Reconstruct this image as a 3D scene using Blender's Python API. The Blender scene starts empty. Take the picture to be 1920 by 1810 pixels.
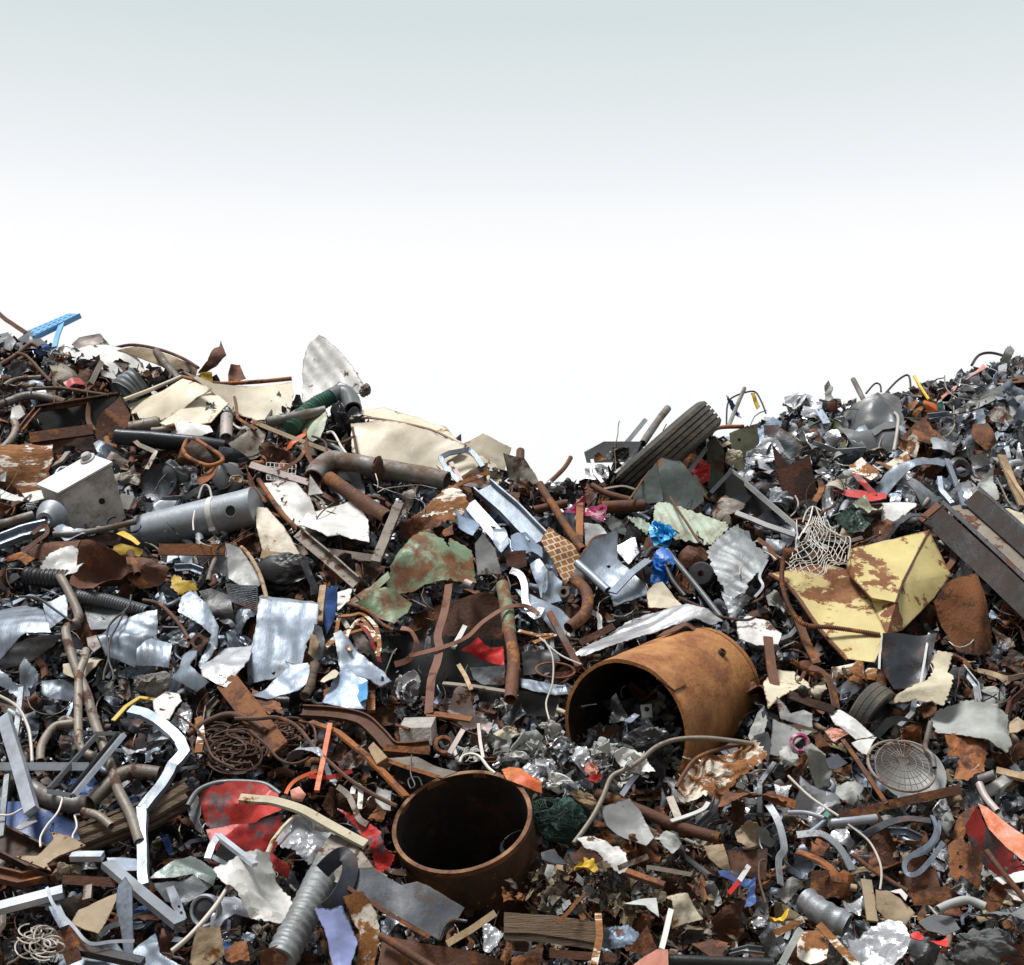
import bpy, math, random
from mathutils import Vector as V, Matrix, noise
from mathutils.geometry import delaunay_2d_cdt
R=math.radians
scene=bpy.context.scene
COL=scene.collection
# ---------------------------------------------------------------- camera
F=2637.0                                   # focal length in photo pixels (photo 1920 x 1810)
PITCH=math.atan(245/F)
CAM=V((0,0,2.04))
cam=bpy.data.cameras.new('camera'); camo=bpy.data.objects.new('camera',cam); COL.objects.link(camo)
cam.sensor_width=36; cam.lens=36*F/1920; cam.clip_end=3000; cam.clip_start=.05
camo.location=CAM; camo.rotation_euler=(R(90)+PITCH,0,0); scene.camera=camo
FW=V((0,math.cos(PITCH),math.sin(PITCH))); UPV=V((0,-math.sin(PITCH),math.cos(PITCH))); RT=V((1,0,0))
# ---------------------------------------------------------------- light
EXPO=.3
SUN_EL,SUN_AZ=R(72),R(248)
w=bpy.data.worlds.new('World'); scene.world=w; w.use_nodes=True
nt=w.node_tree; N=nt.nodes; N.clear()
out=N.new('ShaderNodeOutputWorld'); bg=N.new('ShaderNodeBackground'); bg.inputs['Strength'].default_value=.1
sky=N.new('ShaderNodeTexSky'); sky.sky_type='NISHITA'; sky.sun_disc=False; sky.sun_elevation=SUN_EL; sky.sun_rotation=SUN_AZ
sky.dust_density=4; sky.air_density=1
tc=N.new('ShaderNodeTexCoord'); sx=N.new('ShaderNodeSeparateXYZ'); rp=N.new('ShaderNodeValToRGB')
nt.links.new(tc.outputs['Generated'],sx.inputs[0]); nt.links.new(sx.outputs['Z'],rp.inputs['Fac'])
e=rp.color_ramp.elements
def sr(h): 
    o=[]
    for i in (0,2,4):
        c=int(h[i:i+2],16)/255; o.append(c/12.92 if c<=.04045 else ((c+.055)/1.055)**2.4)
    return o
stops=[(0.0,'ffffff',1.0),(.245,'ffffff',1.03),(.274,'fdfeff',1.0),(.297,'f5f8fb',1.0),(.318,'eff3f6',1),(.341,'e8eef0',1),(.372,'e0e8e9',1),(.402,'d7e2e3',1),(.5,'e4ecee',1.0),(.7,'e8eef2',.9),(1.0,'e8eef2',1.0)]
e[0].position=0; e[1].position=1
for i,(p,h,k) in enumerate(stops):
    if 0<i<len(stops)-1: e.new(p)
for i,(p,h,k) in enumerate(stops):
    k*=2**-EXPO; c=sr(h); e[i].color=(c[0]*k,c[1]*k,c[2]*k,1)
sc10=N.new('ShaderNodeVectorMath'); sc10.operation='SCALE'; sc10.inputs['Scale'].default_value=10.0
nt.links.new(rp.outputs['Color'],sc10.inputs[0])
by=N.new('ShaderNodeMapRange'); by.inputs['From Min'].default_value=-.75; by.inputs['From Max'].default_value=.25; by.inputs['To Min'].default_value=.36; by.inputs['To Max'].default_value=1.0
nt.links.new(sx.outputs['Y'],by.inputs['Value'])
scy=N.new('ShaderNodeVectorMath'); scy.operation='SCALE'; nt.links.new(sc10.outputs['Vector'],scy.inputs[0]); nt.links.new(by.outputs['Result'],scy.inputs['Scale']); sc10=scy
mx=N.new('ShaderNodeMix'); mx.data_type='RGBA'; mx.inputs['Factor'].default_value=.97   # thick cloud over the clear sky
nt.links.new(sky.outputs['Color'],mx.inputs['A']); nt.links.new(sc10.outputs['Vector'],mx.inputs['B'])
nt.links.new(mx.outputs['Result'],bg.inputs['Color']); nt.links.new(bg.outputs['Background'],out.inputs['Surface'])
sl=bpy.data.lights.new('sun','SUN'); sl.energy=3.7; sl.angle=R(17); sl.color=(1,.985,.96)
so=bpy.data.objects.new('sun',sl); COL.objects.link(so)
so.rotation_euler=(R(90)-SUN_EL,0,R(180)-SUN_AZ)
vs=scene.view_settings; scene.display_settings.display_device='sRGB'
vs.view_transform='Standard'; vs.look='None'; vs.gamma=1; vs.exposure=EXPO; vs.use_curve_mapping=False
scene.render.engine='CYCLES'; scene.cycles.max_bounces=6; scene.cycles.diffuse_bounces=3; scene.cycles.glossy_bounces=3
try: scene.cycles.use_denoising=True
except Exception: pass
# ---------------------------------------------------------------- placing things on the slope of the heap
SL,YB,ZB=.8,7.225,.23
def ray(px,py): return (FW*F+RT*(px-960)+UPV*(905-py)).normalized()
def P(px,py,lift=0.0):
    d=ray(px,py); t=(ZB-SL*YB-CAM.z)/(d.z-SL*d.y)
    return CAM+d*(t-lift)
def mpp(p): return (p-CAM).dot(FW)/F       # metres per photo pixel at p
NH=V((0,-.62,.78)); NU=V((0,-.42,.9)); NF=V((0,-.97,.22)); NL=V((-.62,-.6,.5)); NR=V((.62,-.6,.5))
NLU=V((-.42,-.42,.8)); NRU=V((.42,-.42,.8)); ND=V((0,-.97,-.22)); NLD=V((-.7,-.7,-.1)); NRD=V((.7,-.7,-.1))
def pp(s):
    return [tuple(float(q) for q in t.split(',')) for t in s.split()]
# ---------------------------------------------------------------- materials
MATS={}
RUST=((.075,.03,.017),(.20,.075,.028))
MARG={}
def litter(k):
    if 'loose '+k not in MATS:
        a,kw=MARG[k]; mat('loose '+k,*a,**dict(kw,isl=True,var=.5))
    return 'loose '+k
def mat(name,*a,**k):
    MARG.setdefault(name,(a,{q:v for q,v in k.items() if q!='isl'})); return mat_(name,*a,**k)
def mat_(name,col,metal=0.0,rough=.55,col2=None,amt=0.0,scale=4.0,streak=(1,1,1),grime=.45,gcol=(.045,.033,.025),bump=.25,var=.3,edge=.02,spec=.5,lines=None,isl=False,keepmetal=False,rim=.75,rcol=None,scr=False):
    m=bpy.data.materials.new(name); m.use_nodes=True; MATS[name]=m
    t=m.node_tree; n=t.nodes; n.clear(); L=t.links.new
    o=n.new('ShaderNodeOutputMaterial'); b=n.new('ShaderNodeBsdfPrincipled'); L(b.outputs[0],o.inputs[0])
    tc=n.new('ShaderNodeTexCoord'); oi=n.new('ShaderNodeObjectInfo')
    ad=n.new('ShaderNodeVectorMath'); ad.operation='MULTIPLY_ADD'; ad.inputs[1].default_value=streak
    rs=n.new('ShaderNodeMath'); rs.operation='MULTIPLY'; rs.inputs[1].default_value=53.0; L(oi.outputs['Random'],rs.inputs[0])
    L(tc.outputs['Object'],ad.inputs[0]); L(rs.outputs[0],ad.inputs[2])
    def nz(sc,det=6,ro=.65,vec=None):
        x=n.new('ShaderNodeTexNoise'); x.inputs['Scale'].default_value=sc; x.inputs['Detail'].default_value=det; x.inputs['Roughness'].default_value=ro
        L((vec or ad).outputs[0],x.inputs['Vector']); return x
    def rng(src,a,bb,c=0.0,d=1.0):
        x=n.new('ShaderNodeMapRange'); x.inputs['From Min'].default_value=a; x.inputs['From Max'].default_value=bb
        x.inputs['To Min'].default_value=c; x.inputs['To Max'].default_value=d; L(src,x.inputs['Value']); return x.outputs['Result']
    def mixc(f,a,bb):
        x=n.new('ShaderNodeMix'); x.data_type='RGBA'
        if isinstance(f,float): x.inputs['Factor'].default_value=f
        else: L(f,x.inputs['Factor'])
        for k,v in (('A',a),('B',bb)):
            if isinstance(v,tuple): x.inputs[k].default_value=(*v[:3],1)
            else: L(v,x.inputs[k])
        return x.outputs['Result']
    n1=nz(scale,9,.68); n2=nz(scale*.55,5); n3=nz(38,3,.7); n4=nz(3.1,8,.7)
    dk=tuple(c*.68 for c in col)
    c=mixc(rng(n2.outputs['Fac'],.35,.65),col,dk)
    fac=None
    if col2:
        c2=mixc(rng(n2.outputs['Fac'],.38,.62),col2[0],col2[1])
        c2=mixc(rng(n3.outputs['Fac'],.3,.75),c2,tuple(q*.6 for q in col2[0]))
        th=.66-.34*amt
        fac=rng(n1.outputs['Fac'],th-edge,th+edge)
        c=mixc(fac,c,c2)
    if lines:
        br=n.new('ShaderNodeTexBrick'); br.inputs['Scale'].default_value=lines[0]; br.inputs['Mortar Size'].default_value=lines[1]; br.inputs['Mortar Smooth'].default_value=.3
        br.inputs['Brick Width'].default_value=.5; br.inputs['Row Height'].default_value=.42; br.offset=0.5
        L(tc.outputs['UV'],br.inputs['Vector'])
        lf=n.new('ShaderNodeMath'); lf.operation='MULTIPLY'; L(br.outputs['Fac'],lf.inputs[0]); L(rng(n4.outputs['Fac'],.3,.5,.45,1.0),lf.inputs[1])
        c=mixc(lf.outputs[0],c,lines[2])
    if grime>0:
        g=rng(n4.outputs['Fac'],.5,.78,0,grime*1.3)
        c=mixc(g,c,gcol)
        sp=rng(n3.outputs['Fac'],.62,.72,0,grime*.9)
        c=mixc(sp,c,gcol)
    if scr:
        sm=n.new('ShaderNodeVectorMath'); sm.operation='MULTIPLY'; sm.inputs[1].default_value=(30,30,3.5); L(tc.outputs['Object'],sm.inputs[0])
        ns=nz(1.0,3,.6,sm); k_=rng(ns.outputs['Fac'],.66,.72,0,.55); c=mixc(k_,c,(.50,.26,.09))
        sm2=n.new('ShaderNodeVectorMath'); sm2.operation='MULTIPLY'; sm2.inputs[1].default_value=(7,7,1.2); L(tc.outputs['Object'],sm2.inputs[0])
        ns2=nz(1.0,4,.6,sm2); c=mixc(rng(ns2.outputs['Fac'],.58,.75,0,.28),c,(.06,.028,.016))
    if rim:
        ra=n.new('ShaderNodeAttribute'); ra.attribute_name='rim'
        am=n.new('ShaderNodeMath'); am.operation='ADD'; L(ra.outputs['Fac'],am.inputs[0]); L(rng(n1.outputs['Fac'],.25,.75,-.55,.55),am.inputs[1])
        c=mixc(rng(am.outputs[0],.55,.95,0,rim),c,rcol or (gcol if not col2 or keepmetal else tuple(q*.7 for q in col2[0])))
    hs=n.new('ShaderNodeHueSaturation'); L(c,hs.inputs['Color'])
    rsrc=oi.outputs['Random']
    if isl: gm=n.new('ShaderNodeNewGeometry'); rsrc=gm.outputs['Random Per Island']
    L(rng(rsrc,0,1,*((.32,1.08) if isl else (1-var,1+var*.6))),hs.inputs['Value'])  # loose bits run darker, painting in the shade of the gaps
    L(hs.outputs[0],b.inputs['Base Color'])
    rr=rng(n1.outputs['Fac'],.3,.7,max(.05,rough-.1),min(1,rough+.14))
    if fac is not None:
        x=n.new('ShaderNodeMix'); x.data_type='FLOAT'; L(fac,x.inputs[0]); L(rr,x.inputs[2]); x.inputs[3].default_value=rough+.1 if keepmetal else .85; rr=x.outputs[0]
        if keepmetal: b.inputs['Metallic'].default_value=metal
        elif metal: 
            mm=rng(fac,0,1,metal,0); L(mm,b.inputs['Metallic'])
    elif metal: b.inputs['Metallic'].default_value=metal
    L(rr,b.inputs['Roughness']); b.inputs['Specular IOR Level'].default_value=spec
    if bump:
        bp=n.new('ShaderNodeBump'); bp.inputs['Strength'].default_value=bump; bp.inputs['Distance'].default_value=.012
        hm=n.new('ShaderNodeMath'); hm.operation='ADD'; L(n1.outputs['Fac'],hm.inputs[0]); L(n3.outputs['Fac'],hm.inputs[1])
        L(hm.outputs[0],bp.inputs['Height']); L(bp.outputs[0],b.inputs['Normal'])
    return m
RB=((.085,.032,.018),(.17,.065,.028)); RO=((.20,.068,.02),(.36,.14,.035))
mat('rust',(.13,.052,.027),.15,.75,RO,.32,7,grime=.35,bump=.5)
mat('rustd',(.05,.026,.018),.3,.62,RB,.5,6,grime=.4,bump=.4)
mat('rusto',(.30,.105,.028),.05,.75,RB,.38,6,grime=.35,bump=.5)
mat('rustband',(.21,.085,.048),.1,.7,RB,.3,5,grime=.2,bump=.3,var=.2)
mat('drum',(.46,.205,.062),.05,.6,((.25,.085,.026),(.35,.135,.036)),.46,3.4,grime=.28,gcol=(.09,.035,.018),bump=.5,edge=.09,var=0,scr=True)
mat('drumrim',(.27,.12,.045),.1,.65,RB,.4,7,grime=.4,bump=.5,edge=.1,var=0)
mat('bagdark',(.008,.13,.50),0,.38,grime=.1,bump=.25,var=0)
mat('drumd',(.085,.045,.027),.15,.68,((.18,.075,.028),(.115,.05,.024)),.38,5,grime=.6,gcol=(.025,.018,.014),bump=.55,edge=.09,var=0,scr=True)
mat('galv',(.36,.43,.53),.5,.40,((.27,.31,.37),(.21,.24,.28)),.5,6,streak=(3,1,.6),grime=.62,gcol=(.12,.105,.09),bump=.14,edge=.25,keepmetal=True)
mat('galvc',(.30,.32,.33),.4,.5,((.2,.21,.22),(.26,.27,.27)),.5,5,grime=.5,gcol=(.1,.09,.075),bump=.25,edge=.2,keepmetal=True)
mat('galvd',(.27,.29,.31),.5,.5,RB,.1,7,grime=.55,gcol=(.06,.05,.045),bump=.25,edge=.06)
mat('alu',(.62,.66,.73),.6,.34,grime=.45,gcol=(.2,.19,.2),bump=.08,scale=7)
mat('foil',(.62,.63,.66),.55,.34,RB,.06,7,grime=.32,gcol=(.12,.1,.09),bump=.25)
mat('white',(.70,.69,.66),0,.45,RB,.10,6,grime=.36,gcol=(.2,.155,.11),bump=.2,var=.12,edge=.015)
mat('cream',(.70,.62,.47),0,.5,RO,.06,4,grime=.36,gcol=(.24,.16,.09),bump=.12,var=.1)
mat('creamr',(.76,.69,.58),0,.55,((.2,.075,.02),(.34,.14,.04)),.5,7,streak=(1,1,1),grime=.2,gcol=(.2,.1,.04),bump=.3,var=.12)
mat('peel',(.78,.72,.62),0,.55,((.2,.075,.02),(.38,.16,.045)),.62,9,streak=(.35,1.6,1.6),grime=.1,bump=.35,var=.05,edge=.015)
mat('tan',(.40,.30,.19),0,.7,RO,.15,6,grime=.4,bump=.25)
mat('taupe',(.26,.22,.18),.2,.55,RB,.28,7,grime=.4,bump=.25)
mat('pipegrey',(.24,.235,.23),.25,.5,((.14,.085,.05),(.2,.12,.07)),.42,4,grime=.4,bump=.25,edge=.08)
mat('yellow',(.62,.51,.21),0,.55,((.17,.062,.026),(.27,.105,.035)),.40,2.0,grime=.42,gcol=(.34,.2,.06),bump=.2,var=.05,edge=.008)
mat('yelp',(.72,.47,.03),0,.5,RB,.12,8,grime=.3,bump=.2)
mat('green',(.19,.27,.16),.1,.5,((.22,.09,.03),(.13,.05,.025)),.44,5,grime=.35,bump=.3,edge=.06,var=.1)
mat('gpale',(.56,.65,.52),0,.55,((.36,.3,.2),(.45,.4,.3)),.25,5,grime=.3,gcol=(.15,.13,.09),bump=.15,var=.05,edge=.08)
mat('dgreen',(.045,.10,.075),0,.4,grime=.3,bump=.2)
mat('olive',(.10,.11,.06),.1,.5,RB,.2,6,grime=.4,bump=.25)
mat('ggreen',(.12,.15,.14),.35,.42,RO,.12,4,grime=.35,bump=.2,edge=.04,var=.08)
mat('blue',(.035,.10,.32),0,.45,RB,.12,6,grime=.35,bump=.2)
mat('sky_blue',(.12,.42,.78),0,.4,grime=.15,bump=.1,var=.08)
mat('bluesteel',(.35,.45,.60),.3,.45,RB,.08,6,grime=.35,bump=.2)
mat('peri',(.33,.38,.68),.1,.45,grime=.2,bump=.12,var=.05)
mat('bagblue',(.03,.38,.80),0,.35,grime=.05,bump=.25,var=.05,spec=.6)
mat('red',(.55,.035,.03),0,.45,((.13,.10,.11),(.2,.15,.15)),.25,5,grime=.3,bump=.2,var=.12,edge=.03)
mat('redp',(.72,.03,.025),0,.38,grime=.08,bump=.12,var=.08)
mat('orange',(.72,.14,.04),0,.45,((.35,.12,.03),(.55,.25,.06)),.3,6,grime=.25,bump=.2,var=.1,edge=.06)
mat('salmon',(.72,.30,.22),0,.55,((.8,.6,.5),(.6,.2,.12)),.3,5,grime=.3,bump=.15,var=.08)
mat('magenta',(.30,.025,.09),0,.3,((.5,.3,.35),(.4,.2,.25)),.2,8,grime=.05,bump=.25)
mat('black',(.018,.018,.02),0,.4,grime=.25,gcol=(.06,.05,.04),bump=.2)
mat('rubber',(.055,.052,.047),0,.75,((.15,.13,.095),(.1,.085,.065)),.42,7,grime=.0,bump=.4,var=.05,edge=.1)
mat('dsteel',(.055,.063,.075),.5,.4,RB,.22,5,grime=.35,bump=.2,edge=.06)
mat('guard',(.022,.030,.045),.0,.5,((.10,.06,.035),(.06,.05,.045)),.2,5,grime=.35,gcol=(.12,.09,.06),bump=.1,edge=.08,spec=.3)
mat('cablit',(.82,.82,.81),0,.4,grime=.2,gcol=(.3,.26,.22),bump=.1,var=0)  # whiter than the body, overhead light painted into the lid
mat('railsteel',(.024,.022,.024),.0,.6,((.06,.04,.03),(.04,.03,.025)),.4,5,streak=(1.5,1.5,.8),grime=.4,gcol=(.09,.07,.06),bump=.35,edge=.1,spec=.3)
mat('dplast',(.12,.13,.14),0,.35,grime=.4,gcol=(.2,.18,.15),bump=.1,var=.15)
mat('greypaint',(.36,.365,.36),.1,.5,RB,.06,6,grime=.4,gcol=(.12,.1,.08),bump=.15)
mat('tank',(.36,.40,.44),.35,.42,keepmetal=True,col2=((.27,.29,.31),(.42,.44,.46)),amt=.3,scale=5,grime=.3,gcol=(.1,.09,.08),bump=.12,var=.03,edge=.1)
mat('box',(.56,.53,.51),0,.5,((.36,.32,.29),(.45,.41,.38)),.35,9,grime=.35,gcol=(.16,.11,.08),bump=.25,var=.03,edge=.08)
mat('cloth',(.44,.45,.43),0,.9,grime=.25,gcol=(.25,.23,.2),bump=.35,scale=10,var=.15,spec=.1)
mat('clothc',(.62,.56,.42),0,.9,RO,.1,6,grime=.2,gcol=(.3,.22,.13),bump=.3,var=.08,spec=.1)
mat('clothd',(.16,.165,.165),0,.9,grime=.3,bump=.35,spec=.1)
mat('silver',(.46,.46,.47),.55,.45,grime=.35,gcol=(.1,.09,.09),bump=.2,var=.06)
mat('wood',(.17,.115,.07),0,.8,((.08,.055,.035),(.12,.08,.05)),.5,5,streak=(.25,1.5,3),grime=.3,bump=.6,edge=.06)
mat('woodl',(.47,.33,.19),0,.75,((.3,.19,.1),(.4,.26,.14)),.4,6,streak=(2,2,.4),grime=.3,bump=.35,edge=.08)
mat('concrete',(.42,.39,.36),0,.9,((.3,.27,.24),(.36,.32,.29)),.4,9,grime=.35,bump=.7,edge=.1)
mat('pinkish',(.55,.46,.43),.1,.5,RB,.15,6,grime=.35,bump=.2)
mat('tile',(.50,.21,.045),.0,.55,RO,.25,5,grime=.2,bump=.15,lines=(1.0,.045,(.78,.70,.58)))
mat('litterdirt',(.26,.205,.145),0,.95,((.36,.29,.21),(.15,.115,.08)),.5,12,grime=.4,bump=.8,edge=.15,spec=.1)
mat('heapdark',(.014,.012,.011),0,.9,((.028,.02,.014),(.02,.015,.012)),.45,6,grime=.3,bump=.8,edge=.1,spec=.1,var=0)  # near-black, so the shade of the gaps is in the colour
mat('earth',(.16,.13,.10),0,.95,((.2,.165,.12),(.12,.095,.07)),.5,2,grime=.2,bump=.5,edge=.1,spec=.1,var=0)
mat('drumshade',(.022,.015,.011),0,.8,RB,.12,4,grime=.3,bump=.3,edge=.1)  # near-black brown that paints the shade inside the barrels
mat('dark',(.012,.012,.012),0,.8,grime=0,bump=0,var=0)  # flat near-black that paints shade inside holes, openings and hollows
mat('lens',(.03,.03,.035),0,.12,grime=.2,bump=0)
mat('cable',(.025,.024,.023),0,.5,grime=.2,bump=.1)
mat('wirer',(.11,.055,.035),.2,.7,RO,.2,9,grime=.3,bump=.3)
mat('wirew',(.66,.61,.54),.1,.5,grime=.25,gcol=(.25,.17,.1),bump=.1)
mat('hosegreen',(.06,.17,.13),0,.5,grime=.3,bump=.15)
mat('netgreen',(.03,.075,.06),0,.7,grime=.2,bump=.1)
# ---------------------------------------------------------------- mesh building
class MB:
    def __init__(s): s.v=[]; s.f=[]; s.m=[]; s.uv=None; s.rim=None
    def add(s,vs,fs,mi=0):
        b=len(s.v); s.v.extend(vs); s.f.extend([tuple(i+b for i in f) for f in fs]); s.m.extend([mi]*len(fs))
CATS={}
THINGS=[]
def tag(o,label,cat=None,group=None,kind=None):
    if label: o['label']=label
    if kind: o['kind']=kind
    else: o['category']=cat or o.name.split('.')[0].split('_')[-1]
    if group: o['group']=group
def build(name,mb,mats,label=None,parent=None,cat=None,group=None,kind=None,sharp=32,px=None,lm=None):
    me=bpy.data.meshes.new(name)
    if isinstance(mats,str): mats=[mats]
    if parent is None:
        n=len(mb.v); o0=V((sum(p[0] for p in mb.v)/n,sum(p[1] for p in mb.v)/n,min(p[2] for p in mb.v)))
    else:
        q=parent; o0=V((0,0,0))
        while q: o0=o0+q.location; q=q.parent
    me.from_pydata([tuple(V(p)-o0) for p in mb.v],[],mb.f)
    if mb.rim:
        at=me.attributes.new('rim','FLOAT','POINT'); at.data.foreach_set('value',mb.rim)
    for k in mats: me.materials.append(MATS[k])
    if len(mats)>1: me.polygons.foreach_set('material_index',mb.m)
    if mb.uv:
        l=me.uv_layers.new(name='uv')
        for lp in me.loops: l.data[lp.index].uv=mb.uv[lp.vertex_index]
    if sharp>0:
        me.polygons.foreach_set('use_smooth',[True]*len(me.polygons)); me.update(); me.set_sharp_from_angle(angle=R(sharp))
    me.update()
    o=bpy.data.objects.new(name,me); COL.objects.link(o)
    if parent is None:
        o.location=o0; tag(o,label,cat,group,kind)
        if not kind: THINGS.append((o,lm))
    else:
        o.parent=parent
        if label: o['label']=label
    return o
def thing(name,label,px,py,cat=None,group=None,lm=None):
    o=bpy.data.objects.new(name,None); COL.objects.link(o); o.location=P(px,py,0); o.empty_display_size=.1
    tag(o,label,cat,group); THINGS.append((o,lm)); return o
def smooth_path(p,k=6):
    if len(p)<3 or k<2: return p
    o=[]
    for i in range(len(p)-1):
        a=p[max(i-1,0)]; b=p[i]; c=p[i+1]; d=p[min(i+2,len(p)-1)]
        for j in range(k):
            t=j/k; o.append(.5*((2*b)+(c-a)*t+(2*a-5*b+4*c-d)*t*t+(3*b-a-3*c+d)*t**3))
    o.append(p[-1]); return o
def frames(p,nrm):
    o=[]; 
    for i in range(len(p)):
        t=(p[min(i+1,len(p)-1)]-p[max(i-1,0)]).normalized()
        y=nrm-t*t.dot(nrm)
        if y.length<1e-3: y=V((0,0,1))-t*t.z
        y.normalize(); o.append((t,y,t.cross(y)))
    return o
def transport(p):
    o=[]; t=(p[1]-p[0]).normalized(); y=t.orthogonal().normalized()
    for i in range(len(p)):
        t2=(p[min(i+1,len(p)-1)]-p[max(i-1,0)]).normalized()
        y=(y-t2*t2.dot(y)).normalized(); o.append((t2,y,t2.cross(y)))
    return o
def tube_geo(mb,p,rad,seg=14,hollow=True,wall=.12,jit=0.0,seed=0,mi=0,mi_in=None,squash=1.0,nrm=None):
    fr=frames(p,nrm) if nrm is not None else transport(p); n=len(p)
    def ring(sc):
        vs=[]
        for i,(t,y,x) in enumerate(fr):
            r=(rad[i] if isinstance(rad,list) else rad)*sc
            for k in range(seg):
                a=2*math.pi*k/seg; d=y*(math.cos(a)*squash)+x*math.sin(a)
                j=1+(jit*noise.noise((p[i]+d*r)*9+V((seed,0,0))) if jit else 0)
                vs.append(p[i]+d*(r*j))
        return vs
    fs=[(i*seg+k,i*seg+(k+1)%seg,(i+1)*seg+(k+1)%seg,(i+1)*seg+k) for i in range(n-1) for k in range(seg)]
    if hollow:
        a=ring(1); b=ring(1-wall); m=len(a); b0=len(mb.v)
        mb.add(a,fs,mi)
        mb.add(b,[tuple(reversed(f)) for f in fs],mi if mi_in is None else mi_in)
        c=[]
        for i in (0,n-1):
            for k in range(seg):
                q=[i*seg+k,i*seg+(k+1)%seg,m+i*seg+(k+1)%seg,m+i*seg+k]; c.append(tuple(b0+x for x in (reversed(q) if i else q)))
        mb.f.extend(c); mb.m.extend([mi]*len(c))
    else:
        fs2=fs+[tuple(reversed(range(seg))),tuple((n-1)*seg+k for k in range(seg))]
        mb.add(ring(1),fs2,mi)
def pathpts(s,lift=0.1):
    o=[]
    for t in pp(s): o.append(P(t[0],t[1],t[2] if len(t)>2 else lift))
    return o
def T(name,label,m,s,r=6,lift=.12,hollow=True,k=5,ribs=None,jit=.09,seg=14,wall=.16,squash=1,parent=None,group=None,lm=None,cat=None,dense=0):
    """a bent pipe, rod or cable through points of the heap"""
    p=smooth_path(pathpts(s,lift),k); sc=mpp(p[len(p)//2])
    if dense or ribs:
        q=[]; st=(dense or ribs[0]/6)*sc
        for a,b in zip(p,p[1:]):
            c=max(1,int((b-a).length/st)); q+= [a.lerp(b,i/c) for i in range(c)]
        p=q+[p[-1]]
    rad=r*sc
    if ribs:
        d=0; rad=[]
        for i,x in enumerate(p):
            if i: d+=(x-p[i-1]).length
            rad.append(r*sc+ribs[1]*sc*math.cos(2*math.pi*d/(ribs[0]*sc)))
    mb=MB(); tube_geo(mb,p,rad,seg if r>3 else 7,hollow and r>3,wall,jit if r>3 else 0,seed=len(THINGS),squash=squash)
    return build(name,mb,m,label,parent,cat,group,lm=lm,sharp=50)
def W(name,label,m,s,r=2.2,lift=.2,**k): return T(name,label,m,s,r,lift,hollow=False,seg=7,**k)
def rect(w,h): return [(-w/2,-h/2),(w/2,-h/2),(w/2,h/2),(-w/2,h/2)]
def chan(w,h,t): return [(-w/2,-h/2),(w/2,-h/2),(w/2,h/2),(w/2-t,h/2),(w/2-t,-h/2+t),(-w/2+t,-h/2+t),(-w/2+t,h/2),(-w/2,h/2)]
def ibeam(w,h,t): return [(-w/2,-h/2),(w/2,-h/2),(w/2,-h/2+t),(t/2,-h/2+t),(t/2,h/2-t),(w/2,h/2-t),(w/2,h/2),(-w/2,h/2),(-w/2,h/2-t),(-t/2,h/2-t),(-t/2,-h/2+t),(-w/2,-h/2+t)]
def angle(w,h,t): return [(-w/2,-h/2),(w/2,-h/2),(w/2,-h/2+t),(-w/2+t,-h/2+t),(-w/2+t,h/2),(-w/2,h/2)]
def sweep_geo(mb,p,prof,sc,nrm,twist=(0,0),jit=0,seed=0):
    fr=frames(p,nrm); n=len(p); m=len(prof); vs=[]
    for i,(t,y,x) in enumerate(fr):
        a=twist[0]+(twist[1]-twist[0])*i/max(1,n-1); ca,sa=math.cos(a),math.sin(a)
        X=x*ca+y*sa; Y=y*ca-x*sa
        jx=jit*noise.noise(p[i]*7+V((seed,3,1))); jy=jit*noise.noise(p[i]*7+V((seed,9,5)))
        for (u,v) in prof: vs.append(p[i]+X*((u+jx)*sc)+Y*((v+jy)*sc))
    fs=[(i*m+k,i*m+(k+1)%m,(i+1)*m+(k+1)%m,(i+1)*m+k) for i in range(n-1) for k in range(m)]
    fs+=[tuple(reversed(range(m))),tuple((n-1)*m+k for k in range(m))]
    mb.add(vs,fs)
def B(name,label,m,s,prof,n=NH,lift=.12,k=1,twist=0,jit=.6,parent=None,group=None,lm=None,cat=None,sub=6,ext=0):
    """a bar, beam, band or plank: a profile (photo pixels) swept along points of the heap"""
    if isinstance(prof,(int,float)): prof=rect(prof,1.6)
    p=pathpts(s,lift)
    sc=mpp(p[0])
    if k>1: p=smooth_path(p,k)
    else:
        q=[]
        for a,b in zip(p,p[1:]): q+=[a.lerp(b,i/sub) for i in range(sub)]
        p=q+[p[-1]]
    n=V(n)
    tw=twist if isinstance(twist,tuple) else (0,R(twist))
    mb=MB(); sweep_geo(mb,p,prof,sc,n,tw,jit,seed=len(THINGS)*1.7)
    return build(name,mb,m,label,parent,cat,group,lm=lm,sharp=28)
def inside(x,y,poly):
    c=False; j=len(poly)-1
    for i in range(len(poly)):
        if (poly[i][1]>y)!=(poly[j][1]>y) and x<(poly[j][0]-poly[i][0])*(y-poly[i][1])/(poly[j][1]-poly[i][1])+poly[i][0]: c=not c
        j=i
    return c
def plane_of(pts,n,lift):
    cx=sum(p[0] for p in pts)/len(pts); cy=sum(p[1] for p in pts)/len(pts)
    A=P(cx,cy,lift); n=V(n).normalized(); d=ray(cx,cy); i=0
    while n.dot(d)>-.38 and i<20: n=(n-d*.12).normalized(); i+=1
    return A,n,cx,cy
def onplane(px,py,A,n):
    d=ray(px,py); q=n.dot(d); q=min(q,-.12); return CAM+d*(n.dot(A-CAM)/q)
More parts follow.
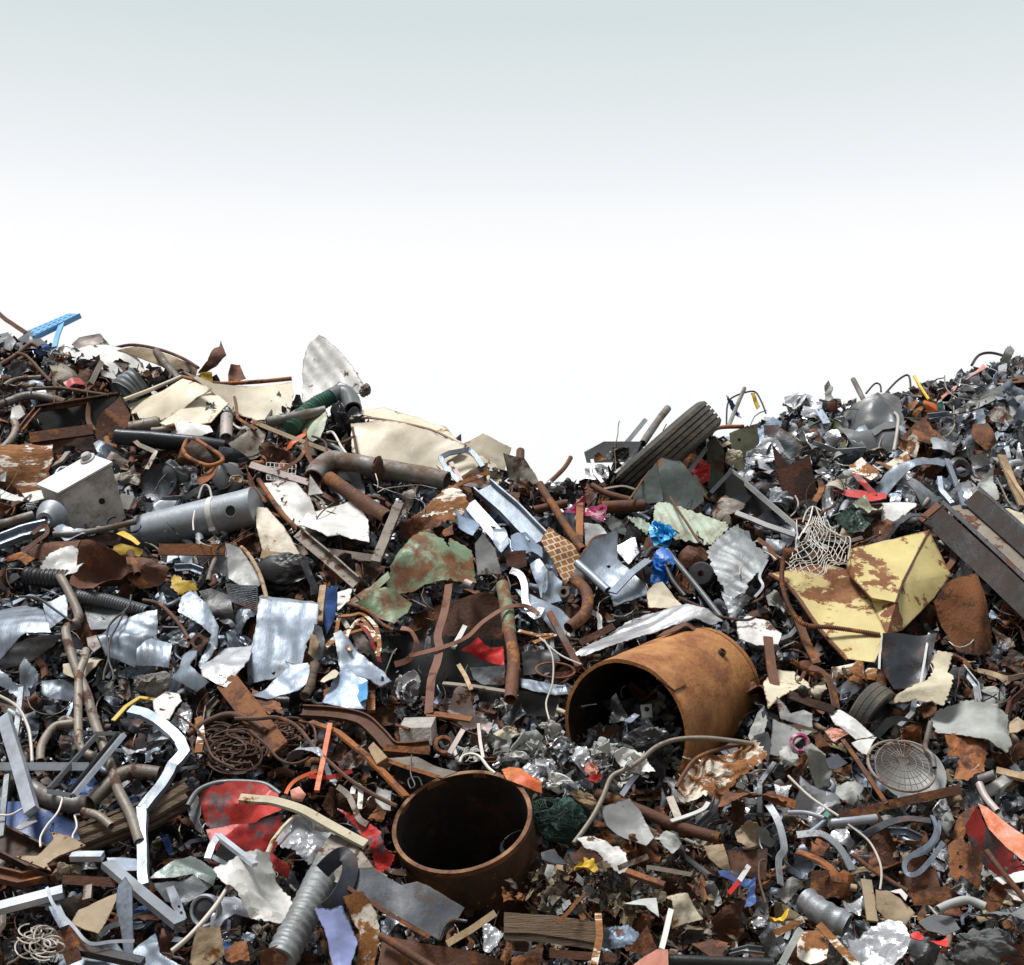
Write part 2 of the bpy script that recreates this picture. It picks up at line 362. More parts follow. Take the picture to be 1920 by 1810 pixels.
def sheet_geo(mb,pts,n=NH,lift=.1,cr=.05,wv=.06,freq=2.2,folds=(),corr=None,curl=0,thick=1.4,rag=.009,res=15,aniso=None,seed=0,holes=(),rnd=None):
    rnd=rnd or random.Random(seed)
    A,n,cx,cy=plane_of(pts,n,lift); sc=mpp(A)
    u=(RT-n*n.dot(RT)).normalized(); v=n.cross(u)
    P2=[]
    for p in pts:
        q=onplane(p[0],p[1],A,n)-A; P2.append(V((q.dot(u),q.dot(v))))
    ar=abs(sum(P2[i].x*P2[(i+1)%len(P2)].y-P2[(i+1)%len(P2)].x*P2[i].y for i in range(len(P2))))/2
    S=math.sqrt(max(ar,1e-6)); sp=max(S/res,2.2*sc)
    loop=[]
    for i in range(len(P2)):
        a,b=P2[i],P2[(i+1)%len(P2)]; L=(b-a).length; c=max(1,int(L/sp)); nv=V((-(b-a).y,(b-a).x))/max(L,1e-9)
        for j in range(c):
            q=a.lerp(b,j/c)
            if j: q=q+nv*(S*rag*(noise.noise(V((q.x*22/S,q.y*22/S,seed)))*1.2+rnd.uniform(-.7,.7)))
            loop.append(q)
    loops=[loop]
    for (hx,hy,hr) in holes:
        q=onplane(hx,hy,A,n)-A; c=V((q.dot(u),q.dot(v))); loops.append([c+V((math.cos(2*math.pi*k/12),math.sin(2*math.pi*k/12)))*hr*sc for k in range(12)])
    vs=[]; ed=[]
    for lp in loops:
        b=len(vs); vs+=lp; ed+=[(b+i,b+(i+1)%len(lp)) for i in range(len(lp))]
    xs=[q.x for q in loop]; ys=[q.y for q in loop]
    y=min(ys)
    while y<max(ys):
        x=min(xs)
        while x<max(xs):
            q=V((x+rnd.uniform(-.3,.3)*sp,y+rnd.uniform(-.3,.3)*sp))
            if inside(q.x,q.y,loop) and min((q-l).length for l in loop)>sp*.45 and not any(inside(q.x,q.y,h) or min((q-l).length for l in h)<sp*.3 for h in loops[1:]): vs.append(q)
            x+=sp
        y+=sp*.87
    res_=delaunay_2d_cdt(vs,ed,[],1,1e-7)
    vv,ff=res_[0],[list(f) for f in res_[2]]
    if len(loops)>1:
        ff=[f for f in ff if not any(inside(sum(vv[i].x for i in f)/3,sum(vv[i].y for i in f)/3,h) for h in loops[1:])]
    # stay consistent: counter-clockwise seen along n
    for f in ff:
        a,b,c=(vv[i] for i in f[:3])
        if (b-a).x*(c-a).y-(b-a).y*(c-a).x<0: f.reverse()
    nf=max(2,int(freq*4)); crs=[]; rc=random.Random(seed*7.7+1)
    for i in range(nf):
        a_=rc.uniform(0,math.pi); crs.append((math.cos(a_),math.sin(a_),rc.uniform(-.5,.5),rc.choice((-1,1))*cr*rc.uniform(3.2,8.4)/math.sqrt(nf)))
    def H(q):
        x,y=q.x/S,q.y/S; o=V((x,y,seed*3.17))
        h=wv*noise.noise(o*1.3)*1.6
        if cr:
            ox_,oy_,o_=x,y,o
            if aniso:
                ca_,sa_=math.cos(R(aniso[0])),math.sin(R(aniso[0])); al=(x*ca_+y*sa_)*aniso[1]; ac=-x*sa_+y*ca_; x,y=al,ac; o=V((x,y,seed*3.17))
            wx=x+.10*noise.noise(o*2.1+V((5,1,8))); wy=y+.10*noise.noise(o*2.1+V((1,9,3)))
            for (cx_,cy_,co,cs) in crs: h+=cs*abs(cx_*wx+cy_*wy-co)
            o2=o*freq*1.15+V((7,3,1)); h+=cr*.36*(.5-1.7*abs(noise.noise(o2))-.75*abs(noise.noise(o2*2.3)))
            x,y,o=ox_,oy_,o_
        for (a,off,sl) in folds:
            d=math.cos(R(a))*x+math.sin(R(a))*y-off
            if d>0: h+=sl*d
        h*=S
        if curl: h-=curl*S*(y*y)
        if corr:
            d=math.cos(R(corr[0]))*q.x+math.sin(R(corr[0]))*q.y+(corr[3] if len(corr)>3 else .25)*corr[1]*sc*noise.noise(V((x*2.2,y*2.2,seed+4)))
            h+=corr[2]*sc*math.cos(2*math.pi*d/(corr[1]*sc))*(.7+.6*noise.noise(V((x*1.7,y*1.7,seed+9))))
        return h
    hs_=[H(q) for q in vv]; hm_=sum(hs_)/len(hs_); lim=.42*S
    p3=[A+u*q.x+v*q.y+n*(lim*math.tanh((h-hm_)/lim)) for q,h in zip(vv,hs_)]
    m=len(p3); th=thick*sc
    nn=[V((0,0,0)) for _ in p3]
    for f in ff:
        k=(p3[f[1]]-p3[f[0]]).cross(p3[f[2]]-p3[f[0]])
        for i in f: nn[i]=nn[i]+k
    back=[p3[i]-(nn[i].normalized() if nn[i].length>0 else n)*th for i in range(m)]
    cnt={}
    for f in ff:
        for i in range(len(f)):
            a,b=f[i],f[(i+1)%len(f)]; cnt[(a,b)]=cnt.get((a,b),0)+1
    bd=[(a,b) for (a,b) in cnt if (b,a) not in cnt]
    fs=[tuple(f) for f in ff]+[tuple(i+m for i in reversed(f)) for f in ff]+[(b,a,a+m,b+m) for (a,b) in bd]
    mb.add(p3+back,fs)
    if len(mb.v)==2*m:
        bset={i for e_ in bd for i in e_}; mb.rim=[1.0 if i in bset else 0.0 for i in range(m)]*2
    return A,n,u,v,S,[q for q in vv]
def S(name,label,m,s,n=NH,lift=.1,parent=None,group=None,lm=None,cat=None,sharp=30,uv=None,**k):
    """a bent or crumpled sheet with the outline it has, its own plane, folds and thickness"""
    mb=MB(); pts=pp(s) if isinstance(s,str) else s
    sd=k.pop('seed',sum(int(a*7+b*13) for a,b in pts)%997*.37)
    A,nn,u,v,Sz,vv=sheet_geo(mb,pts,n,lift,seed=sd,**k)
    if uv:
        a=R(uv[0]); mb.uv=[( (q.x*math.cos(a)+q.y*math.sin(a))/Sz*uv[1],(-q.x*math.sin(a)+q.y*math.cos(a))/Sz*uv[1]) for q in vv]*2
    return build(name,mb,m,label,parent,cat,group,lm=lm,sharp=sharp)
FOIL=dict(cr=.22,wv=.12,freq=2.8,rag=.03,res=22,sharp=14)
CLOTH=dict(cr=.2,wv=.16,freq=1.6,rag=.03,res=20,sharp=60)
def ico(sub):
    t=(1+5**.5)/2; v=[V(a).normalized() for a in ((-1,t,0),(1,t,0),(-1,-t,0),(1,-t,0),(0,-1,t),(0,1,t),(0,-1,-t),(0,1,-t),(t,0,-1),(t,0,1),(-t,0,-1),(-t,0,1))]
    f=[(0,11,5),(0,5,1),(0,1,7),(0,7,10),(0,10,11),(1,5,9),(5,11,4),(11,10,2),(10,7,6),(7,1,8),(3,9,4),(3,4,2),(3,2,6),(3,6,8),(3,8,9),(4,9,5),(2,4,11),(6,2,10),(8,6,7),(9,8,1)]
    for _ in range(sub):
        c={}; g=[]
        def mid(a,b):
            k=(min(a,b),max(a,b))
            if k not in c: c[k]=len(v); v.append((v[a]+v[b]).normalized())
            return c[k]
        for a,b,d in f:
            x,y,z=mid(a,b),mid(b,d),mid(d,a); g+=[(a,x,z),(b,y,x),(d,z,y),(x,y,z)]
        f=g
    return v,f
ICO={k:ico(k) for k in (1,2,3,4)}
SOFT={'bagblue','bagdark','foil','white','cloth','silver','dsteel','galv','galvd','rust','rusto','rustd','peel','salmon','clothc','bluesteel','tan','taupe'}
def K(name,label,m,px,py,rx,ry,lift=.08,rot=0,rz=.7,amp=.45,freq=1.7,sub=4,sharp=12,parent=None,group=None,lm=None,cat=None):
    """a crumpled lump: foil bale, wad of plastic, rubble"""
    sd=px*.013+py*.021; mb=MB()
    if m in SOFT and rx>12 and max(rx,ry)<1.9*min(rx,ry):
        rc=random.Random(sd)
        for i in range(5 if sub>3 else 3):
            n=V((rc.uniform(-1,1),-rc.uniform(.35,1),rc.uniform(-.35,1))).normalized(); a0=rc.uniform(0,6.28); kk=rc.choice((4,5,6)); ox,oy=rc.uniform(-.3,.3),rc.uniform(-.3,.3); q=.85 if i==0 else rc.uniform(.45,.75)
            if i==0: ox=oy=0
            pts=[(px+rx*(ox+q*rc.uniform(.75,1.2)*math.cos(a0+6.28*j/kk)),py+ry*(oy+q*rc.uniform(.75,1.2)*math.sin(a0+6.28*j/kk))) for j in range(kk)]
            sheet_geo(mb,pts,n,lift+rc.uniform(0,.04),cr=rc.uniform(.16,.34),wv=.16,freq=rc.uniform(1.8,3),rag=.03,res=13,seed=sd+i)
        mb.rim=None
        return build(name,mb,m,label,parent,cat,group,lm=lm,sharp=14)
    c=P(px,py,lift); sc=mpp(c); v,f=ICO[sub]
    ca,sa=math.cos(R(rot)),math.sin(R(rot)); o=[]
    rc=random.Random(sd); fl=[]; nf=int(5+freq*5)
    for i in range(nf):
        fl.append((V((rc.gauss(0,1),rc.gauss(0,1),rc.gauss(0,1))).normalized(),rc.uniform(-.75,.75),rc.choice((-1,1))*rc.uniform(.5,1.3)*amp*2.6/math.sqrt(nf)))
    for q in v:
        w=q+V((noise.noise(q*1.9+V((sd,0,0))),noise.noise(q*1.9+V((0,sd,5))),noise.noise(q*1.9+V((3,0,sd)))))*.4
        d=.95
        for (nn_,of_,s_) in fl: d+=s_*(abs(nn_.dot(w)-of_)-.45)
        o2=q*freq*.9+V((sd*3,1,2)); d+=amp*(.28-1.25*abs(noise.noise(o2))-.6*abs(noise.noise(o2*2.3)))
        d+=amp*rc.uniform(-.05,.05)
        d=max(.3,min(1.45,d))
        x,y,z=q.x*rx*d,q.y*ry*d,q.z*min(rx,ry)*rz*d
        x,y=x*ca-y*sa,x*sa+y*ca
        o.append(c+(RT*x+UPV*y-FW*z)*sc)
    mb.add(o,f); return build(name,mb,m,label,parent,cat,group,lm=lm,sharp=sharp)
def lathe_geo(mb,prof,c,ax,seg=40,mi=0,closed=False,phase=None):
    ax=V(ax).normalized(); x=ax.orthogonal().normalized(); y=ax.cross(x); n=len(prof); vs=[]
    for k in range(seg):
        a=2*math.pi*k/seg; d=x*math.cos(a)+y*math.sin(a)
        for (r,h) in prof: vs.append(c+d*r+ax*h)
    fs=[(k*n+i,((k+1)%seg)*n+i,((k+1)%seg)*n+i+1,k*n+i+1) for k in range(seg) for i in range(n-1)]
    if closed: fs+=[(k*n+n-1,((k+1)%seg)*n+n-1,((k+1)%seg)*n,k*n) for k in range(seg)]
    mb.add(vs,fs,mi)
def LA(name,label,m,prof,c,ax,sc,seg=40,closed=False,**k):
    mb=MB(); lathe_geo(mb,[(r*sc,h*sc) for r,h in prof],c,ax,seg,closed=closed); return build(name,mb,m,label,**k)
def vdir(x,y,z): return (RT*x+UPV*y-FW*z).normalized()   # picture right, picture up, towards the viewer

def facets(mb,V3,tris,k=9,amp=.006,th=.005,freq=6):
    """folded plate: flat facets through shared corners, slightly buckled, with thickness"""
    ids={}; fs=[]; vs=[]
    def vid(p):
        q=tuple(round(x,4) for x in p)
        if q not in ids: ids[q]=len(vs); vs.append(p)
        return ids[q]
    for a,b,c in tris:
        A,B_,C=V3[a],V3[b],V3[c]; g={}
        for i in range(k+1):
            for j in range(k+1-i): g[i,j]=vid(A.lerp(A,0)*(1-(i+j)/k)+B_*(i/k)+C*(j/k))
        for i in range(k):
            for j in range(k-i):
                fs.append((g[i,j],g[i+1,j],g[i,j+1]))
                if i+j<k-1: fs.append((g[i+1,j],g[i+1,j+1],g[i,j+1]))
    def nrm(f): return (vs[f[1]]-vs[f[0]]).cross(vs[f[2]]-vs[f[0]])
    fs=[f if nrm(f).dot(vs[f[0]]-CAM)<0 else tuple(reversed(f)) for f in fs]
    N_=[V((0,0,0)) for _ in vs]
    for f in fs:
        for i in f: N_[i]=N_[i]+nrm(f)
    cnt={}
    for f in fs:
        for i in range(3): cnt[(f[i],f[(i+1)%3])]=1
    bd=[e_ for e_ in cnt if (e_[1],e_[0]) not in cnt]; bs={i for e_ in bd for i in e_}
    fr=[p+N_[i].normalized()*amp*(noise.noise(p*freq)+.5*noise.noise(p*freq*2.7)) for i,p in enumerate(vs)]
    m=len(fr); bk=[fr[i]-N_[i].normalized()*th for i in range(m)]
    first=not mb.v
    mb.add(fr+bk,fs+[tuple(i+m for i in reversed(f)) for f in fs]+[(b,a,a+m,b+m) for a,b in bd])
    if first: mb.rim=[1.0 if i in bs else 0.0 for i in range(m)]*2
# ---------------------------------------------------------------- ground and slope
def crest_px(px):
    k=[(-1500,560),(-300,575),(0,640),(150,668),(300,705),(420,728),(560,770),(660,800),(800,820),(900,868),(1000,925),(1060,932),(1130,888),(1250,850),(1400,815),(1500,780),(1640,762),(1760,728),(1880,690),(2200,620),(3400,560)]
    for a,b in zip(k,k[1:]):
        if a[0]<=px<=b[0]: return a[1]+(b[1]-a[1])*(px-a[0])/(b[0]-a[0])
    return k[0][1] if px<0 else k[-1][1]
def terrain():
    mb=MB(); nx,ny=260,190; vs=[]
    cr=[]
    for i in range(nx+1):
        x=-9+18*i/nx
        y=11
        for _ in range(4):
            q=P(960+x/y*F,crest_px(960+x/y*F)); y=q.y
        cr.append((y,q.z))
    for j in range(ny+1):
        for i in range(nx+1):
            x=-9+18*i/nx; yc,zc=cr[i]; y=6.5+(18-6.5)*j/ny
            z=max(-.03,ZB+SL*(y-YB))
            if y>yc: z=zc-(y-yc)*.55
            k_=min(1,max(0,(yc-y)/1.0)) if y<yc else 0
            z-=.07+.19*k_
            if z>-.2:
                d_=V((x,y,z))-CAM; dp=d_.dot(FW); qx,qy=960+F*d_.dot(RT)/dp,905-F*d_.dot(UPV)/dp
                if ((qx-880)/118)**2+((qy-1600)/118)**2<1: z-=.5
            if z>0: z+=.10*noise.noise(V((x*1.6,y*1.6,2)))+.06*noise.noise(V((x*5,y*5,4)))+.03*noise.noise(V((x*14,y*14,7)))
            vs.append(V((x,y,max(z,-.06 if z>-.35 else -.5))))
    fs=[(j*(nx+1)+i,j*(nx+1)+i+1,(j+1)*(nx+1)+i+1,(j+1)*(nx+1)+i) for j in range(ny) for i in range(nx)]
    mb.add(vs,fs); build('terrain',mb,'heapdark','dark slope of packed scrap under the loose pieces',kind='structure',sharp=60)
    g=MB(); g.add([V((-900,-900,0)),V((900,-900,0)),V((900,900,0)),V((-900,900,0))],[(0,1,2,3)])
    build('ground',g,'earth','bare flat earth round the heap',kind='structure',sharp=0)
terrain()
# ================================================================ the rusty drums
def big_pipe():
    t=thing('steel_barrel','large orange rusty steel barrel lying open-ended, full of dark scrap',1180,1390,lm='big lying barrel')
    c0=P(1172,1366,.34); sc=mpp(c0); r=132*sc; ax=vdir(.55,.10,-.83)
    c1=c0+ax*(330*sc)
    p=[c0.lerp(c1,i/10) for i in range(11)]; mb=MB(); tube_geo(mb,p,r,64,True,.055,.012,seed=3,mi_in=1); build('shell',mb,['drum','drumshade'],parent=t,sharp=40)
    mb=MB(); tube_geo(mb,[c1-ax*.03,c1-ax*.012],r*.94,48,False); build('end_plate',mb,'drumd',parent=t)  # cap added at the far end to keep the inside dark
    for f in (.95,):
        mb=MB(); q=c0.lerp(c1,f); tube_geo(mb,[q,q+ax*.006],r*1.008,64,True,.02); build('weld_seam',mb,'drumd',parent=t)
    def on(px,py):                      # point of the shell seen at a pixel
        d=ray(px,py); o=CAM-c0; a=d-ax*d.dot(ax); b=o-ax*o.dot(ax)
        A_,B_,C_=a.dot(a),2*a.dot(b),b.dot(b)-r*r; D=max(B_*B_-4*A_*C_,0); k=(-B_-math.sqrt(D))/(2*A_); q=CAM+d*k
        nn=(q-c0); nn=(nn-ax*nn.dot(ax)).normalized(); return q,nn
    q,nn=on(1352,1226); mb=MB(); tube_geo(mb,[q-nn*.01,q+nn*.026],8*sc,16,True,.3); build('spigot',mb,'drumd',parent=t)
    q,nn=on(1410,1320); mb=MB(); tube_geo(mb,[q-nn*.02+UPV*.02,q+nn*.06+UPV*.045],14*sc,4,False); build('bracket',mb,'rust',parent=t)
    a,na=on(1232,1273); b,nb=on(1264,1296); c_,nc=on(1284,1284)
    mb=MB(); tube_geo(mb,[a+na*.002,b+nb*.002,c_+nc*.002],2.2*sc,6,False); build('welded_edge',mb,'rust',parent=t)
big_pipe()
def low_pipe():
    t=thing('steel_barrel','brown rusty steel barrel standing tilted with its empty round mouth open',880,1620,lm='upright barrel')
    c0=P(866,1538,.36); sc=mpp(c0); r=132*sc; ax=-vdir(-.165,.85,.50)
    c1=c0+ax*(270*sc); p=[c0.lerp(c1,i/8) for i in range(9)]
    mb=MB(); tube_geo(mb,p,r,64,True,.05,.01,seed=8,mi_in=1); build('shell',mb,['drumd','drumshade'],parent=t,sharp=40)
    mb=MB(); tube_geo(mb,[c0-ax*.003,c0+ax*.03],r*1.012,64,True,.06); build('rim',mb,'drumrim',parent=t,sharp=40)
    mb=MB(); tube_geo(mb,[c1-ax*.02,c1-ax*.005],r*.95,48,False); build('floor_plate',mb,'drumshade',parent=t)  # floor added to shut out light, in the painted shade colour
    q=c0.lerp(c1,.34); mb=MB(); tube_geo(mb,[q,q+ax*.005],r*1.006,64,True,.02); build('weld_seam',mb,'drumd',parent=t)
    for (x,y) in ((1003,1575),(1000,1600)):
        mb=MB(); sheet_geo(mb,pp(f'{x-6},{y-12} {x+12},{y} {x+12},{y+6} {x-6},{y+22}'),n=NF,lift=.2,cr=0,wv=0,thick=3,res=5); build('lug',mb,'drumd',parent=t)
low_pipe()
# ================================================================ tyres
def tyre(name,label,c,ax,Rr,wd,rim,lm=None,tread_m='rubber',grooves=4):
    t=thing(name,label,960,1200,cat='tyre',lm=lm); t.location=c
    mb=MB(); h=wd/2; pr=[]; k=grooves+1
    for i in range(k):
        a=-h*.86+2*h*.86*i/k; b=-h*.86+2*h*.86*(i+1)/k; g=Rr*.012
        crown=lambda q: Rr*(1-.02*(q/h)**2)
        pr+=[(crown(a),a+g),(crown(b),b-g)]
        if i<k-1: pr+=[(Rr*.962,b-g*.9),(Rr*.962,b+g*.9)]
    pr=[(Rr*.93,-h*.98)]+pr+[(Rr*.93,h*.98)]
    lathe_geo(mb,pr,c,ax,72); build('tread',mb,tread_m,parent=t,sharp=25)
    for s in (-1,1):
        mb=MB(); lathe_geo(mb,[(Rr*.93,s*h*.98),(Rr*.88,s*h*1.06),(Rr*.75,s*h*1.1),(Rr*.62,s*h*1.0),(rim,s*h*.78),(rim*.97,s*h*.6)],c,ax,72); build('sidewall',mb,'black',parent=t,sharp=40)
    mb=MB(); lathe_geo(mb,[(rim*.97,-h*.6),(Rr*.8,-h*.8),(Rr*.88,0),(Rr*.8,h*.8),(rim*.97,h*.6)],c,ax,48); build('inner_lining',mb,'black',parent=t)
    return t
_c=P(1246,850,.16); tyre('truck_tyre','worn grooved truck tyre leaning on the crest, tread to the viewer',_c,vdir(.66,-.75,.06),122*mpp(_c),58*mpp(_c),66*mpp(_c),lm='truck tyre')
_c=P(1634,1332,.16); tyre('small_tyre','small worn tyre half sunk beside the black and white panel',_c,vdir(.72,-.5,.55),52*mpp(_c),42*mpp(_c),30*mpp(_c),lm='small tyre',grooves=2)
# ================================================================ grey tank and white cabinet, upper left
def tank():
    t=thing('steel_tank','grey cylindrical tank with a white strap and a round side hole',360,985,lm='grey tank')
    c1=P(480,950,.30); sc=mpp(c1); ax=vdir(-.955,-.225,-.19); c0=c1+ax*(240*sc); r=37*sc
    mb=MB(); tube_geo(mb,[c1.lerp(c0,i/12) for i in range(13)],r,48,False,jit=.012); build('body',mb,'tank',parent=t,sharp=35)
    mb=MB(); tube_geo(mb,[c1-ax*(1*sc),c1+ax*(6*sc)],r*1.02,48,True,.05); build('end_rim',mb,'tank',parent=t,sharp=35)
    s0=c1+ax*(76*sc); mb=MB(); tube_geo(mb,[s0,s0+ax*(11*sc)],r*1.03,48,True,.03); st=build('strap',mb,'white',parent=t)
    side=(vdir(.2,.0,1)-ax*vdir(.2,.0,1).dot(ax)).normalized()
    d2=(side-UPV*.75).normalized(); d2=(d2-ax*d2.dot(ax)).normalized()
    mb=MB(); tube_geo(mb,[s0-ax*(1*sc)+d2*r*1.04,s0+ax*(12*sc)+d2*r*1.04],5*sc,4,False); build('buckle',mb,'foil',parent=st)
    d1=(side+UPV*.1).normalized(); d1=(d1-ax*d1.dot(ax)).normalized(); h=c1+ax*(36*sc)
    mb=MB(); tube_geo(mb,[h+d1*r*.9,h+d1*(r*1.03)],11.5*sc,24,True,.16); pt=build('port',mb,'tank',parent=t)
    mb=MB(); tube_geo(mb,[h+d1*r*.9,h+d1*(r*1.012)],10*sc,20,False); build('opening',mb,'dark',parent=pt)  # black disc paints the shade inside the port
    W('wire_tie',None,'wirew','365,958,.42 362,978,.42 363,995,.42',1.6,parent=t)
tank()
def prism(mb,quad,n,lift,back):
    A,nn,_,_=plane_of(quad,n,lift); f=[onplane(x,y,A,nn) for x,y in quad]; m=len(f)
    b=[q+back for q in f]
    mb.add(f+b,[tuple(reversed(range(m))),tuple(range(m,2*m))]+[(i,(i+1)%m,m+(i+1)%m,m+i) for i in range(m)]); return f,b
def cabinet():
    t=thing('metal_cabinet','battered white box cabinet with pitted front, hole and round knob',165,930,lm='white cabinet')
    quad=pp('114,926 209,872 236,970 226,979 136,996')
    mb=MB(); bk=V((-.23,.22,.085)); f,b=prism(mb,quad,(.30,-.93,-.10),.26,bk); build('body',mb,'box',parent=t,sharp=20)
    mb=MB(); n=(f[0]-f[1]).cross(bk).normalized(); n=n if n.z>0 else -n
    e=(f[0]-f[1])*.04; o=V((.3,-.93,0))*.012
    q=[f[0]+e+o,f[1]-e+o,b[1]-e,b[0]+e]; mb.add([x+n*.003 for x in q]+[x+n*.018 for x in q],[(3,2,1,0),(4,5,6,7),(0,1,5,4),(1,2,6,5),(2,3,7,6),(3,0,4,7)])
    ld=build('lid',mb,'cablit',parent=t,sharp=20)
    c=f[1].lerp(b[1],.75).lerp(b[0],.1)+n*.018; mb=MB(); s=mpp(c)
    lathe_geo(mb,[(0,13*s),(8*s,13*s),(10*s,10*s),(10*s,5*s),(15*s,4*s),(15*s,0)],c,n,24); build('knob',mb,'greypaint',parent=ld)
    A,nn,_,_=plane_of(quad,(.30,-.93,-.10),.26); c=onplane(191,940,A,nn); mb=MB(); tube_geo(mb,[c-nn*.002,c+nn*.003],5.6*s,18,False); build('hole',mb,'dark',parent=t)  # flat black disc stands for the shade in the hole
    for (k,qd) in (('plate','131,919 149,915 151,955 135,964'),):
        mb=MB(); sheet_geo(mb,pp(qd),n=(.30,-.93,-.10),lift=.29,cr=0,wv=0,rag=0,thick=3,res=4); build(k,mb,'box',parent=t)
cabinet()
S('sheet_metal','smooth white sheet tucked behind the left edge of the white cabinet','white','0,918 28,926 72,918 118,925 112,935 60,945 0,932',NU,.14,cr=.03,wv=.05)
S('panel','white panel streaked orange with rust at the left edge','peel','-20,842 60,838 102,838 100,866 88,880 92,893 28,926 -20,918',(-.1,-.8,.6),.12,cr=.06,corr=(80,16,1.2))
T('rusty_edge_tube','rusty rolled tube along the top of the rust streaked panel','rusto','-15,851 50,847 100,838',5,.18,cat='tube')
LA('pulley_wheel','small dark pulley wheel beside the white cabinet','dsteel',[(2,5),(9,5),(9,3),(7,0),(9,-3),(9,-5),(2,-5)],P(215,880,.24),vdir(.5,0,.86),mpp(P(215,880)),24,cat='pulley')
K('electric_motor','small greasy motor block right of the white cabinet','taupe',244,895,26,20,.16,rot=-30,amp=.35,cat='motor')
B('metal_box','small grey electrical box beside the lower cabinet corner','greypaint','225,940 250,946',rect(28,14),NF,.16,cat='box')
LA('dish','dark blue round dish behind the cabinet and the grey tank','dsteel',[(0,-7),(20,-5),(32,0),(37,3),(37,6)],P(300,905,.10),vdir(-.25,.3,.9),mpp(P(300,905)),36,lm='dark blue dish')
LA('dish','dark slate disc tucked under the rusty ladle','dplast',[(0,3),(20,2),(29,-2),(30,-5)],P(428,895,.1),vdir(.3,.35,.85),mpp(P(430,895)),30)
LA('wheel_trim','shiny silver wheel trim behind the grey tank','alu',[(12,0),(22,5),(34,6),(40,2),(44,3),(44,-3)],P(318,968,-.12),vdir(.1,.55,.8),mpp(P(318,975)),36,cat='wheel trim',lm='silver wheel trim')
K('crushed_can','dark crushed tin between the dish and the slate disc','dplast',338,885,24,20,.16,amp=.5)
# ---------------------------------------------------------------- top left crest
def rack():
    t=thing('shop_rack','sky blue perforated metal shelf poking above the crest',100,620,lm='blue shelf')
    c=[P(46,624,.06),P(64,632,.16),P(150,590,.1),P(128,589,.0)]
    mb=MB(); n=(c[1]-c[0]).cross(c[2]-c[1]).normalized()
    if n.z<0: n=-n
    nu,nv=17,9; hole=lambda i,j: i%2==1 and j%3==1
    g=[[(c[0].lerp(c[3],i/nu)).lerp(c[1].lerp(c[2],i/nu),j/nv) for j in range(nv+1)] for i in range(nu+1)]
    for top in (0,1):
        vs=[g[i][j]+n*(.006*top) for i in range(nu+1) for j in range(nv+1)]
        mb.add(vs,[(i*(nv+1)+j,(i+1)*(nv+1)+j,(i+1)*(nv+1)+j+1,i*(nv+1)+j+1) for i in range(nu) for j in range(nv) if not hole(i,j)])
    build('perforated_top',mb,'sky_blue',parent=t,sharp=0)
    for a,b in ((c[1],c[2]),(c[0],c[1])):
        mb=MB(); sweep_geo(mb,[a-V((0,0,.012)),b-V((0,0,.012))],rect(5,10),mpp(a),V((0,0,1))); build('side_rail',mb,'sky_blue',parent=t)
    B('leg',None,'sky_blue','117,604,.12 108,628,.12 102,652,.12',rect(9,4),NF,parent=t)
rack()
S('sheet_metal','pale grey cardboard-like flap standing at the left crest','pinkish','132,643 147,632 187,625 211,653 200,670 150,662',NF,.02,cr=.04)
S('panel','bright blank white panel lying on the left crest','white','118,655 150,652 212,655 250,662 277,690 240,706 190,707 186,682 145,668',NU,.06,cr=.03,lm='blank white panel')
def curved_panel():
    t=thing('curved_sheet','curved tan panel with a dark rolled edge on the left crest',300,680,cat='panel')
    S('skin',None,'tan','217,654 250,648 296,656 371,690 365,711 335,708 305,690 245,664',NF,.03,parent=t,curl=.3)
    T('rolled_edge',None,'rust','217,652,.06 250,647,.06 296,655,.06 340,671,.06 372,690,.06',3,parent=t)
curved_panel()
T('steel_pipe','short grey pipe leaning on the curved tan panel','pipegrey','293,658 312,684 335,712',7,.16)
S('sheet_metal','dark rusty torn fin sticking up from the left crest','rust','368,697 390,677 400,652 410,647 411,633 425,667 405,688 383,697',NF,.05,curl=.6,lm='torn fin')
S('sheet_metal','small yellow scrap under the torn rusty fin','yelp','374,699 397,698 399,718 378,716',NF,.08)
S('angle_iron','maroon bent angle piece right of the torn fin','rust','432,684 450,684 451,700 456,716 430,716',NR,.06,folds=[(0,0,.8)],cat='angle iron')
T('ribbed_bucket','ribbed grey steel bucket lying with its dark mouth open','galvd','262,716,.2 246,728,.14 232,742,.08',33,ribs=(11,1.5),wall=.06,seg=32,cat='bucket',lm='ribbed bucket')
def cream_panels():
    t=thing('bodywork_sheet','big folded cream vehicle panel with rusty rolled top edge',420,750,cat='panel',lm='folded cream panel')
    S('left_wing',None,'cream','232,752 262,742 340,707 398,729 372,745 330,782 252,793 245,770',(-.35,-.75,.56),.24,parent=t,cr=.03)
    S('right_wing',None,'cream','342,709 400,722 470,719 547,711 551,738 541,786 480,790 440,772 398,738',(.2,-.82,.53),.22,parent=t,cr=.03,wv=.05)
    S('folded_flap',None,'cream','300,800 340,770 396,730 428,752 395,790 352,800 325,806',(-.1,-.6,.8),.31,parent=t,cr=.02)
    T('rolled_edge',None,'rusto','340,707,.2 400,719,.2 470,717,.2 547,710,.2',4,parent=t)
    T('rolled_edge',None,'cream','232,750,.2 290,728,.2 340,707,.2',4,parent=t)
cream_panels()
